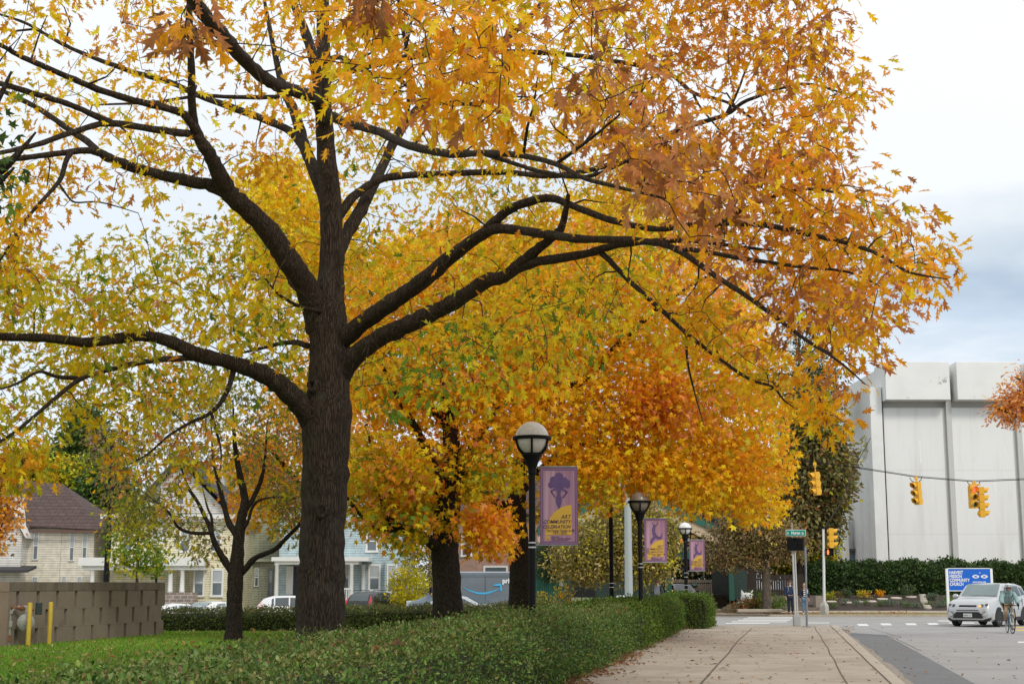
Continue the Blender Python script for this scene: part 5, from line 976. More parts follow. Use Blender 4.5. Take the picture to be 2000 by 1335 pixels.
# ---------------------------------------------------------------- white building
Y = 112; GZ = .6
WALL = mat('white_concrete', (.82, .82, .805), .8, .03, .35, .12, 20, dirt_or_shade=((.64, .63, .58), .7, .5, .8), stretch=(1, 1, .12)); WALL2 = mat('white_concrete_worn', (.79, .79, .77), .85, .05, .6, .15, 20, dirt_or_shade=((.40, .39, .36), .8, .62, .68)); GREYW = mat('recess_shade_grey', (.56, .55, .53), .8, .06, .5); PIPE = mat('rust_pipe', (.05, .04, .036), .6)
h = thing('church', 'large windowless white building with boxy parapet panels behind the yew hedge', 'building', (P(1900, 1120, Y).x, Y, GZ))
zt = lambda y, yy=Y: P(1000, y, yy).z
xw = P(1738, 1100, Y).x
m = MB(); m.bx(xw, 66, Y, Y+45, GZ, zt(796)); m.bx(xw, 66, Y+.8, Y+44.8, zt(796), zt(716)); m.build('wall', WALL, h, world=True)
for z_ in (zt(1042), zt(918)): MB().bx(xw+.01, 66, Y-.004, Y-.001, z_-.012, z_+.012).build('panel_joint', mat('joint_grey', (.62, .61, .58), .9), h, world=True)
m = MB(); m.bx(xw, 66, Y+.5, Y+.79, zt(796), zt(779)-.05); m.build('recess', GREYW, h, world=True)  # grey colour paints in the shadow beneath the parapet panels
cxs = [(1731, 1853), (1871, 1992), (2010, 2130), (2148, 2270)]
for x0, x1 in cxs:
    m = MB(); a, b = P(x0, 780, Y-1.3), P(x1, 706, Y-1.3); m.bx(a.x, b.x, Y-1.3, Y+2, a.z, b.z); m.build('parapet_panel', WALL2, h, world=True, bevel=.03)
for px in (1866, 2004, 2142):
    m = MB(); a = P(px, 1100, Y).x; m.bx(a-.2, a+.2, Y-.3, Y-.002, GZ, zt(724)); m.bx(a-.42, a-.21, Y-.02, Y-.001, GZ, zt(796)); m.build('rib', mat('rib_grey', (.56, .56, .53), .8, .05), h, world=True)
m = MB(); m.bx(xw-.15, xw-.03, Y-.12, Y+.05, GZ, zt(782)); m.build('drainpipe', PIPE, h, world=True)
# worn seams on the big panels
for xx, z0_, z1_ in ((1803, 905, 860), (1945, 960, 937)):
    p = P(xx, 1000, Y).x; MB().bx(p-.05, p+.05, Y-.012, Y-.002, zt(z0_), zt(z1_)).build('stain', mat('bright_streak', (.86, .86, .85)), h, world=True)
xc = P(1711, 1100, Y).x
m = MB(); m.bx(xc, xw-.16, Y-.25, Y+7, GZ, zt(756)); m.build('corner_pier', WALL2, h, world=True)
x2 = P(1681, 1100, 114).x
m = MB(); zf = P(0, 876, 114).z; zb2 = P(0, 925, 119).z
m.prism([(x2, 114, GZ), (x2, 114, zf), (x2, 119.5, zb2), (x2, 119.5, GZ)], (xc-x2-.003, 0, 0)); m.build('side_wing', WALL2, h, world=True)
x3 = P(1640, 1100, 116).x; m = MB(); zf = P(0, 975, 116).z; m.prism([(x3, 116.3, GZ), (x3, 116.3, zf), (x3, 121, zf-2.4), (x3, 121, GZ)], (x2-x3-.003, 0, 0)); m.build('side_wing', WALL2, h, world=True)
for x0, x1, yt, yy in ((1692, 1703, 902, 113.2), (1645, 1656, 1006, 115.4), (1627, 1634, 1040, 117)):
    m = MB(); a, b = P(x0, 1100, yy), P(x1, yt, yy); m.bx(a.x, b.x, yy, yy+1.0, GZ, b.z); m.build('fin', WALL2, h, world=True)
m = MB(); a, b = P(1704, 1112, 113.6), P(1710, 983, 113.6); m.bx(a.x, xc-.01, 113.7, 113.98, GZ, b.z); m.build('block_panel', brickmat('pale_green_block', (.46, .47, .38), (.44, .45, .36), (.3, .3, .26), 3, .85, .03, axes='xz', off=0), h, world=True)
m = MB(); m.bx(a.x, xc-.01, 113.5, 113.99, b.z+.01, b.z+.2); a2, b2 = P(1657, 1076, 115.6), P(1690, 1071, 115.6); m.bx(a2.x, b2.x, 115.5, 116.28, a2.z, b2.z); m.build('ledge', mat('ledge_dark', (.1, .09, .075), .9, .3, 5), h, world=True)
m = MB(); a2, b2 = P(1657, 1108, 115.9), P(1690, 1076.5, 115.9); m.bx(a2.x, b2.x, 115.9, 116.28, a2.z, b2.z); m.build('window', mat('blue_glass', (.22, .27, .34), .15, .1, .5), h, world=True)
# small plant rooted on the ledge
c = P(1690, 868, 113.4)
o = thing('ledge_sapling', 'wispy yellow weed growing out of the white building corner', 'plant', P(1684, 900, 113.6)[:]); m = MB(); tg = np.array([tuple(P(a, b, 113.4)) for a, b in zip(rng.normal(1694, 6, 16), rng.normal(868, 13, 16))]); grow_twigs(m, np.array([(*P(1684, 900, 113.6), .03)]), tg, .012, .004); m.build('stems', GREYBARK, o, world=True, fixn=False)
leaf_mesh('foliage', *leaves_at(tg, 6, .2, .24, [((.5, .45, .08), 3), ((.4, .4, .12), 2)]), T_OVATE, LEAFM, o, origin=o.location[:])
# ================================================================ STREET FURNITURE
BLACK = mat('black_paint', (.008, .008, .009), .6, .1, 6, spec=.15); SILV = mat('clamp_steel', (.55, .56, .57), .35, .05, metal=.7)
GLOBE = mat('opal_globe', (.60, .57, .52), .25, .06, 2, spec=.5, dirt_or_shade=((.42, .37, .31), 3, .5, .8))
GLOBE2 = mat('smoky_globe', (.22, .19, .155), .3, .1, 2, spec=.5); GLOBE3 = mat('clean_globe', (.78, .79, .80), .25, .03, 2)
def lamp(label, px, yc, Y, r, gm, clamps=(), pole_r=.055, cat='street lamp'):
    c = P(px, yc, Y); gz = hgt(c.x, Y); h = thing('street_lamp', label, cat, (c.x, Y, gz), group='black globe lamps along the pavement')
    zc = c.z-gz
    m = MB(); m.lathe((0, 0, 0), [(pole_r*2.2, 0), (pole_r*2.2, .12), (pole_r*1.5, .2), (pole_r*1.15, .5), (pole_r, .9), (pole_r, zc-r*2.1), (pole_r*1.25, zc-r*2.05), (pole_r*1.25, zc-r*1.75)], 18); m.build('pole', BLACK, h, smooth=40)
    k = r/.285; m = MB()
    m.lathe((0, 0, zc), [(pole_r*1.3, -r*1.75), (pole_r*1.9, -r*1.45), (r*.5, -r*1.12), (r*.62, -r*1.0), (r*.56, -r*.86), (.01, -r*.86)], 20)
    m.lathe((0, 0, zc), [(r*1.12, -r*.09), (r*1.14, -r*.06), (r*1.14, r*.1), (r*1.12, r*.12), (r*1.03, r*.12), (r*1.03, -r*.09)], 28, cap=False)
    for i in range(6):
        a = PI*2*i/6+.5; m.tube([(math.cos(a)*r*1.07*math.cos(t), math.sin(a)*r*1.07*math.cos(t), zc+r*1.07*math.sin(t)) for t in np.linspace(.04, -1.02, 8)], .02*k, 6)
    m.build('cage', BLACK, h, smooth=40)
    MB().ball((0, 0, zc), r, 28, 18).build('globe', gm, h, smooth=80)
    for z_ in clamps:
        zz = P(px, z_, Y).z-gz; MB().lathe((0, 0, zz), [(pole_r+.004, -.012), (pole_r+.009, -.012), (pole_r+.009, .012), (pole_r+.004, .012)], 18, cap=False).build('clamp', SILV, h, smooth=40)
    return h
lamp('nearest street lamp, large stained globe, standing in the widest hedge', 1039, 856, 24, .285, GLOBE, (908, 918, 1059, 1068))
lamp('second street lamp with dark smoky globe, in front of the pale steel pole', 1249, 980, 39, .28, GLOBE2, (1015, 1100, 1107), .06)
lamp('farthest street lamp on the pavement, clean white globe, by the third banner', 1338, 1032, 57, .245, GLOBE3, (1050, 1057, 1118, 1126, 1142, 1150), .07)
lamp('small white globe lamp seen over the block wall behind the sapling', 308, 1064, 74, .25, GLOBE3, (), .06)
# ---------------------------------------------------------------- banners
def bannermat():
    m = bpy.data.materials.new('mauve_banner_cloth'); m.use_nodes = True; nt = m.node_tree; N = nt.nodes; L = nt.links; b = N['Principled BSDF']
    tc = N.new('ShaderNodeTexCoord'); mp = N.new('ShaderNodeMapping'); mp.inputs['Scale'].default_value = (9, 1, .25); L.new(tc.outputs['Object'], mp.inputs[0])
    n = N.new('ShaderNodeTexNoise'); n.inputs['Scale'].default_value = 1.6; n.inputs['Detail'].default_value = 5; L.new(mp.outputs[0], n.inputs['Vector'])
    cr = N.new('ShaderNodeValToRGB'); e = cr.color_ramp.elements; e[0].position = .3; e[0].color = (.30, .15, .27, 1); e[1].position = .72; e[1].color = (.52, .36, .47, 1); q = e.new(.5); q.color = (.43, .23, .30, 1)
    L.new(n.outputs['Fac'], cr.inputs[0]); L.new(cr.outputs[0], b.inputs['Base Color']); b.inputs['Roughness'].default_value = .55; return m
BCL = bannermat(); BBOR = mat('banner_border', (.19, .095, .18), .5, .12, 4); BBOR2 = mat('banner_line', (.34, .19, .34), .5, .1, 4); BYEL = mat('banner_yellow', (.68, .42, .05), .5, .08, 4); BSIL = mat('banner_violet', (.13, .075, .20), .5, .2, 5); BTX = mat('banner_ink', (.10, .045, .075), .6)
def flat(mb, pts, y, th=.002): mb.prism([(x, y, z_) for x, z_ in pts], (0, -th, 0)); return mb
def stroke(mb, pts, wds, y):
    for (a, wa), (b, wb) in zip(list(zip(pts, wds))[:-1], list(zip(pts, wds))[1:]):
        dx, dz = b[0]-a[0], b[1]-a[1]; l = math.hypot(dx, dz) or 1; nx_, nz_ = -dz/l, dx/l
        flat(mb, [(a[0]-nx_*wa, a[1]-nz_*wa), (b[0]-nx_*wb, b[1]-nz_*wb), (b[0]+nx_*wb, b[1]+nz_*wb), (a[0]+nx_*wa, a[1]+nz_*wa)], y)
def ell(cx, cz, rx, rz_, n=18): return [(cx+rx*math.cos(2*PI*i/n), cz+rz_*math.sin(2*PI*i/n)) for i in range(n)]
def banner(label, x0, x1, y0, y1, Y, art, lampx, tilt=0):
    a, b = P(x0, y1, Y), P(x1, y0, Y); w_, h_ = b.x-a.x, b.z-a.z; h = thing('banner', label, 'banner', (a.x, Y, a.z), group='mauve banners hanging from the lamp posts')
    m = MB(); n = 14                                              # cloth with a slight belly
    bel = lambda u, v: -.018*math.sin(PI*u)*math.sin(PI*v)-.006*math.sin(u*9+v*3)*0
    m.bx(0, w_, -.004, .004, 0, h_); m.build('cloth', BCL, h)
    bw = .055*w_/.634; m = MB()
    for q in ((0, bw, 0, h_), (w_-bw, w_, 0, h_), (bw, w_-bw, 0, bw), (bw, w_-bw, h_-bw, h_)): m.bx(q[0], q[1], -.0065, -.0045, q[2], q[3])
    m.build('border', BBOR, h)
    m = MB(); i0, i1 = bw*.42, bw*.62
    for q in ((i0, i1, i0, h_-i0), (w_-i1, w_-i0, i0, h_-i0), (i1, w_-i1, i0, i1), (i1, w_-i1, h_-i1, h_-i0)): m.bx(q[0], q[1], -.009, -.007, q[2], q[3])
    m.build('border_line', BBOR2, h)
    s = w_/.634; H = h_
    m = MB(); cx, cz, R = w_-bw*1.9, .125*H, .52*w_*1.42
    R = cx-bw*1.55; rzz = .385*H
    flat(m, [(cx, cz)]+[(cx-R*math.sin(t), cz+rzz*math.cos(t)) for t in np.linspace(0, PI/2, 20)], -.007); m.build('yellow_dune', BYEL, h)
    m = MB(); X = lambda u: w_*u; Z = lambda v: H*(1-v)
    if art == 0:                                                   # figure with a great cloud of hair, arms akimbo
        for u, v, r in ((.5, .13, .12), (.36, .17, .1), (.64, .18, .1), (.3, .23, .085), (.72, .23, .085), (.42, .22, .11), (.58, .22, .11), (.5, .26, .1), (.75, .19, .05)): flat(m, ell(X(u), Z(v), w_*r, w_*r*1.05), -.007-.0003*random.random())
        flat(m, [(X(.44), Z(.27)), (X(.56), Z(.27)), (X(.56), Z(.31)), (X(.54), Z(.35)), (X(.575), Z(.40)), (X(.57), Z(.45)), (X(.53), Z(.52)), (X(.5), Z(.545)), (X(.47), Z(.52)), (X(.42), Z(.45)), (X(.415), Z(.40)), (X(.455), Z(.35)), (X(.44), Z(.31))], -.0076)
        stroke(m, [(X(.44), Z(.275)), (X(.29), Z(.31)), (X(.40), Z(.39))], [.02*s, .014*s, .01*s], -.0078); stroke(m, [(X(.56), Z(.275)), (X(.72), Z(.32)), (X(.60), Z(.40))], [.02*s, .016*s, .014*s], -.0078)
    else:                                                          # leaping dancer, arms up
        stroke(m, [(X(.37), Z(.07)), (X(.38), Z(.12)), (X(.43), Z(.17))], [.006*s, .012*s, .018*s], -.0074); stroke(m, [(X(.62), Z(.06)), (X(.58), Z(.13)), (X(.48), Z(.19))], [.006*s, .012*s, .018*s], -.0074)
        flat(m, ell(X(.44), Z(.165), .035*s, .04*s), -.0079)
        stroke(m, [(X(.44), Z(.18)), (X(.42), Z(.25)), (X(.41), Z(.31)), (X(.45), Z(.37)), (X(.50), Z(.41))], [.035*s, .05*s, .042*s, .055*s, .05*s], -.0082)
        stroke(m, [(X(.48), Z(.40)), (X(.62), Z(.45)), (X(.72), Z(.455)), (X(.80), Z(.34))], [.05*s, .04*s, .028*s, .01*s], -.0086)
        stroke(m, [(X(.48), Z(.41)), (X(.36), Z(.49)), (X(.30), Z(.53)), (X(.33), Z(.585))], [.05*s, .042*s, .032*s, .016*s], -.009)
    m.build('silhouette', BSIL, h)
    rx = w_-bw*2.3
    for t, v, sz in (('ART', .685, .078), ('COMMUNITY', .655+.092, .07), ('CELEBRATION', .655+.155, .066)): text_mesh('lettering', t, sz*s*1.18, BTX, h, (rx, -.0095, Z(v-.02)), shear=.3, align='RIGHT', bold=.0015*s, sx=.92)
    text_mesh('lettering', 'The Power Center at 50', .056*s, BTX, h, (w_*.53, -.0095, Z(.833)), align='CENTER', bold=.001*s, sx=.84); text_mesh('lettering', '1971-2021', .058*s, BTX, h, (w_*.53, -.0095, Z(.868)), align='CENTER', bold=.001*s)
    m = MB(); bx_, bz_, k = bw*1.6, Z(.943), .085*s                 # block letter at the foot
    for q in (((0, 0), (.38, 0), (.38, .22), (.3, .22), (.3, .55), (.5, .25), (.7, .55), (.7, .22), (.62, .22), (.62, 0), (1, 0), (1, .22), (.92, .22), (.92, .68), (1, .68), (1, .9), (.72, .9), (.5, .58), (.28, .9), (0, .9), (0, .68), (.08, .68), (.08, .22), (0, .22)),): flat(m, [(bx_+u*k, bz_+v*k) for u, v in q], -.007)
    m.build('emblem', BYEL, h)
    text_mesh('lettering', 'SCHOOL OF', .022*s, BSIL, h, (bw*3.5, -.0085, Z(.905)), bold=.0004); text_mesh('lettering', 'MUSIC, THEATRE & DANCE', .031*s, BSIL, h, (bw*3.5, -.0085, Z(.93)), bold=.0006, sx=.84); text_mesh('lettering', 'UNIVERSITY OF MICHIGAN', .022*s, BSIL, h, (bw*3.5, -.0085, Z(.95)), bold=.0004)
    lx_ = P(lampx, y0, Y).x-a.x
    for zz in (h_+.008, -.008): MB().tube([(lx_+.05*s, 0, zz), (w_, 0, zz)], .012*s, 8).build('arm', mat('arm_steel', (.25, .3, .3), .4, metal=.4), h)
    return h
banner('large mauve banner on the nearest lamp, figure with cloud of hair above yellow dune', 1055, 1128, 912, 1063, 24, 0, 1039)
banner('second mauve banner, shaded, leaping dancer, on the lamp before the pale steel pole', 1259, 1302, 1012, 1097, 39, 1, 1249)
banner('smallest mauve banner with leaping dancer on the farthest lamp', 1347, 1376, 1054, 1114, 57, 1, 1338)
# ---------------------------------------------------------------- plain poles
def pole(name, label, cat, px, yt, Y, r0, r1, m_, base=None, z0=None, n=16, px2=None):
    t = P(px if px2 is None else px2, yt, Y); b = P(px, 1180, Y); gz = hgt(b.x, Y) if z0 is None else z0
    h = thing(name, label, cat, (b.x, Y, gz)); MB().lathe((0, 0, 0), [(r0, -.05), (r0, .3), (r1, t.z-gz-.01), (r1*.5, t.z-gz)], n).build('shaft', m_, h, smooth=40)
    if base: MB().lathe((0, 0, 0), [(base, 0), (base, .1), (r0*1.1, .2), (r0*1.05, .45)], n).build('foot', m_, h, smooth=40)
    return h
pole('pole', 'tall plain black pole beyond the left end of the block wall', 'pole', 205, 840, 62, .12, .095, BLACK, .2)
PZ = pole('pole', 'black pole with two thin straps beside the blue recycling bin', 'pole', 1195, 936, 47, .075, .068, BLACK, .13)
for yy in (1138, 1146): MB().lathe((0, 0, P(1195, yy, 47).z), [(.074, -.012), (.082, -.012), (.082, .012), (.074, .012)], 16, cap=False).build('strap', SILV, PZ, smooth=40)
GALV = mat('galvanised_steel', (.42, .47, .47), .5, .08, 30, .15, 90, metal=.2); GALV2 = mat('grey_pole_paint', (.50, .51, .50), .5, .06, 6)
pole('steel_pole', 'thick pale galvanised steel pole carrying the signal wire, behind second lamp', 'pole', 1228.5, 830, 63, .185, .12, GALV, .3, px2=1236)
# ---------------------------------------------------------------- traffic signals
SIGY = mat('signal_yellow', (.75, .40, .02), .45, .06, 5, coat=.2); LRED = mat('red_lens_lit', (.6, .05, .02), .3, emit=(1, .12, .06), estr=1.6); LAMB = mat('amber_lens_off', (.10, .07, .02), .25); LGRN = mat('green_lens_off', (.01, .09, .06), .25)
def head(par, c, az, n=3, s=1., lit=None):
    """signal face looking along azimuth az (0 = towards -y), centred at local c; part with sub-parts"""
    R = Matrix.Rotation(az, 4, 'Z'); T = Matrix.Translation(Vector(c)) @ R
    w_, hh, d = .3*s, .335*s, .2*s; m = MB(); H = n*hh
    for i in range(n):
        zc = H/2-hh*(i+.5); m.box((0, 0, zc), (w_, d, hh*.96))
        m.box((0, -d*.55, zc), (w_*.98, .02*s, hh*.98)); m.lathe((0, d*.5, zc), [(.12*s, 0), (.12*s, -.05*s), (.07*s, -.09*s)], 14, axis='y')
    for i in range(n):                                              # visors: open-bottomed tubes
        zc = H/2-hh*(i+.5); k = len(m.v); q = 15; r = .128*s
        for yy, f_ in ((-d*.6, 1), (-d*.6-.24*s, 1.04)):
            for rr in (r, r*.93):
                for j in range(q): a = -.75+(PI+1.5)*j/(q-1); m.v.append((rr*f_*math.cos(a), yy+(.07*s*(1-math.sin(a)) if yy < -d else 0), zc+rr*f_*math.sin(a)))
        for j in range(q-1):
            o0, i0_, o1, i1_ = k+j, k+q+j, k+2*q+j, k+3*q+j
            for f in ((o0, o0+1, o1+1, o1), (i0_, i1_, i1_+1, i0_+1), (o1, o1+1, i1_+1, i1_)): m.f.append(f); m.m.append(0)
    m.v = [tuple(T @ Vector(v)) for v in m.v]; o = m.build('signal_face', SIGY, par, smooth=35)
    for i in range(n):
        zc = H/2-hh*(i+.5); l = MB().lathe((0, -d*.6-.012, zc), [(.112*s, -.0), (.1*s, .015), (.02, .03)], 18, axis='y'); l.v = [tuple(T @ Vector(v)) for v in l.v]
        l.build('lens', [LRED if lit == i else mat('red_lens_off', (.09, .012, .01), .25), LAMB, LGRN, LGRN][min(i, 3)], o, smooth=60)
    return o
SIGY_ = mat('signal_yellow', ())
def hang(label, px, ytop, ybot, Y, wire_y, faces, s=1., lean=0.):
    w0 = P(px, wire_y, Y); t, b = P(px, ytop, Y), P(px, ybot, Y); h = thing('traffic_signal', label, 'traffic signal', (w0.x, Y, w0.z), group='yellow traffic signals at the junction'); h.rotation_euler = (0, lean, 0)
    dz = t.z-w0.z; m = MB(); m.cyl((0, 0, .04), (0, 0, dz+.02), .03*s, 8); m.box((0, 0, -.05), (.14*s, .08*s, .12*s)); 
    if len(faces) > 1: m.box((.03, 0, dz+.05), (.5*s, .07*s, .07*s))
    m.build('hanger', SIGY, h)
    for dx, az, n, lit, dzz in faces: head(h, (dx, 0, dz-.335*s*n/2+dzz), az, n, s, lit)
    m = MB(); m.tube([(-.28, 0, 0), (-.2, 0, -.16), (0, -.03, -.26), (.2, 0, -.14), (.26, 0, .0)], .016, 6); m.build('loop_cable', BLACK, h)
    return h
hang('yellow signal nearest the orange maple, seen from the side facing left', 1591, 921, 967, 62, 903, [(0, math.radians(-68), 3, None, 0)], 1.0, -.06)
hang('yellow signal hanging in the middle before the white building, facing left', 1789, 940, 985, 62, 931, [(0, math.radians(-58), 3, None, 0)], .99, -.06)
hang('double yellow signal with lit red lens, rightmost on the wire', 1902, 948, 994, 62, 940, [(-.1, math.radians(12), 3, 0, 0), (.28, math.radians(82), 4, None, -.05)], .97)
wr = thing('span_wire', 'thin overhead cable carrying the hanging signals', 'cable', P(1236, 852, 62.9)[:])
pts = [P(1236, 852, 62.9)]+[P(a, b, 62) for a, b in ((1400, 880), (1500, 893), (1591, 903), (1660, 911), (1789, 931), (1850, 936), (1902, 940), (2000, 936), (2150, 920), (2500, 860))]
m = MB(); m.tube(pts, .018, 6); m.tube([p+Vector((0, .05, .05)) for p in pts], .011, 6); m.build('cable', BLACK, wr, world=True, fixn=False)
g2 = thing('guy_wire', 'slanting cable from the far signal pole up to the white building', 'cable', P(1609, 1030, 80)[:]); m = MB(); m.tube([P(1609, 1032, 80), P(1640, 985, 86), P(1676, 900, 98), P(1700, 855, 111.6)], .03, 6); m.build('cable', BLACK, g2, world=True)
# pole-mounted far signal
Yp = 82; b = P(1610, 1190, Yp); t = P(1608, 1032, Yp); h = thing('signal_pole', 'white signal pole with yellow side facing signal and lit orange hand', 'traffic signal', (b.x, Yp, .0))
PW = mat('white_pole_paint', (.66, .67, .66), .45, .05); m = MB(); m.cyl((0, 0, .2), (t.x-b.x, 0, t.z), .085, 14, r2=.07); m.build('shaft', PW, h, smooth=40)
m = MB(); m.lathe((0, 0, 0), [(.26, 0), (.25, .45), (.2, .55), (.1, .7)], 4); m.build('footing', mat('footing_concrete', (.45, .44, .41), .9, .1), h)
m = MB(); m.cyl((t.x-b.x, 0, t.z+.02), (t.x-b.x, 0, t.z+.16), .1, 10); m.box((t.x-b.x+.3, 0, t.z+.05), (.7, .07, .09)); m.build('bracket', BLACK, h)
c = P(1623, 1050, Yp); head(h, (c.x-b.x, 0, c.z), math.radians(84), 3, 1.12)
def pedbox(par, px, py, Y_, origin, az=0, lit=True, w_=.4, hh=.42):
    c = P(px, py, Y_); T = Matrix.Translation(c-Vector(origin)) @ Matrix.Rotation(az, 4, 'Z'); m = MB(); m.box((0, 0, 0), (w_, .2, hh)); 
    for q in ((0, hh/2-.01, w_*1.04, .03), (0, -hh/2+.01, w_*1.04, .03)): m.box((q[0], -.12, q[1]), (q[2], .16, q[3]))
    for sx_ in (-1, 1): m.box((sx_*w_*.5, -.12, 0), (.03, .16, hh*.97))
    m.v = [tuple(T @ Vector(v)) for v in m.v]; o = m.build('walk_signal', BLACK, par, bevel=.012)
    if lit:
        m = MB(); k = hh*.36
        pr_ = [(-.5, -.9), (.45, -.9), (.55, -.2), (.85, .25), (.7, .35), (.45, .1), (.45, .85), (.3, .9), (.24, .2), (.18, 1.0), (.02, 1.02), (0, .2), (-.08, .95), (-.24, .93), (-.24, .15), (-.34, .75), (-.5, .7)]
        m.prism([(u*k*.62-w_*.2, -.103, v*k) for u, v in pr_], (0, -.006, 0)); m.v = [tuple(T @ Vector(v)) for v in m.v]; m.build('orange_hand', mat('orange_led', (.8, .15, .02), emit=(1, .2, .04), estr=1.5), o)
    return o
pedbox(h, 1619.5, 1077.5, Yp, (b.x, Yp, 0), math.radians(-6))
# near pole with the street name
Yn = 58.2; b = P(1556, 1210, Yn); b.z = 0; h = thing('signal_pole', 'grey double pole on the near corner carrying black walk signals and a street name sign', 'traffic signal', tuple(b))
m = MB(); tz = P(1553, 1066, Yn).z
for dx, r in ((-.04, .04), (.045, .032)): m.cyl((dx, 0, .35), (dx-.03, 0, tz), r, 12)
m.cyl((-.07, .02, tz), (-.06, .02, P(1553, 1020, Yn).z), .016, 8); m.build('shaft', GALV2, h, smooth=40)
m = MB(); m.box((0, 0, .2), (.27, .27, .4)); m.box((0, 0, .42), (.22, .22, .05)); m.build('base_box', mat('base_grey', (.36, .37, .36), .6, .08), h, bevel=.02)
for px, az in ((1546, .9), (1559, math.radians(160))): pedbox(h, px, 1062, Yn, tuple(b), az, False, .42, .5)
m = MB(); m.cyl((0, 0, tz-.1), (0, 0, tz+.2), .09, 10); m.box((.05, -.02, tz-.02), (.5, .08, .08)); m.build('bracket', BLACK, h)
SG = mat('street_sign_green', (.005, .23, .17), .4, .04); SW = mat('sign_white', (.80, .82, .82), .4, .03)
s = thing('street_name_sign', 'green street name sign reading E Huron St above the walk signals', 'sign', P(1553.5, 1040, Yn)[:]); w_, hh = 38.5*sc(Yn), 12.2*sc(Yn)
m = MB(); m.box((0, -.08, 0), (w_, .012, hh)); m.build('border', SW, s, bevel=.004); m = MB(); m.box((0, -.089, 0), (w_-.035, .006, hh-.035)); m.build('panel', SG, s)
text_mesh('lettering', 'Huron', .165, SW, s, (-.005, -.0935, -.055), align='CENTER', bold=.005, sx=.82); text_mesh('lettering', 'E', .115, SW, s, (-.34, -.0935, -.055), bold=.004, sx=.8); text_mesh('lettering', 'St', .115, SW, s, (.235, -.0935, -.055), bold=.004, sx=.85)
# post with sign seen edge-on
b = G(1576, 1223.5); h = thing('sign_post', 'grey steel post with a tall sign seen from its edge, nearest the kerb corner', 'sign', tuple(b)); t = P(1573, 1068, b.y)
GS = mat('grey_sign_back', (.22, .235, .25), .5, .08, 5, metal=.3); m = MB(); m.cyl((0, 0, 0), (t.x-b.x, 0, t.z), .042, 8, r2=.04); m.build('post', GS, h, smooth=40)
m = MB(); z0_ = P(1574, 1120, b.y).z; m.box(((t.x-b.x)*.9, .05, (t.z+z0_)/2), (.02, .62, t.z-z0_), rz=math.radians(-7)); m.build('sign_plate', mat('sign_edge', (.36, .375, .39), .5, .1, metal=.3), h)
m = MB(); m.box((0, 0, .015), (.28, .22, .03)); m.build('foot_plate', GS, h)
# ---------------------------------------------------------------- church sign
Yc = 90; SBLU = mat('sign_blue', (.006, .125, .60), .35, .05, 3)
a, b = P(1849, 1152, Yc), P(1937, 1110, Yc); s = thing('church_sign', 'blue sign board with white posts reading Harvest Mission Community Church', 'sign', (a.x, Yc, bedz(92.6))); s.location.z = 0
o = Vector(s.location); w_ = b.x-a.x; z0_, z1_ = a.z, b.z
m = MB(); m.bx(.13, w_-.13, -.04, .04, z0_, z1_); m.build('board', SBLU, s)
for x in (.055, w_-.055): m = MB(); m.bx(x-.075, x+.075, -.07, .07, -.02, z1_+.02); m.build('post', SW, s)
m = MB(); m.bx(.131, w_-.131, -.05, .05, z1_+.002, z1_+.05); m.bx(.131, w_-.131, -.05, .05, z0_-.05, z0_-.002); m.build('rail', SW, s)
hz = z1_-z0_
for i, t in enumerate(('HARVEST', 'MISSION', 'COMMUNITY', 'CHURCH')): text_mesh('lettering', t, .275, SW, s, (.2, -.043, z1_-.315-.236*i), bold=.008, sx=.74)
text_mesh('lettering', 'www.hmcc.net', .15, SW, s, (1.62, -.043, z1_-.84), bold=.004, sx=.9)
m = MB()
for cx in (1.83, 2.36):                                             # two leaf-like eyes under a small star
    q = [(cx+.22*math.cos(t), z1_-.47+.115*math.copysign(abs(math.sin(t))**1.5, math.sin(t))) for t in np.linspace(0, 2*PI, 28, endpoint=False)]; flat(m, q, -.041)
m.build('emblem', SW, s)
for cx, d in ((1.86, 1), (2.33, -1)):
    m = MB()
    stroke(m, [(cx+.07*d, z1_-.41), (cx-.05*d, z1_-.47), (cx+.07*d, z1_-.53)], [.018, .022, .018], -.0445); stroke(m, [(cx-.03*d, z1_-.41), (cx-.13*d, z1_-.47), (cx-.03*d, z1_-.53)], [.014, .018, .014], -.0447)
    m.build('emblem_line', SBLU, s)
m = MB(); flat(m, [(2.095+.055*math.cos(t)*(1 if i % 2 == 0 else .4), z1_-.24+.055*math.sin(t)*(1 if i % 2 == 0 else .4)) for i, t in enumerate(np.linspace(PI/2, PI/2+2*PI, 8, endpoint=False))], -.041); m.build('star', SW, s)
# ---------------------------------------------------------------- concrete block wall, meter, bollards
A = G(8, 1262); B = G(319, 1238.5); d = (B-A); LW = math.hypot(d.x, d.y); ang = math.atan2(d.y, d.x)
bw = thing('block_wall', 'long brown concrete block wall with vertical slots on the lawn at left', 'wall', tuple(A), rz=ang)
BLKM = mat('brown_block', (.235, .195, .155), .95, .08, 2.2, .4, 30, col2=(.29, .24, .195), dirt_or_shade=((.155, .12, .095), 1.1, .55, .75)); CAPM = mat('cap_course', (.215, .175, .14), .95, .1, 1.6, .4, 30, dirt_or_shade=((.10, .095, .08), 2.5, .45, .7), stretch=(1, 1, .25)); SLOT = mat('slot_inside', (.06, .045, .036), .95)
T = 1.69; m = MB(); m.bx(.0, LW, .16, .75, -.3, 1.44); m.build('core', SLOT, bw)
m = MB(); rows_ = [(-.3, .43), (.432, .93), (.932, 1.437)]
for r_, (z0_, z1_) in enumerate(rows_):
    off = [.55, 0, .55][r_]; x = -1.05+off
    while x < LW:
        x0, x1 = max(x+.085, 0), min(x+1.05-.085, LW); 
        if x1 > x0+.05: m.bx(x0, x1, random.uniform(0, .006), .158, z0_, z1_)
        if r_ >= 0 and x > .1 and x < LW-.1: m.bx(x-.083, x+.083, .02, .157, z0_, z0_+.04)
        x += 1.05
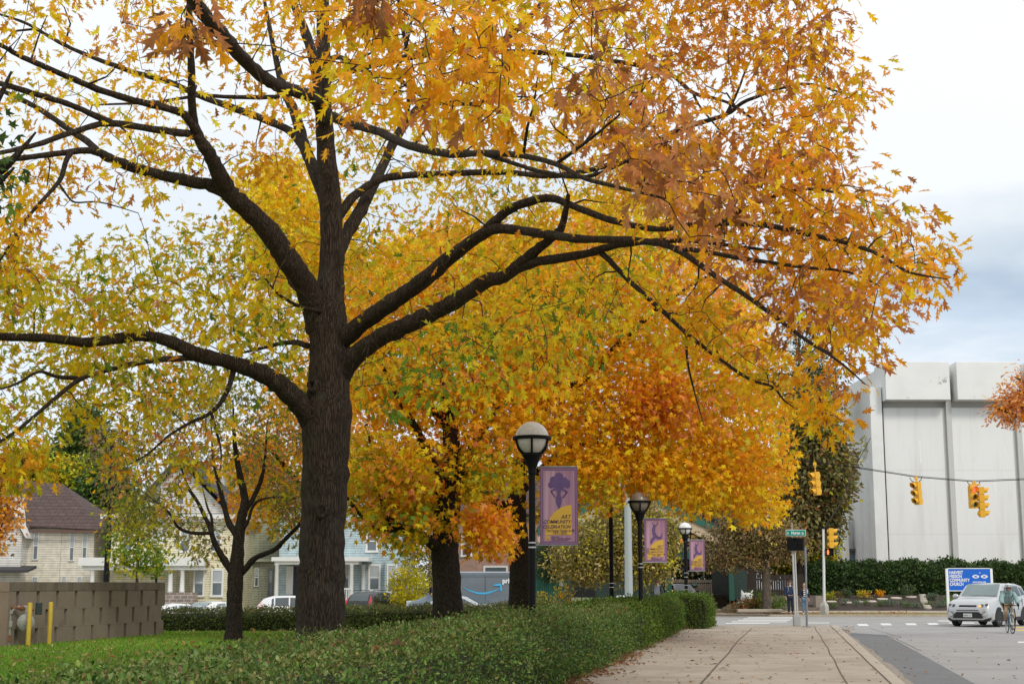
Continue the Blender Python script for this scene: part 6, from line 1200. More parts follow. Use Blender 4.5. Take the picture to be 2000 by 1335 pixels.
m.build('blocks', BLKM, bw, bevel=.006)
m = MB(); x = 0
while x < LW: m.bx(x+.003, min(x+1.6, LW)-.003, -.004, .79, 1.441, T); x += 1.6
m.build('cap', CAPM, bw, bevel=.008)
m = MB(); m.bx(-.62, -.004, -.05, 4.5, -.3, 1.43); m.bx(-.64, -.006, -.06, 4.5, 1.432, T-.01); m.build('end_pier', mat('pier_block', (.33, .255, .20), .95, .1, 2, .4, 30), bw)
def on_wall(px, py, off):                                           # point standing off the wall face below a pixel column
    q = None; best = 1e9
    for i in range(400):
        p = A+d*(i/400); s_ = Vector((d.y, -d.x, 0)).normalized()*off; p = p+s_; 
        xx = 1000+FPX*p.x/(p.y*cp_) if False else 1000+FPX*p.x/p.y
        if abs(xx-px) < best: best = abs(xx-px); q = p
    return q
MET = mat('meter_grey', (.36, .37, .35), .5, .1, 8, dirt_or_shade=((.28, .13, .06), 9, .55, .7)); RUSTM = mat('rusty_pipe', (.24, .11, .06), .8, .3, 8)
q = on_wall(60, 1225, .22); k = thing('gas_meter', 'grey gas meter with rusty pipes against the block wall behind the yellow bollards', 'gas meter', (q.x, q.y, 0), rz=.5)
m = MB(); m.lathe((.1, -.02, .62), [(.05, -.16), (.17, -.15), (.21, -.12), (.21, -.03), (.23, 0), (.23, .02), (.2, .05), (.1, .1), (.02, .11)], 24, axis='y'); m.lathe((.1, -.02, .62), [(.08, .1), (.08, .13), (.01, .135)], 16, axis='y'); m.build('meter_body', MET, k, smooth=35)
m = MB(); m.tube([(-.3, 0, 0), (-.3, 0, .3), (-.3, 0, .6), (-.3, 0, .85), (-.22, 0, .98), (-.1, 0, 1.03), (.1, 0, 1.03)], .035, 10); m.cyl((-.3, 0, .5), (-.3, 0, .66), .07, 12); m.cyl((-.3, 0, .85), (-.3, 0, .95), .06, 12); m.cyl((.1, 0, .8), (.1, 0, 1.05), .05, 10); m.build('pipe', MET, k, smooth=50)
m = MB(); m.ball((-.02, -.02, 1.0), .075, 14, 10); m.cyl((-.3, 0, .12), (-.3, 0, .3), .06, 10); m.cyl((.3, .0, .95), (-.3, 0, 1.03), .045, 10); m.build('regulator', RUSTM, k, smooth=60)
m = MB(); m.box((.42, -.02, .98), (.16, .12, .32)); m.build('remote_box', mat('remote_dark', (.03, .05, .045), .5), k, bevel=.01)
BOL = mat('bollard_yellow', (.60, .42, .05), .55, .08, 5, dirt_or_shade=((.35, .25, .1), 6, .62, .72))
for px, yb, yt, lb in ((74, 1256.5, 1176, 'left yellow bollard, in front of the gas meter'), (114.5, 1253.5, 1175, 'right yellow bollard, clear of the gas meter')):
    b = on_wall(px, yb, .55); b.z = 0; t = P(px, yt, b.y).z; o = tag(MB().lathe((0, 0, 0), [(.062, -.05), (.062, t-.02), (.052, t), (.01, t+.005)], 18).build('bollard', BOL, smooth=40), lb, 'bollard', 'yellow steel bollards by the block wall'); o.location = tuple(b)
# ---------------------------------------------------------------- bins
def wheelie(label, px, yt, Y, w_, hh, body, lid, logo=False):
    c = P(px, yt, Y); gz = hgt(c.x, Y)+.01; hh = c.z-gz; h = thing('wheelie_bin', label, 'bin', (c.x, Y, gz)); d_ = w_*1.1
    m = MB(); k = .82; m.rings([[(-w_/2*k, -d_/2*k, .06), (w_/2*k, -d_/2*k, .06), (w_/2*k, d_/2*k, .06), (-w_/2*k, d_/2*k, .06)], [(-w_/2, -d_/2, hh*.88), (w_/2, -d_/2, hh*.88), (w_/2, d_/2, hh*.88), (-w_/2, d_/2, hh*.88)]]); m.build('body', body, h, bevel=.03)
    m = MB(); m.rings([[(-w_*.54, -d_*.56, hh*.885), (w_*.54, -d_*.56, hh*.885), (w_*.54, d_*.54, hh*.885), (-w_*.54, d_*.54, hh*.885)], [(-w_*.54, -d_*.56, hh*.93), (w_*.54, -d_*.56, hh*.93), (w_*.54, d_*.54, hh*.95), (-w_*.54, d_*.54, hh*.95)], [(-w_*.4, -d_*.4, hh), (w_*.4, -d_*.4, hh), (w_*.4, d_*.4, hh), (-w_*.4, d_*.4, hh)]]); m.build('lid', lid, h, bevel=.02)
    for s_ in (-1, 1): MB().lathe((s_*w_*.42, d_*.45, .11), [(.11, -.03), (.11, .03)], 14, axis='x').build('wheel', BLACK, h)
    if logo: text_mesh('lettering', 'RECYCLE', .13, SW, h, (0, -d_/2-.015, hh*.5), align='CENTER', bold=.006)
    return h
wheelie('blue recycling bin with white lid between black pole and pale steel pole', 1216, 1162, 72, .62, 1.1, mat('bin_blue', (.012, .10, .27), .4, .05), mat('bin_lid_pale', (.55, .62, .68), .4), True)
wheelie('dark grey bin half hidden behind the hedge, left of the black pole', 1170, 1166, 84, .78, 1.0, mat('bin_grey', (.06, .065, .07), .5), mat('bin_grey_lid', (.08, .085, .095), .4))
# ---------------------------------------------------------------- balloons and letters on the balcony
def balloon(label, px, py, r, c, nm):
    p = P(px, py, 95.9); o = thing('balloon', label, 'balloon', p[:], group='party balloons on the balcony'); R = r*95.9/FPX
    m = MB(); m.lathe((0, 0, 0), [(.015, -R*1.18), (.05*R, -R*1.1), (.45*R, -R*.88), (.82*R, -R*.5), (R, 0), (.87*R, R*.5), (.5*R, R*.87), (.02, R)], 18); m.build('skin', mat(nm, c, .25, .05, coat=.4), o, smooth=60); MB().cyl((0, 0, -R*1.15), (0.02, 0, -R*1.9), .004, 5).build('string', SW, o); return o
balloon('orange balloon hanging over the balcony rail', 1329, 1057, 6.5, (.80, .22, .015), 'orange_balloon'); balloon('purple balloon beside the orange one on the balcony rail', 1338, 1067, 5, (.13, .04, .30), 'purple_balloon')
for ch, px, nm, c in (('L', 1334, 'gold', (.6, .36, .06)), ('S', 1345, 'silver', (.55, .53, .5)), ('B', 1354, 'gold', (.6, .36, .06))):
    o = thing('letter_balloon', f'{nm} letter {ch} balloon on the balcony rail', 'balloon', P(px, 1055, 95.95)[:], group='party balloons on the balcony'); text_mesh('letter', ch, .52, mat(nm+'_foil', c, .25, .05, metal=.6), o, (-.16, 0, 0), bold=.02, depth=.05)
# ---------------------------------------------------------------- little plants, stones, shrubs
def shrub(name, label, x, y, z0, r, hh, pal, n, size, tm=T_LEAF, cat='shrub', group=None, lm=None, per=7, up=.5, spread=None):
    root = thing(name, label, cat, (x, y, z0), group=group); c = np.column_stack([rng.normal(0, .5, (n, 2))*r, rng.uniform(.12, 1, n)*hh]); rr = np.hypot(c[:, 0], c[:, 1]); f = np.minimum(1, r*np.sqrt(np.clip(1.05-(c[:, 2]/hh-.35)**2*1.6, .05, 1))/np.maximum(rr, .01)); c[:, :2] *= f[:, None]; c += np.array([x, y, z0])
    m = MB(); sk = [(x+.02*i, y, z0+hh*.1*i, .02) for i in range(4)]; grow_twigs(m, np.array(sk), c, .005, .006); m.build('stems', DARKBARK, root, world=True, fixn=False)
    L_ = leaves_at(c, per, spread or r*.16+.05, size, pal, droop=-up, tone=.15); leaf_mesh('foliage', *L_, tm, lm or LEAFD, root, origin=(x, y, z0)); return root
c = P(795, 1180, 80); shrub('shrub', 'bright yellow green shrub in front of the blue house', c.x, 80, hgt(c.x, 80), 1.0, 2.6, [((.52, .46, .03), 6), ((.40, .40, .03), 3), (YEL, 2), (YG, 2)], 130, .17, per=16, lm=LEAFM)
c = P(832, 1170, 86); shrub('shrub', 'tall dull olive shrub between blue house and brick house', c.x, 86, hgt(c.x, 86), 1.6, 4.0, [(OLIVE, 5), ((.15, .15, .06), 4), (YG, 1)], 170, .18, per=16)
c = P(770, 1170, 84); shrub('shrub', 'low green bush beside the yellow shrub and dark SUV', c.x+.4, 84, hgt(c.x, 84), .9, 1.2, [(GRN, 4), (YG, 3)], 60, .16, per=12)
c = P(1077, 1112, 87); root = shrub('ivy', 'dark ivy mass sprawling over the top of the green board fence', c.x, 87.9, c.z-.8, 1.3, 2.2, [((.03, .06, .025), 5), ((.05, .09, .03), 3)], 170, .17, per=14, cat='ivy')
c = P(1060, 1172, 83); shrub('shrub', 'yellowish garden plant at the foot of the green fence', c.x, 83, hgt(c.x, 83), .6, 1.1, [(YG, 4), (YEL, 3), (OLIVE, 2)], 40, .14, per=9)
c = P(1103, 1172, 84); shrub('shrub', 'autumn coloured potted bush below the white box on the fence', c.x, 84, hgt(c.x, 84), .7, 1.5, [(AMBER, 3), (YG, 3), (OLIVE, 3), (YEL, 1)], 45, .13, per=9)
for px, py, r, hh, lb, pal in ((1490, 1180, .9, 1.1, 'green groundcover mound left of the lichen covered trunk', [(GRN, 5), ((.14, .2, .05), 3)]), (1520, 1188, .8, .7, 'leafy green mound at the right foot of the lichen covered trunk', [(GRN, 5), ((.12, .2, .03), 4)]), (1470, 1186, .7, .5, 'reddish low plant on the bank by the white sculpture', [(RUST, 4), (GRN, 3), ((.2, .06, .04), 3)]), (1452, 1189, .8, .35, 'rusty creeping plant at the left end of the low kerb', [((.3, .12, .06), 4), (TAUPE, 3), (GRN, 2)]), (1480, 1190, .7, .4, 'brownish green creeping plant behind the middle of the low kerb', [((.22, .1, .05), 3), (GRN, 4)])):
    c = P(px, py, 84.5); shrub('groundcover_plant', lb, c.x, 84.5, .12, r, hh, pal, 46, .14, per=10, cat='plant')
k = 0
BP = [(1628, 1183, 'g'), (1650, 1181.5, 's'), (1674, 1181, 's'), (1693, 1181.5, 'g'), (1720, 1181, 'g'), (1728, 1178, 's'), (1742, 1181, 's'), (1762, 1180.5, 's'), (1772, 1178.5, 'g'), (1790, 1181, 's'), (1815, 1178, 'g'), (1833, 1180, 's'), (1846, 1178, 's')]
for px, py, kd in BP:
    y = 94.6+random.uniform(-.4, 1.2); c = P(px, py, y)
    shrub('lavender_plant', 'small silvery green tuft in the front row of the dark mulch bed', c.x, y, bedz(y)-.02, .26, .30, [((.16, .21, .13), 5), ((.22, .27, .18), 3)] if kd == 's' else [((.13, .19, .06), 5), ((.2, .25, .1), 3)], 20, .13, tm=T_NEEDLE, cat='plant', group='tufts along the mulch bed', per=9, up=1.2)
for px, y, lb, pal, r, hh in ((1620, 97.5, 'yellow green hosta by the foot of the white signal pole', [((.42, .42, .04), 5), (YG, 3)], .5, .6), (1686, 98.3, 'yellow and red hosta in the mulch before the yew hedge', [((.5, .45, .05), 5), (YEL, 3), (CORAL, 1.5)], .6, .6), (1719, 98.8, 'small amber plant in the mulch, right of the yellow and red hosta', [(AMBER, 4), (GOLD, 3)], .35, .6), (1655, 98.8, 'grey green bush at the yew hedge foot between the two hostas', [((.12, .17, .08), 5)], .5, .8), (1775, 99, 'feathery grey bush in the mulch above the flat stones', [((.13, .17, .1), 5), (GRN, 2)], .8, 1.0), (1820, 97.5, 'sage coloured bush left of the blue sign', [((.15, .2, .12), 5)], .5, .5), (1853, 96.5, 'bright green clump below the blue sign', [((.16, .3, .05), 5)], .45, .4), (1642, 98.9, 'straw coloured clump in the mulch beside the yellow green hosta', [((.4, .3, .1), 4), (OLIVE, 3)], .35, .4)):
    c = P(px, 1165, y); shrub('garden_plant', lb, c.x, y, bedz(y)-.02, r*.62, hh*.7, pal, 20, .15, tm=T_OVATE, cat='plant', per=7, up=.6, lm=LEAFM)
FST = mat('pale_flagstone', (.56, .50, .42), .85, .1, 4, .4, 20)
for px, py, r in ((1623, 1174.5, .36), (1653, 1176, .36), (1682, 1175, .3), (1702, 1174, .36), (1723, 1169.5, .38), (1750, 1167.3, .38), (1779, 1165.3, .38)):
    for y in np.arange(93, 101, .05):
        if bedz(y) >= P(px, py, y).z: break
    c = P(px, py, y); m = MB(); m.rings([[(r*f_*math.cos(t)*(1+.08*math.sin(3*t+px)), r*f_*.75*math.sin(t), zz) for t in (2*PI*i/14 for i in range(14))] for f_, zz in ((.9, -.08), (1, -.04), (1, .01), (.92, .035))]); o = tag(m.build('flagstone', FST, smooth=30), 'round pale flagstone lying on the dark mulch slope', 'stone', 'round flagstones on the mulch slope'); o.location = (c.x, y, c.z+.02); o.rotation_euler = (math.radians(7), 0, 0)
for col_, grp, lb in (([(1801, 1162.6), (1802, 1166), (1803, 1169.6), (1804, 1173.4), (1806, 1176.8), (1808, 1180.4), (1810, 1183.8), (1812, 1187)], 'pale edging stones stepping up the bed left of the sign', 'pale flat stone in the stepped row left of the blue sign'), ([(2001, 1160.5), (2000, 1165), (1999, 1169.5), (1998, 1174)], 'pale edging stones stepping up the bed right of the sign', 'pale flat stone in the stepped row at the right edge')):
    for px, py in col_:
        for y in np.arange(92.7, 101, .05):
            if bedz(y) >= P(px, py+1.2, y).z: break
        c = P(px, py, y); m = MB(); r = .24; m.rings([[(r*f_*math.cos(t)*(1+.1*math.sin(2*t+px)), r*f_*.7*math.sin(t), zz) for t in (2*PI*i/12 for i in range(12))] for f_, zz in ((.9, -.1), (1, -.03), (1, .03), (.9, .06))]); o = tag(m.build('edging_stone', FST, smooth=30), lb, 'stone', grp); o.location = (c.x, y, c.z+.05)
# white carved sculpture by the carport
p = P(1459, 1170, 88); k = thing('garden_sculpture', 'white lumpy cat like sculpture beside the carport entrance', 'sculpture', (p.x, 88, .45)); SCW = mat('chalk_white', (.68, .67, .63), .8, .08, 6, .3, 30)
m = MB(); m.ball((0, 0, .38), .36, 18, 12, sq=(1.05, .8, .95), jit=.04)
for dx in (-.24, .26): m.cyl((dx, 0, .58), (dx*1.35, 0, .86), .13, 8, r2=.02)
m.ball((-.35, -.1, .06), .2, 12, 8, sq=(1.6, 1, .6), jit=.05); m.build('body', SCW, k, smooth=70)
m = MB(); m.tube([(-.05+.11*math.cos(t)*(1-t/9), -.33, .36+.12*math.sin(t)*(1-t/9)) for t in np.linspace(.5, 5.6, 14)], .02, 6); m.build('carved_face', BLK, k)
k = thing('planter_box', 'low black box under the white sculpture', 'box', (p.x-.15, 88, .1)); m = MB(); m.bx(-.75, .6, -.35, .4, 0, .36); m.build('box', BLK, k, bevel=.03); m = MB(); m.bx(-.72, .57, -.32, .37, .365, .40); m.build('soil_top', SOIL, k)
# ================================================================ VEHICLES
TYRE = mat('tyre_rubber', (.018, .018, .019), .85, .15, 20); RIM = mat('alloy_rim', (.55, .56, .57), .3, .05, metal=.8); DPL = mat('dark_plastic', (.02, .021, .022), .6, .1, 20)
CGL = mat('car_glass', (.045, .06, .065), .04, .2, .8, spec=1.0); CGL2 = mat('car_glass_pale', (.16, .21, .215), .05, .2, .8, spec=1.0); TAIL = mat('tail_lamp', (.45, .015, .012), .2, .1, 6, coat=.6); HEADL = mat('head_lamp', (.50, .52, .53), .12, .15, 14, spec=.9); PLATE = mat('number_plate', (.70, .71, .70), .45, .05, 8); CHR = mat('chrome', (.62, .63, .64), .15, .05, metal=.9)
class Car:
    """body lofted through stations; local +x is the way it faces, s runs from the nose backwards"""
    def __init__(c, name, label, cat, loc, rz, L, paint, st, group=None, wheel_r=.34, axles=None, track=None):
        c.h = thing(name, label, cat, loc, rz, group); c.L = L; c.st = np.array(st, float); c.paint = paint; c.wr = wheel_r
        # s, z_sill, z_belt, z_top, w_sill, w_belt, w_top
        m = MB(); R = []
        for s, zs, zb, zt_, ws, wb, wt in c.st:
            zm = zs+(zb-zs)*.5; half = [(0, zs), (ws*.92, zs), (ws, zs+.07), (max(ws, wb)+.012, zm), (wb, zb), (wt+.03, zt_-.05) if zt_-zb > .1 else (wb-.02, zb+.3*(zt_-zb)), (wt*.88, zt_-.008), (0, zt_+.012)]
            x = L/2-s; R.append([(x, y, z_) for y, z_ in half]+[(x, -y, z_) for y, z_ in half[-2:0:-1]])
        m.rings(R); m.build('body', paint, c.h, smooth=38)
        axles = axles or (.82, L-.85); c.tr = track or (c.st[:, 4].max()-.1)
        for a in axles:
            for sd_ in (-1, 1):
                y = sd_*(c.tr); x = L/2-a; w = thing_part('wheel', c.h, (x, y, c.wr)); r = c.wr
                MB().lathe((0, 0, 0), [(r*.62, -.1), (r*.9, -.115), (r, -.085), (r, .085), (r*.9, .115), (r*.62, .1)], 28, axis='y', cap=False).build('tyre', TYRE, w, smooth=40)
                q = MB(); q.lathe((0, 0, 0), [(r*.63, .1), (r*.63, -.1), (r*.57, -.1), (r*.57, .03), (.02, .03)] if sd_ < 0 else [(r*.63, -.1), (r*.63, .1), (r*.57, .1), (r*.57, -.03), (.02, -.03)], 24, axis='y', cap=False)
                for k in range(5):
                    t = 2*PI*k/5+.3; yy = -.07*(-sd_); q.prism([(math.cos(t+d)*rr, yy, math.sin(t+d)*rr) for d, rr in ((-.35, .05), (-.14, r*.6), (.14, r*.6), (.35, .05))], (0, -.03*(-sd_), 0))
                q.lathe((0, 0, 0), [(.06, 0), (.06, .09*sd_), (.005, .1*sd_)], 12, axis='y') if False else None
                q.build('rim', RIM, w, smooth=40)
                n = 15; yo = sd_*(max(c.at(a)[4], c.at(a)[5])+.016)
                pts = [(x+math.cos(t)*(r+.075), yo, c.wr+math.sin(t)*(r+.075)) for t in np.linspace(-.35, PI+.35, n)]; pts = [(px_, py_, max(pz_, c.at(a)[1])) for px_, py_, pz_ in pts]
                MB().prism(pts, (0, -sd_*.05, 0)).build('wheel_arch', DPL, c.h)
    def at(c, s): return [float(np.interp(s, c.st[:, 0], c.st[:, i])) for i in range(7)]
    def side(c, name, poly, material, sd_, off=.006, th=.004):
        """poly of (s, t): t=0 belt, 1 roof edge"""
        pts = []
        for s, t in poly:
            q = c.at(s); y0, z0_, y1, z1_ = q[5], q[2], q[6]+.03, q[3]-.05; pts.append(Vector((c.L/2-s, sd_*(y0+(y1-y0)*t+off), z0_+(z1_-z0_)*t)))
        return MB().prism(pts, (0, -sd_*th, 0)).build(name, material, c.h)
    def screen(c, name, s0, s1, material, k0=.86, k1=.86, off=.012):
        a, b = c.at(s0), c.at(s1); xa, xb = c.L/2-s0, c.L/2-s1; n = Vector((-(b[3]-a[3]), 0, (xb-xa))).normalized(); n = n if n.z > 0 else -n; n = n*off; m = MB(); R = []
        for f in np.linspace(0, 1, 5):
            s = s0+(s1-s0)*f; q = c.at(s); w_ = q[6]*(k0+(k1-k0)*f); R.append([(c.L/2-s+n.x, y*w_, q[3]+n.z+.012*(1-abs(y))) for y in (-1, -.6, 0, .6, 1)])
        m.rings(R, cap=False, close=False); return m.build(name, material, c.h, smooth=60)
    def decal(c, name, poly, material, frm=1, yaw=0., cell=.02, off=.012, par=None, side=1):
        """sheet lying on the body: poly in (u, z) seen from the front (frm=1) or rear (-1), turned outwards by yaw"""
        if not hasattr(c, 'bvh'):
            from mathutils.bvhtree import BVHTree
            me = c.h.children[0].data; c.bvh = BVHTree.FromPolygons([v.co.copy() for v in me.vertices], [tuple(q.vertices) for q in me.polygons])
        d = Vector((-frm*math.cos(yaw), -side*math.sin(yaw), 0)); r = Vector((-d.y, d.x, 0)); P_ = np.array(poly); lo, hi = P_.min(0), P_.max(0)
        nu, nz_ = max(2, int((hi[0]-lo[0])/cell)), max(2, int((hi[1]-lo[1])/cell)); ids = {}; m = MB()
        us = np.linspace(lo[0], hi[0], nu+1); zs = np.linspace(lo[1], hi[1], nz_+1)
        def vid(i, j):
            if (i, j) not in ids:
                o = r*(us[i] if frm*abs(r.y) == 0 else us[i]*(1 if r.y > 0 else -1))-d*5+Vector((0, 0, zs[j])); h_ = c.bvh.ray_cast(o, d)
                ids[i, j] = None
                if h_[0] is not None: ids[i, j] = len(m.v); m.v.append(tuple(h_[0]-d*off))
            return ids[i, j]
        for i in range(nu):
            for j in range(nz_):
                if inpoly(np.array([[(us[i]+us[i+1])/2, (zs[j]+zs[j+1])/2]]), poly)[0]:
                    q = [vid(i, j), vid(i+1, j), vid(i+1, j+1), vid(i, j+1)]
                    if None not in q and max((Vector(m.v[a])-Vector(m.v[q[0]])).length for a in q) < cell*5: m.f.append(tuple(q)); m.m.append(0)
        return m.build(name, material, par or c.h, smooth=60)
    def bx(c, name, x0, x1, y0, y1, z0_, z1_, material, bevel=.012, par=None): return MB().bx(x0, x1, y0, y1, z0_, z1_).build(name, material, par or c.h, bevel=bevel)
def thing_part(name, par, loc):
    o = bpy.data.objects.new(name, None); COL.objects.link(o); o.parent = par; o.location = loc; o.empty_display_size = .1; return o
def paint(n, c, metal=.15): return mat(n, c, .28, .04, 2, coat=.7, metal=metal)
def sedan(st_h=1.45): return [(0, .35, .62, .64, .6, .6, .5), (.12, .22, .68, .72, .78, .74, .66), (.8, .18, .84, .88, .86, .84, .74), (1.35, .18, .92, .97, .88, .86, .72), (2.2, .18, .96, 1.42, .88, .86, .58), (2.9, .18, .98, 1.45, .88, .86, .58), (3.5, .18, 1.0, 1.34, .88, .86, .56), (4.05, .2, 1.0, 1.06, .87, .84, .66), (4.5, .24, .96, 1.01, .84, .8, .68), (4.62, .36, .8, .84, .74, .7, .6)]
def suv(): return [(0, .38, .72, .74, .62, .62, .5), (.12, .26, .82, .88, .82, .78, .68), (.75, .24, .98, 1.03, .89, .86, .76), (1.25, .24, 1.05, 1.12, .91, .88, .74), (2.0, .24, 1.08, 1.62, .91, .88, .62), (2.7, .24, 1.1, 1.67, .91, .88, .63), (3.6, .24, 1.13, 1.65, .91, .88, .62), (4.1, .26, 1.15, 1.52, .9, .87, .6), (4.4, .3, 1.12, 1.18, .87, .84, .68), (4.52, .42, .9, .94, .8, .76, .66)]
def hatch(): return [(0, .36, .64, .66, .6, .6, .5), (.12, .22, .72, .78, .78, .74, .66), (.7, .2, .88, .93, .85, .82, .72), (1.15, .2, .95, 1.02, .86, .84, .7), (1.9, .2, 1.0, 1.48, .86, .84, .6), (2.6, .2, 1.02, 1.52, .86, .84, .6), (3.3, .2, 1.04, 1.48, .86, .84, .58), (3.75, .22, 1.04, 1.3, .85, .82, .58), (4.02, .26, 1.0, 1.06, .83, .8, .64), (4.12, .38, .8, .84, .76, .72, .62)]
def trim_car(c, rear_s, front_s, side_polys, rear=True, glass=CGL, tails=((.55, .8, .62, .95),), plate_z=.75):
    for sd_ in (-1, 1):
        for p in side_polys: c.side('side_window', p, glass, sd_)
    c.screen('windscreen', *front_s, glass); c.screen('rear_window', *rear_s, glass)
    L = c.L
    for sd_ in (-1, 1):
        for y0, y1, z0_, z1_ in tails: c.decal('tail_light', [(sd_*y0, z0_), (sd_*y1, z0_), (sd_*(y1-.04 if z1_ < 1.2 else y1-.10), z1_), (sd_*(y0+.03 if z1_ < 1.2 else y0-.06), z1_)], TAIL, -1, .0, .03, .02)
        c.decal('headlight', [(sd_*.42, .62), (sd_*.74, .64), (sd_*.76, .76), (sd_*.5, .72)], HEADL, 1, .0, .04, .015)
        m = MB(); fs = front_s[0]; q = c.at(fs); m.ball((L/2-fs-.25, sd_*(q[5]+.1), q[2]+.1), .1, 10, 8, sq=(.7, 1, .8)); m.build('mirror', c.paint, c.h, smooth=60)
        m = MB(); q = c.at(L*.5); m.bx(-.12, .02, min(sd_*(q[5]+.005), sd_*(q[5]+.03)), max(sd_*(q[5]+.005), sd_*(q[5]+.03)), q[2]-.14, q[2]-.11); m.build('door_handle', CHR, c.h)
    c.bx('number_plate', -L/2-.02, -L/2+.03, -.26, .26, plate_z-.065, plate_z+.065, PLATE, .004); c.decal('bumper', [(-.7, .38), (.7, .38), (.7, .52), (-.7, .52)], DPL, -1, 0, .05, .02)
gz = lambda x, y: RZ+hgt(x, y)
WH = paint('white_car_paint', (.70, .71, .71), 0); SLV = paint('silver_car_paint', (.50, .52, .53), .35); BLKP = paint('black_car_paint', (.012, .013, .016)); SLV2 = paint('grey_silver_paint', (.40, .43, .45), .35)
PC = 'cars parked along the far kerb'
# white sedan, tail towards us and to the left
x, y = P(360, 1170, 70).x, 70; c = Car('parked_car', 'pale sedan at the right end of the block wall, sloping rear window towards us', 'car', (x, y, gz(x, y)), math.radians(28), 4.62, WH, sedan(), PC)
trim_car(c, (3.45, 4.05), (1.38, 2.15), [[(1.75, .1), (2.25, .9), (2.75, .92), (2.75, .08)], [(2.82, .08), (2.82, .92), (3.3, .85), (3.75, .12)]], glass=CGL2, tails=((.5, .78, .78, .93),))
x, y = P(428, 1170, 70).x, 70.5; c = Car('parked_car', 'white hatchback with wide rear window, just left of the small forked tree', 'car', (x, y, gz(x, y)), math.radians(62), 4.12, WH, hatch(), PC)
trim_car(c, (3.32, 3.98), (1.2, 1.85), [[(1.5, .1), (1.95, .9), (2.5, .92), (2.5, .08)], [(2.57, .08), (2.57, .92), (3.1, .9), (3.5, .12)]], glass=CGL2, tails=((.55, .8, .8, 1.0),))
x, y = P(586, 1170, 75).x, 75; c = Car('parked_suv', 'white SUV with tall red tail lamp, partly behind the oak trunk', 'SUV', (x, y, gz(x, y)), math.radians(8), 4.52, WH, suv(), PC)
trim_car(c, (4.05, 4.42), (1.28, 1.98), [[(1.7, .1), (2.1, .9), (2.75, .92), (2.75, .08)], [(2.82, .08), (2.82, .92), (3.5, .9), (3.5, .08)], [(3.57, .1), (3.57, .88), (3.95, .7), (4.2, .2)]], tails=((.62, .88, .8, 1.4),))
for sd_ in (-1, 1): c.side('tail_light', [(4.02, -.28), (4.47, -.22), (4.40, .12), (4.2, .32), (4.12, .1)], TAIL, sd_, .02)
x, y = P(733, 1165, 80).x, 80.8; c = Car('parked_suv', 'black SUV with red tail lamps and rear plate, right of the oak trunk', 'SUV', (x, y, gz(x, y)+.08), math.radians(68), 4.52, BLKP, suv(), PC)
trim_car(c, (4.05, 4.42), (1.28, 1.98), [[(1.7, .1), (2.1, .9), (2.75, .92), (2.75, .08)], [(2.82, .08), (2.82, .92), (3.5, .9), (3.5, .08)], [(3.57, .1), (3.57, .88), (3.95, .7), (4.2, .2)]], tails=((.68, .84, .95, 1.45),), plate_z=.86)
for sd_ in (-1, 1): m = MB(); m.tube([(.3, sd_*.6, 1.66), (.2, sd_*.6, 1.73), (-1.5, sd_*.58, 1.72), (-1.6, sd_*.58, 1.64)], .02, 6); m.build('roof_rail', DPL, c.h)
x, y = P(868, 1170, 69).x, 69; c = Car('parked_car', 'silver car mostly hidden behind the stout maple trunk, in front of the delivery van', 'car', (x, y, gz(x, y)), math.radians(178), 4.62, SLV2, sedan(), PC)
trim_car(c, (3.45, 4.05), (1.38, 2.15), [[(1.75, .1), (2.25, .9), (2.75, .92), (2.75, .08)], [(2.82, .08), (2.82, .92), (3.3, .85), (3.75, .12)]], tails=((.5, .78, .78, .93),))
for sd_ in (-1, 1): c.side('window_trim', [(1.7, .93), (2.25, 1.0), (3.3, .98), (3.85, .12), (3.78, .08), (3.3, .9), (2.25, .93)], CHR, sd_, .01)
# dark car under the carport
x, y = P(1331, 1160, 103).x, 103; c = Car('parked_suv', 'black car standing nose out in the dark carport', 'SUV', (x, y, .03), math.radians(-82), 4.52, BLKP, suv())
trim_car(c, (4.05, 4.42), (1.28, 1.98), [[(1.7, .1), (2.1, .9), (2.75, .92), (2.75, .08)], [(2.82, .08), (2.82, .92), (3.5, .9), (3.5, .08)]], tails=((.62, .88, .9, 1.4),))
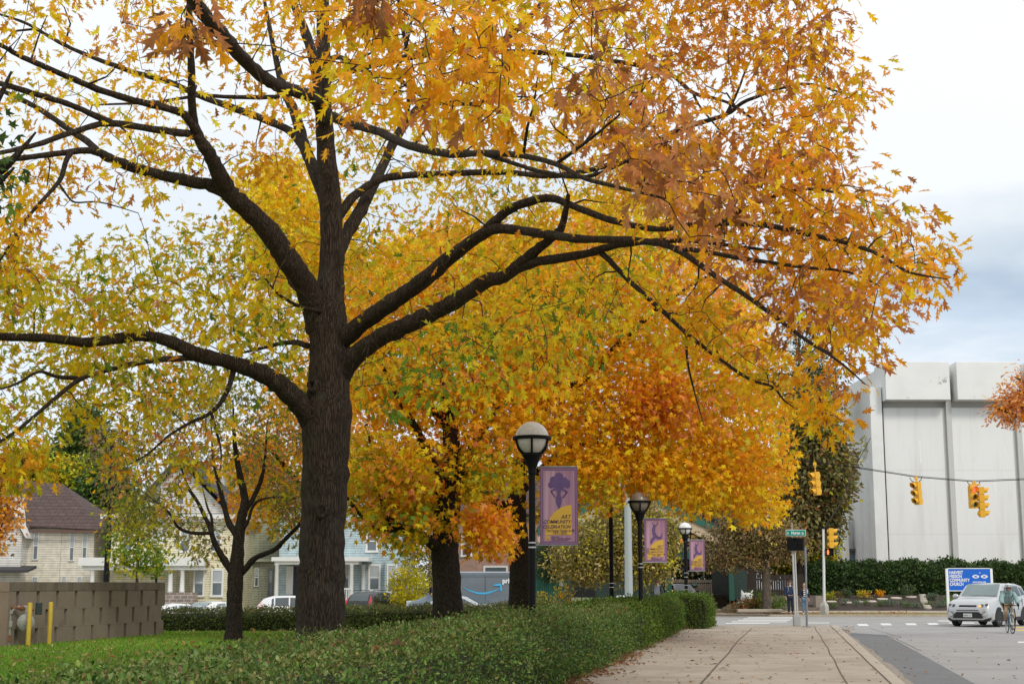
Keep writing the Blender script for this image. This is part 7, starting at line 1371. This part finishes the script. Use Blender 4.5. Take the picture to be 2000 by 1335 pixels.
# delivery van
VANP = paint('blue_grey_van_paint', (.15, .19, .225), .2); x, y = P(908, 1170, 75).x, 75.2
vst = [(0, .4, .85, .87, .7, .7, .6), (.15, .3, .98, 1.04, .9, .86, .76), (.75, .3, 1.12, 1.22, 1.0, .97, .84), (1.05, .3, 1.25, 1.38, 1.0, .98, .82), (1.75, .3, 1.5, 2.2, 1.01, .99, .78), (2.1, .3, 1.6, 2.5, 1.01, 1.0, .8), (2.6, .3, 1.62, 2.58, 1.01, 1.0, .84), (5.9, .3, 1.62, 2.58, 1.01, 1.0, .84), (6.0, .36, 1.6, 2.53, .98, .97, .8)]
c = Car('delivery_van', 'blue grey delivery van with pale blue smile arrow, between the two maple trunks', 'van', (x, y, gz(x, y)), math.radians(178), 6.0, VANP, vst, wheel_r=.36, axles=(1.0, 4.7))
for sd_ in (-1, 1):
    c.side('side_window', [(1.35, -.12), (1.45, .1), (1.85, .62), (1.85, -.12)], CGL2, sd_); c.side('side_window', [(1.9, -.12), (1.9, .64), (2.1, .75), (2.55, .72), (2.55, -.12)], CGL2, sd_)
    m = MB(); m.bx(1.62, 1.74, min(sd_*1.02, sd_*1.28), max(sd_*1.02, sd_*1.28), 1.42, 1.78); m.build('mirror', BLACK, c.h, bevel=.03); MB().bx(1.6, 1.66, min(sd_*1.1, sd_*1.28), max(sd_*1.1, sd_*1.28), 1.40, 1.5).build('turn_lamp', mat('amber_lamp', (.7, .25, .03), .3), c.h)
    c.bx('headlight', 2.72, 2.95, min(sd_*.55, sd_*.86), max(sd_*.55, sd_*.86), .85, 1.1, HEADL, .03)
    for z0_ in (.62, 2.42): MB().bx(-2.9, .35, min(sd_*1.012, sd_*1.03), max(sd_*1.012, sd_*1.03), z0_-.02, z0_+.02).build('rib', VANP, c.h)
    for xx in (.35, -1.1): MB().bx(xx-.008, xx+.008, min(sd_*1.01, sd_*1.017), max(sd_*1.01, sd_*1.017), .5, 2.35).build('door_seam', DPL, c.h)
c.screen('windscreen', 1.07, 2.02, CGL, .9, .9)
SMI = mat('smile_blue', (.06, .42, .72), .4, .03)
# the van faces -x, its side towards us is local +y
m = MB(); yv = 1.024; cx0 = -.92
arc = [(cx0-(-.95+1.9*f), 1.78-.30*math.sin(PI*f)*.9-.04*f) for f in np.linspace(0, 1, 24)]
tops = []; bots = []
for i, (xx, zz) in enumerate(arc):
    f = i/23; th = .02+.10*math.sin(PI*min(f*1.05, 1))**.8*(.5+.5*f) if f < .98 else .05; tops.append((xx, zz+th*.4)); bots.append((xx, zz-th*.6))
for i in range(23): m.prism([(tops[i][0], yv, tops[i][1]), (tops[i+1][0], yv, tops[i+1][1]), (bots[i+1][0], yv, bots[i+1][1]), (bots[i][0], yv, bots[i][1])], (0, -.004, 0))
ex = cx0-.95
m.prism([(ex+.36, yv+.002, 1.92), (ex-.04, yv+.002, 1.99), (ex-.10, yv+.002, 1.60), (ex-.0, yv+.002, 1.62), (ex+.02, yv+.002, 1.86), (ex+.34, yv+.002, 1.86)], (0, -.004, 0)); m.build('smile_arrow', SMI, c.h)
text_mesh('lettering', 'prime', .34, SW, c.h, (ex-.10, 1.026, 2.0), rot=(PI/2, 0, PI), bold=.012, sx=.95)
# ---------------------------------------------------------------- silver boxy car turning towards us
KS = [(0, .26, .66, .70, .70, .70, .60), (.05, .22, .74, .80, .80, .76, .68), (.16, .21, .84, .93, .865, .81, .73), (.35, .21, .93, 1.0, .885, .845, .75), (.7, .21, .99, 1.06, .89, .86, .77), (1.12, .21, 1.04, 1.11, .90, .88, .80), (1.7, .21, 1.07, 1.60, .90, .88, .69), (2.1, .21, 1.08, 1.64, .90, .88, .69), (3.3, .21, 1.12, 1.635, .90, .88, .67), (3.8, .22, 1.15, 1.57, .9, .87, .64), (4.02, .26, 1.14, 1.3, .89, .85, .64), (4.14, .38, .9, .95, .82, .78, .66)]
c = Car('hatchback_car', 'silver boxy hatchback turning at the junction, amber turn lamp lit, behind the cyclist', 'car', (20.6, 63, RZ), math.radians(-130), 4.14, SLV, KS, wheel_r=.335, axles=(.84, 3.4)); c.h.scale = (1.1, 1.1, 1.1)
L_ = 4.14; F = L_/2
for sd_ in (-1, 1):
    c.side('side_window', [(1.45, .06), (1.82, .84), (2.3, .9), (2.3, .06)], CGL, sd_); c.side('side_window', [(2.38, .06), (2.38, .9), (3.2, .88), (3.2, .06)], CGL, sd_); c.side('side_window', [(3.3, .1), (3.3, .84), (3.65, .72), (3.7, .14)], CGL, sd_)
    c.side('pillar', [(2.3, .03), (2.3, .95), (2.38, .95), (2.38, .03)], DPL, sd_, .008)
    m = MB(); m.ball((F-1.35, sd_*1.02, 1.14), .12, 14, 10, sq=(.6, 1.05, .75)); m.build('mirror', SLV, c.h, smooth=60); MB().cyl((F-1.38, sd_*.85, 1.08), (F-1.36, sd_*.98, 1.11), .03, 8).build('mirror_arm', DPL, c.h)
    hl = c.decal('headlight', [(sd_*.40, .76), (sd_*.52, .735), (sd_*.74, .76), (sd_*.86, .82), (sd_*.88, .89), (sd_*.72, .875), (sd_*.5, .82)], HEADL, 1, sd_*.25 if False else 0., .02, .012)
    c.decal('projector', [(sd_*.56+.07*math.cos(t), .80+.055*math.sin(t)) for t in np.linspace(0, 2*PI, 14)], mat('lamp_dark', (.04, .045, .05), .1, spec=.9), 1, 0., .012, .02, hl); c.decal('projector', [(sd_*.72+.07*math.cos(t), .825+.05*math.sin(t)) for t in np.linspace(0, 2*PI, 14)], mat('lamp_dark', ()), 1, 0., .012, .02, hl)
    if sd_ == 1: c.decal('turn_lamp', [(.41, .765), (.5, .745), (.56, .77), (.52, .81), (.46, .795)], mat('amber_lit', (.9, .35, .05), .3, emit=(1, .38, .05), estr=1.6), 1, 0, .012, .026, hl)
    c.decal('fog_ring', [(sd_*.66+.115*math.cos(t), .47+.105*math.sin(t)) for t in np.linspace(0, 2*PI, 20)], CHR, 1, 0., .015, .012); c.decal('fog_lamp', [(sd_*.66+.07*math.cos(t), .47+.065*math.sin(t)) for t in np.linspace(0, 2*PI, 16)], HEADL, 1, 0., .012, .02)
    m = MB(); q = [(F-1.3, .22), (F-1.3, .34), (-F+1.2, .36), (-F+1.2, .22)]; m.prism([(xx, sd_*.905, zz) for xx, zz in q], (0, sd_*.015, 0)); m.build('sill_trim', DPL, c.h)
    m = MB(); m.bx(F-1.42, F-1.28, min(sd_*.9, sd_*.905), max(sd_*.9, sd_*.905), .98, 1.02); m.build('badge_vent', DPL, c.h)
    for xx in (F-2.1, F-3.0): m = MB(); m.bx(xx-.2, xx, min(sd_*.895, sd_*.93), max(sd_*.895, sd_*.93), .96, .99); m.build('door_handle', CHR, c.h)
    for s in (F-1.2, F-2.34, F-3.24): m = MB(); m.bx(s-.006, s+.006, min(sd_*.89, sd_*.9125), max(sd_*.89, sd_*.9125), .38, 1.04); m.build('door_seam', DPL, c.h)
c.screen('windscreen', 1.17, 1.74, CGL2, .90, .92)
m = MB(); m.tube([(F-1.2, -.6, 1.12), (F-1.28, -.1, 1.16)], .012, 5); m.tube([(F-1.2, .1, 1.12), (F-1.28, .55, 1.16)], .012, 5); m.build('wiper', BLACK, c.h)
nose = lambda name, yz, material, off=.012: c.decal(name, yz, material, 1, 0., .018, off)
nose('grille', [(-.36, .765), (-.34, .82), (.34, .82), (.36, .765), (.3, .74), (-.3, .74)], DPL); nose('grille_trim', [(-.36, .715), (-.3, .735), (.3, .735), (.36, .715), (.3, .70), (-.3, .70)], CHR)
nose('slot', [(-.44, .605), (-.44, .635), (.44, .635), (.44, .605)], DPL)
nose('lower_intake', [(-.60, .325), (-.54, .48), (-.44, .56), (.44, .56), (.54, .48), (.60, .325)], DPL)
nose('skid_strip', [(-.64, .27), (-.62, .318), (.62, .318), (.64, .27)], mat('skid_silver', (.42, .43, .44), .35, .05, metal=.5), .02)
nose('valance', [(-.86, .20), (-.87, .36), (-.68, .30), (-.6, .265), (.6, .265), (.68, .30), (.87, .36), (.86, .20)], DPL, .01)
pl = MB().bx(F+.01, F+.025, -.17, .17, .37, .50).build('number_plate', PLATE, c.h); text_mesh('lettering', 'DLN 14', .085, mat('plate_ink', (.08, .09, .14), .5), pl, (F+.0265, -.15, .405), rot=(PI/2, 0, PI/2), bold=.003)
m = MB(); m.ball((F-.17, 0, .915), .05, 14, 6, sq=(.5, 1.5, .45)); m.build('emblem', CHR, c.h, smooth=60)
MB().cyl((-F+.7, 0, 1.62), (-F+.55, 0, 1.74), .012, 6).build('aerial', BLACK, c.h)
# ================================================================ PEOPLE
SKIN = mat('skin', (.55, .30, .22), .5, .06, 20); SKIN2 = mat('skin_flushed', (.56, .25, .18), .5, .08, 20)
def skin_mesh(name, V, E, R, material, parent, sub=1, root=0):
    bm = bmesh.new(); ly = bm.verts.layers.skin.verify(); vs = []
    for i, (p, r) in enumerate(zip(V, R)):
        v = bm.verts.new(p); rr = r if hasattr(r, '__len__') else (r, r); v[ly].radius = rr; v[ly].use_root = (i == root); vs.append(v)
    for a, b in E: bm.edges.new((vs[a], vs[b]))
    me = bpy.data.meshes.new(name); bm.to_mesh(me); bm.free(); o = bpy.data.objects.new(name, me); COL.objects.link(o)
    s = o.modifiers.new('skin', 'SKIN'); s.use_smooth_shade = True; s.branch_smoothing = .4
    if sub: q = o.modifiers.new('sub', 'SUBSURF'); q.levels = sub; q.render_levels = sub
    dg = bpy.context.evaluated_depsgraph_get(); m2 = bpy.data.meshes.new_from_object(o.evaluated_get(dg)); bpy.data.objects.remove(o); bpy.data.meshes.remove(me)
    m2.name = name; m2.materials.clear(); m2.materials.append(material); m2.polygons.foreach_set('use_smooth', [True]*len(m2.polygons)); m2.polygons.foreach_set('material_index', [0]*len(m2.polygons))
    n = bpy.data.objects.new(name, m2); COL.objects.link(n); n.parent = parent; return n
def person(label, loc, rz, J, top, legs, hair, skin=SKIN, group=None, topm=None, legm=None, shoem=None, hairm=None, hair_long=False, sc_=1., jg=.036):
    """J: joints by name, figure faces -y; clothes are sleeves of cloth round the same joints"""
    h = thing('person', label, 'person', loc, rz, group); h.scale = (sc_,)*3
    V, E, R, ix = [], [], [], {}
    def add(n, p, r, to=None):
        V.append(tuple(p)); R.append(r); ix[n] = len(V)-1
        if to: E.append((ix[to], ix[n]))
    pv = Vector(J['pelvis']); add('pelvis', pv, (.15, .11)); add('waist', J['waist'], (.13, .1), 'pelvis'); add('chest', J['chest'], (.16, .115), 'waist'); add('neck', J['neck'], .056, 'chest')
    hd = Vector(J['head']); up = (hd-Vector(J['neck'])).normalized(); f = Vector((0, -1, 0)); 
    add('jaw', hd-up*.07+f*.015, (.062, .07), 'neck'); add('head', hd+up*.005, (.078, .092), 'jaw'); add('crown', hd+up*.085-f*.008, (.062, .075), 'head')
    add('nose', hd-up*.02+f*.112, .014, 'head')
    for s, sg in (('l', 1), ('r', -1)):
        add('ear'+s, hd+Vector((sg*.088, .01, -.015)), .014, 'head')
        add('sh'+s, J['sh'+s], .062, 'chest'); add('el'+s, J['el'+s], .043, 'sh'+s); add('wr'+s, J['wr'+s], .028, 'el'+s)
        w_ = Vector(J['wr'+s]); hv = Vector(J['ha'+s])-w_; add('pa'+s, w_+hv*.5, (.036, .02), 'wr'+s); add('kn'+s, w_+hv*.95, (.036, .017), 'pa'+s)
        d = hv.normalized(); cr = d.cross(Vector((0, 0, 1)) if abs(d.z) < .8 else Vector((0, 1, 0))).normalized(); curl = J.get('curl', Vector((0, -.3, -.3)))
        for k, ln in enumerate((.068, .078, .072, .055)):
            b = w_+hv*1.0+cr*(k-1.5)*.019; add(f'f{k}a'+s, b+d*ln*.5, .0085, 'kn'+s); add(f'f{k}b'+s, b+d*ln*.8+Vector(curl)*.06, .0075, f'f{k}a'+s)
        add('th'+s, w_+hv*.55-cr*.045+Vector((0, -.01, 0)), .011, 'pa'+s); add('tt'+s, w_+hv*.85-cr*.058+Vector(curl)*.03, .009, 'th'+s)
        add('hip'+s, J['hip'+s], .085, 'pelvis'); add('kne'+s, J['kne'+s], .055, 'hip'+s); add('an'+s, J['an'+s], .036, 'kne'+s); add('to'+s, J['to'+s], .034, 'an'+s)
    skin_mesh('body', V, E, R, skin, h, 1)
    def cloth(name, names, m_, grow, extra={}, cut={}):
        v = []; r = []; e = []; id_ = {}
        for n, par in names:
            p = V[ix[n]]; rr = R[ix[n]]; rr = tuple(q+grow for q in rr) if hasattr(rr, '__len__') else (rr+grow,)*2
            if n in extra: rr = tuple(q*extra[n] for q in rr)
            if n in cut: p = tuple(Vector(V[ix[par]]).lerp(Vector(p), cut[n]))
            v.append(p); r.append(rr); id_[n] = len(v)-1
            if par: e.append((id_[par], id_[n]))
        return skin_mesh(name, v, e, r, m_, h, 1)
    cloth('jacket', [('pelvis', None), ('waist', 'pelvis'), ('chest', 'waist'), ('neck', 'chest')]+[q for s in 'lr' for q in (('sh'+s, 'chest'), ('el'+s, 'sh'+s), ('wr'+s, 'el'+s))], topm, jg, {'pelvis': 1.08}, {'neck': .55})
    cloth('trousers', [('pelvis', None)]+[q for s in 'lr' for q in (('hip'+s, 'pelvis'), ('kne'+s, 'hip'+s), ('an'+s, 'kne'+s))], legm, .026, {'pelvis': 1.04})
    for s in 'lr': 
        a, t = Vector(J['an'+s]), Vector(J['to'+s]); heel = a+(a-t).normalized()*.05; heel.z = t.z; skin_mesh('shoe', [tuple(heel), tuple(a.lerp(t, .35)-Vector((0, 0, .02))), tuple(t), tuple(t+(t-heel).normalized()*.05)], [(0, 1), (1, 2), (2, 3)], [(.042, .045), (.048, .05), (.05, .034), (.04, .026)], shoem, h, 1)
    up_ = up
    if hairm:
        c = hd+up_*.055+Vector((0, .022, 0)); m = MB(); m.ball(c, .108, 18, 12, sq=(.93, 1.02, .82), jit=.03)
        if hair_long: m.ball(hd+Vector((0, .075, -.03)), .075, 12, 8, sq=(1.1, .7, 1.5)); 
        if hair_long == 2: m.ball(hd+up_*.14+Vector((0, .03, 0)), .05, 12, 8)
        m.build('hair', hairm, h, smooth=80)
    for sg in (-1, 1): MB().ball(hd+Vector((sg*.032, -.093, .004)), .012, 8, 6).build('eye', mat('eye_dark', (.03, .025, .02), .3), h, smooth=80)
    MB().ball(hd-up_*.062+Vector((0, -.085, 0)), .018, 10, 6, sq=(1.2, .5, .35)).build('mouth', mat('lips', (.38, .13, .11), .5), h, smooth=80)
    return h, hd
def stand(hgt_=1.78, arm=0, spread=.1):
    J = dict(pelvis=(0, 0, .96), waist=(0, 0, 1.12), chest=(0, .005, 1.34), neck=(0, .01, 1.52), head=(0, -.015, 1.655))
    for s, sg in (('l', 1), ('r', -1)):
        J['sh'+s] = (sg*.185, .01, 1.43); J['el'+s] = (sg*(.24+.02*arm), .045, 1.15); J['wr'+s] = (sg*(.235), -.03, .93); J['ha'+s] = (sg*.228, -.06, .835)
        J['hip'+s] = (sg*.092, 0, .90); J['kne'+s] = (sg*spread, -.012, .49); J['an'+s] = (sg*spread*1.05, .02, .085); J['to'+s] = (sg*spread*1.25, -.13, .04)
    return J
HB = mat('brown_hair', (.075, .045, .025), .7, .2, 30); HBL = mat('blond_hair', (.42, .28, .15), .7, .15, 30); NAVY = mat('navy_jacket', (.014, .033, .085), .8, .15, 8); DNVY = mat('dark_trousers', (.012, .016, .032), .85, .15, 8); DSH = mat('dark_shoe', (.05, .025, .02), .6); DEN = mat('blue_denim', (.10, .20, .31), .85, .15, 10); CHARC = mat('charcoal_jacket', (.022, .023, .03), .8, .2, 8); WSH = mat('white_shoe', (.72, .73, .73), .5)
PW_ = 'pedestrians waiting across the street'
p = P(1547, 1197.5, 80.3); h, hd = person('man in navy jacket and dark trousers waiting at the crossing', (p.x, 80.65, .02), .03, stand(), 0, 0, 0, topm=NAVY, legm=DNVY, shoem=DSH, hairm=HB, sc_=1.04, group=PW_)
m = MB(); m.prism([(-.04, -.12, 1.51), (.04, -.12, 1.51), (0, -.165, 1.43)], (0, -.012, 0)); m.build('collar', mat('pale_collar', (.5, .42, .34), .8), h)
for sg in (-1, 1): MB().tube([(sg*.13, -.09, 1.46), (sg*.13, -.155, 1.36), (sg*.15, -.14, 1.2), (sg*.16, -.05, 1.12)], .018, 6).build('strap', mat('grey_strap', (.25, .26, .27), .8), h)
J = stand(arm=.5, spread=.095); J['ell'] = (.27, .06, 1.15); J['elr'] = (-.27, .06, 1.15)
p = P(1580, 1197.5, 79.5); h, hd = person('woman in charcoal jacket, striped top and jeans waiting behind the sign post', (p.x, 80.5, .02), -.05, J, 0, 0, 0, topm=CHARC, legm=DEN, shoem=WSH, hairm=HBL, hair_long=2, sc_=.93, group=PW_)
m = MB()
for i in range(8): z_ = .98+.055*i; m.prism([(-.085, -.168, z_), (.085, -.168, z_), (.085, -.170, z_+.055), (-.085, -.170, z_+.055)], (0, .02, 0), i % 2)
m.build('striped_top', [mat('top_navy', (.02, .03, .07), .8), mat('top_white', (.68, .69, .70), .8)], h)
MB().tube([(.15, -.08, 1.47), (.15, -.165, 1.36), (.16, -.15, 1.22)], .022, 6).build('strap', mat('white_strap', (.66, .67, .68), .8), h)
# walker seen from behind over the hedges
J = stand(); J['ell'] = (.27, -.02, 1.17); J['wrl'] = (.25, -.18, 1.02); J['hal'] = (.24, -.26, .98); J['elr'] = (-.30, .12, 1.19); J['wrr'] = (-.34, .06, .97); J['har'] = (-.34, .02, .88); J['knel'] = (.1, -.14, .52); J['anl'] = (.1, -.02, .14); J['tol'] = (.11, -.16, .06); J['anr'] = (-.1, .2, .13); J['tor'] = (-.1, .08, .04)
p = P(1287, 1175, 80.8); h, hd = person('walker in dark jacket seen from behind over the hedges', (p.x, 81.3, 0.02), math.radians(155), J, 0, 0, 0, topm=mat('slate_jacket', (.035, .05, .06), .8, .2, 8), legm=DNVY, shoem=DSH, hairm=mat('ginger_brown_hair', (.16, .085, .05), .8, .2, 30), sc_=1.05)
bp = thing('backpack', 'grey backpack on the walker behind the hedges', 'backpack', (p.x, 81.3, .02), math.radians(155)); bp.scale = (1.05,)*3; GB = mat('grey_backpack', (.17, .18, .20), .85, .2, 14)
m = MB(); m.rings([[(sx_*w_, .125+.16*k, z_) for sx_, k in ((-1, 0), (-.9, .85), (0, 1), (.9, .85), (1, 0))] for w_, z_ in ((.13, .98), (.16, 1.04), (.165, 1.25), (.14, 1.42), (.07, 1.49))]); m.build('bag', GB, bp, smooth=60, bevel=.015); m = MB(); m.rings([[(sx_*w_, .27+.07*k, z_) for sx_, k in ((-1, 0), (-.8, .9), (.8, .9), (1, 0))] for w_, z_ in ((.1, 1.03), (.12, 1.08), (.12, 1.2), (.1, 1.24))]); m.build('pocket', GB, bp, bevel=.01)
for sg in (-1, 1): MB().tube([(sg*.1, .15, 1.46), (sg*.13, .0, 1.52), (sg*.14, -.13, 1.42), (sg*.16, -.1, 1.2), (sg*.15, .12, 1.08)], .02, 6).build('strap', mat('pale_strap', (.35, .37, .39), .8), bp)
# ---------------------------------------------------------------- cyclist
g0 = G(1975, 1236, RZ); cyc_rz = math.radians(-9); base = (g0.x, g0.y+.15, RZ)
bk = thing('bicycle', 'dark bicycle with thin tyres ridden towards us beside the silver car', 'bicycle', base, cyc_rz)
FR = mat('bike_frame_paint', (.10, .16, .18), .35, .05, coat=.5)
for nm, yy, st in (('front_wheel', -.58, .12), ('rear_wheel', .46, 0)):
    w_ = thing_part('wheel', bk, (0, yy, .345)); w_.rotation_euler = (0, 0, st)
    m = MB(); R_ = []
    for j in range(32): a = 2*PI*j/32; R_.append([((.016*math.cos(t)), (.33+.016*math.sin(t))*math.cos(a), (.33+.016*math.sin(t))*math.sin(a)) for t in (2*PI*k/8 for k in range(8))])
    R_.append(R_[0]); m.rings(R_, cap=False); m.build('tyre', TYRE, w_, smooth=80)
    m = MB(); R_ = [[((.011*math.cos(t)), (.305+.013*math.sin(t))*math.cos(a), (.305+.013*math.sin(t))*math.sin(a)) for t in (2*PI*k/6 for k in range(6))] for a in (2*PI*j/32 for j in range(33))]; m.rings(R_, cap=False); m.build('rim', mat('rim_teal', (.2, .42, .36), .3, metal=.4) if st else RIM, w_, smooth=80)
    m = MB()
    for k in range(20): a = 2*PI*k/20; m.cyl((.02*(-1)**k, 0, 0), (0, .3*math.cos(a), .3*math.sin(a)), .0022, 4)
    m.cyl((-.045, 0, 0), (.045, 0, 0), .022, 10); m.build('spokes', RIM, w_)
m = MB(); BBk = (0, .05, .28); HT, HB_ = (0, -.42, .92), (0, -.46, .76); ST = (0, .22, .86)
for a, b, r in ((HT, HB_, .024), (HT, ST, .018), (HB_, BBk, .022), (BBk, ST, .018), ((.03, .46, .345), (.02, .24, .80), .01), ((-.03, .46, .345), (-.02, .24, .80), .01), ((.03, .46, .345), (.02, .08, .28), .012), ((-.03, .46, .345), (-.02, .08, .28), .012)): m.cyl(a, b, r, 8)
m.build('frame', FR, bk, smooth=50)
m = MB()
for sg in (-1, 1): m.tube([(0, -.465, .75), (sg*.05, -.48, .71), (sg*.05, -.53, .55), (sg*.045, -.58, .345)], .013, 8)
m.build('fork', mat('fork_pale', (.45, .58, .62), .3, coat=.4), bk, smooth=50)
m = MB(); m.cyl((0, -.42, .9), (0, -.44, 1.0), .018, 8); m.tube([(-.25, -.46, 1.0), (-.1, -.5, 1.0), (.1, -.5, 1.0), (.25, -.46, 1.0)], .015, 8)
for sg in (-1, 1): m.tube([(sg*.25, -.46, 1.0), (sg*.255, -.55, .99), (sg*.255, -.57, .93), (sg*.255, -.5, .87)], .014, 8); m.tube([(sg*.25, -.56, 1.0), (sg*.25, -.6, .93), (sg*.25, -.58, .86)], .009, 6)
m.build('handlebar', BLACK, bk, smooth=50)
m = MB(); m.cyl((0, .22, .86), (0, .24, .96), .013, 8); m.rings([[(-w_, y_, .97), (w_, y_, .97), (w_*.8, y_, 1.0), (-w_*.8, y_, 1.0)] for y_, w_ in ((.06, .02), (.2, .035), (.32, .075), (.36, .07))]); m.build('saddle', BLACK, bk, smooth=40)
m = MB(); m.lathe((.05, .05, .28), [(.09, -.003), (.09, .003)], 20, axis='x'); m.cyl((.07, .05, .28), (.07, .0, .12), .011, 6); m.cyl((-.07, .05, .28), (-.07, .1, .44), .011, 6); m.box((.13, 0, .12), (.1, .07, .02)); m.box((-.13, .1, .44), (.1, .07, .02)); m.build('crank', BLACK, bk)
m = MB(); m.rings([[(.11, y_, z0_), (.25, y_, z0_), (.27, y_, z1_), (.11, y_, z1_)] for y_, z0_, z1_ in ((.3, .36, .80), (.36, .30, .86), (.62, .30, .86), (.68, .36, .80))]); m.build('pannier', mat('blue_pannier', (.01, .06, .25), .7, .15, 10), bk, bevel=.03)
m = MB(); m.tube([(.275, .31+.18*math.cos(t)+.18, .58+.28*math.sin(t)) for t in np.linspace(0, 2*PI, 20)], .025, 6); m.build('pannier_trim', BLACK, bk, smooth=60)
JK = mat('pale_teal_jacket', (.25, .38, .375), .75, .12, 7, bump=.3, bscale=14); KH = mat('khaki_trousers', (.36, .26, .16), .85, .12, 8); MAR = mat('maroon_shoe', (.13, .03, .045), .6)
J = dict(pelvis=(0, .2, 1.03), waist=(0, .1, 1.17), chest=(0, -.07, 1.36), neck=(0, -.16, 1.50), head=(0, -.235, 1.615), curl=Vector((0, .1, -1.2)))
for s, sg, kz, az_, ay in (('l', 1, .62, .27, .06), ('r', -1, .74, .32, .02)):
    J['sh'+s] = (sg*.185, -.1, 1.42); J['el'+s] = (sg*.275, -.22, 1.20); J['wr'+s] = (sg*.262, -.42, 1.055); J['ha'+s] = (sg*.255, -.51, 1.035)
    J['hip'+s] = (sg*.09, .18, .98); J['kne'+s] = (sg*.125, -.12 if sg > 0 else -.17, kz); J['an'+s] = (sg*.12, ay, .22 if sg > 0 else .5); J['to'+s] = (sg*.13, ay-.15, .15 if sg > 0 else .46)
h, hd = person('cyclist in pale teal jacket, khaki trousers and helmet riding towards us', base, cyc_rz, J, 0, 0, 0, skin=SKIN2, jg=.055, topm=JK, legm=KH, shoem=MAR, hairm=HB)
HM = mat('white_helmet', (.62, .68, .68), .35, .05, coat=.4); m = MB(); c_ = Vector(hd)+Vector((0, .0, .05))
m.rings([[c_+Vector((math.cos(a)*r*.92, math.sin(a)*r*1.2, z_)) for a in (2*PI*j/24 for j in range(24))] for r, z_ in ((.122, -.01), (.132, .012), (.128, .055), (.105, .095), (.06, .12), (.01, .127))]); hm = m.build('helmet', HM, h, smooth=60)
m = MB()
for k in range(-2, 3):
    for f_, z_ in ((.0, .07), (.0, .04)): 
        a = -PI/2+k*.42; m.box(c_+Vector((math.cos(a)*.122*.92, math.sin(a)*.122*1.2, .04)), (.022, .02, .055), rz=a+PI/2)
m.build('vent', mat('helmet_vent', (.03, .04, .06), .6), hm)
m = MB(); m.tube([hd+Vector((.085, -.02, .03)), hd+Vector((.075, -.05, -.08)), hd+Vector((0, -.075, -.125)), hd+Vector((-.075, -.05, -.08)), hd+Vector((-.085, -.02, .03))], .008, 6); m.build('chin_strap', BLACK, h)
m = MB(); m.ball(hd+Vector((0, .07, -.10)), .12, 14, 9, sq=(1.1, .75, .85)); m.build('hood', JK, h, smooth=70)
for s in ('l', 'r'): w_ = Vector(J['wr'+s]); q = Vector(J['ha'+s]); skin_mesh('glove', [tuple(w_.lerp(q, -.2)), tuple(w_.lerp(q, .4)), tuple(q), tuple(q+Vector((0, -.045, -.03))), tuple(q+Vector((0, -.05, -.085)))], [(0, 1), (1, 2), (2, 3), (3, 4)], [.036, .046, .045, .04, .032], BLACK, h, 1)
# dark lower half of the jacket front
m = MB(); m.prism([(-.13, -.20, 1.14), (.13, -.20, 1.14), (.145, -.235, 1.255), (-.145, -.235, 1.255)], (0, -.01, .0)); m.build('jacket_panel', mat('grey_panel', (.17, .22, .22), .8, .1), h)
MB().tube([(0, -.20, 1.12), (0, -.255, 1.28), (0, -.27, 1.42)], .006, 5).build('zip', BLACK, h)
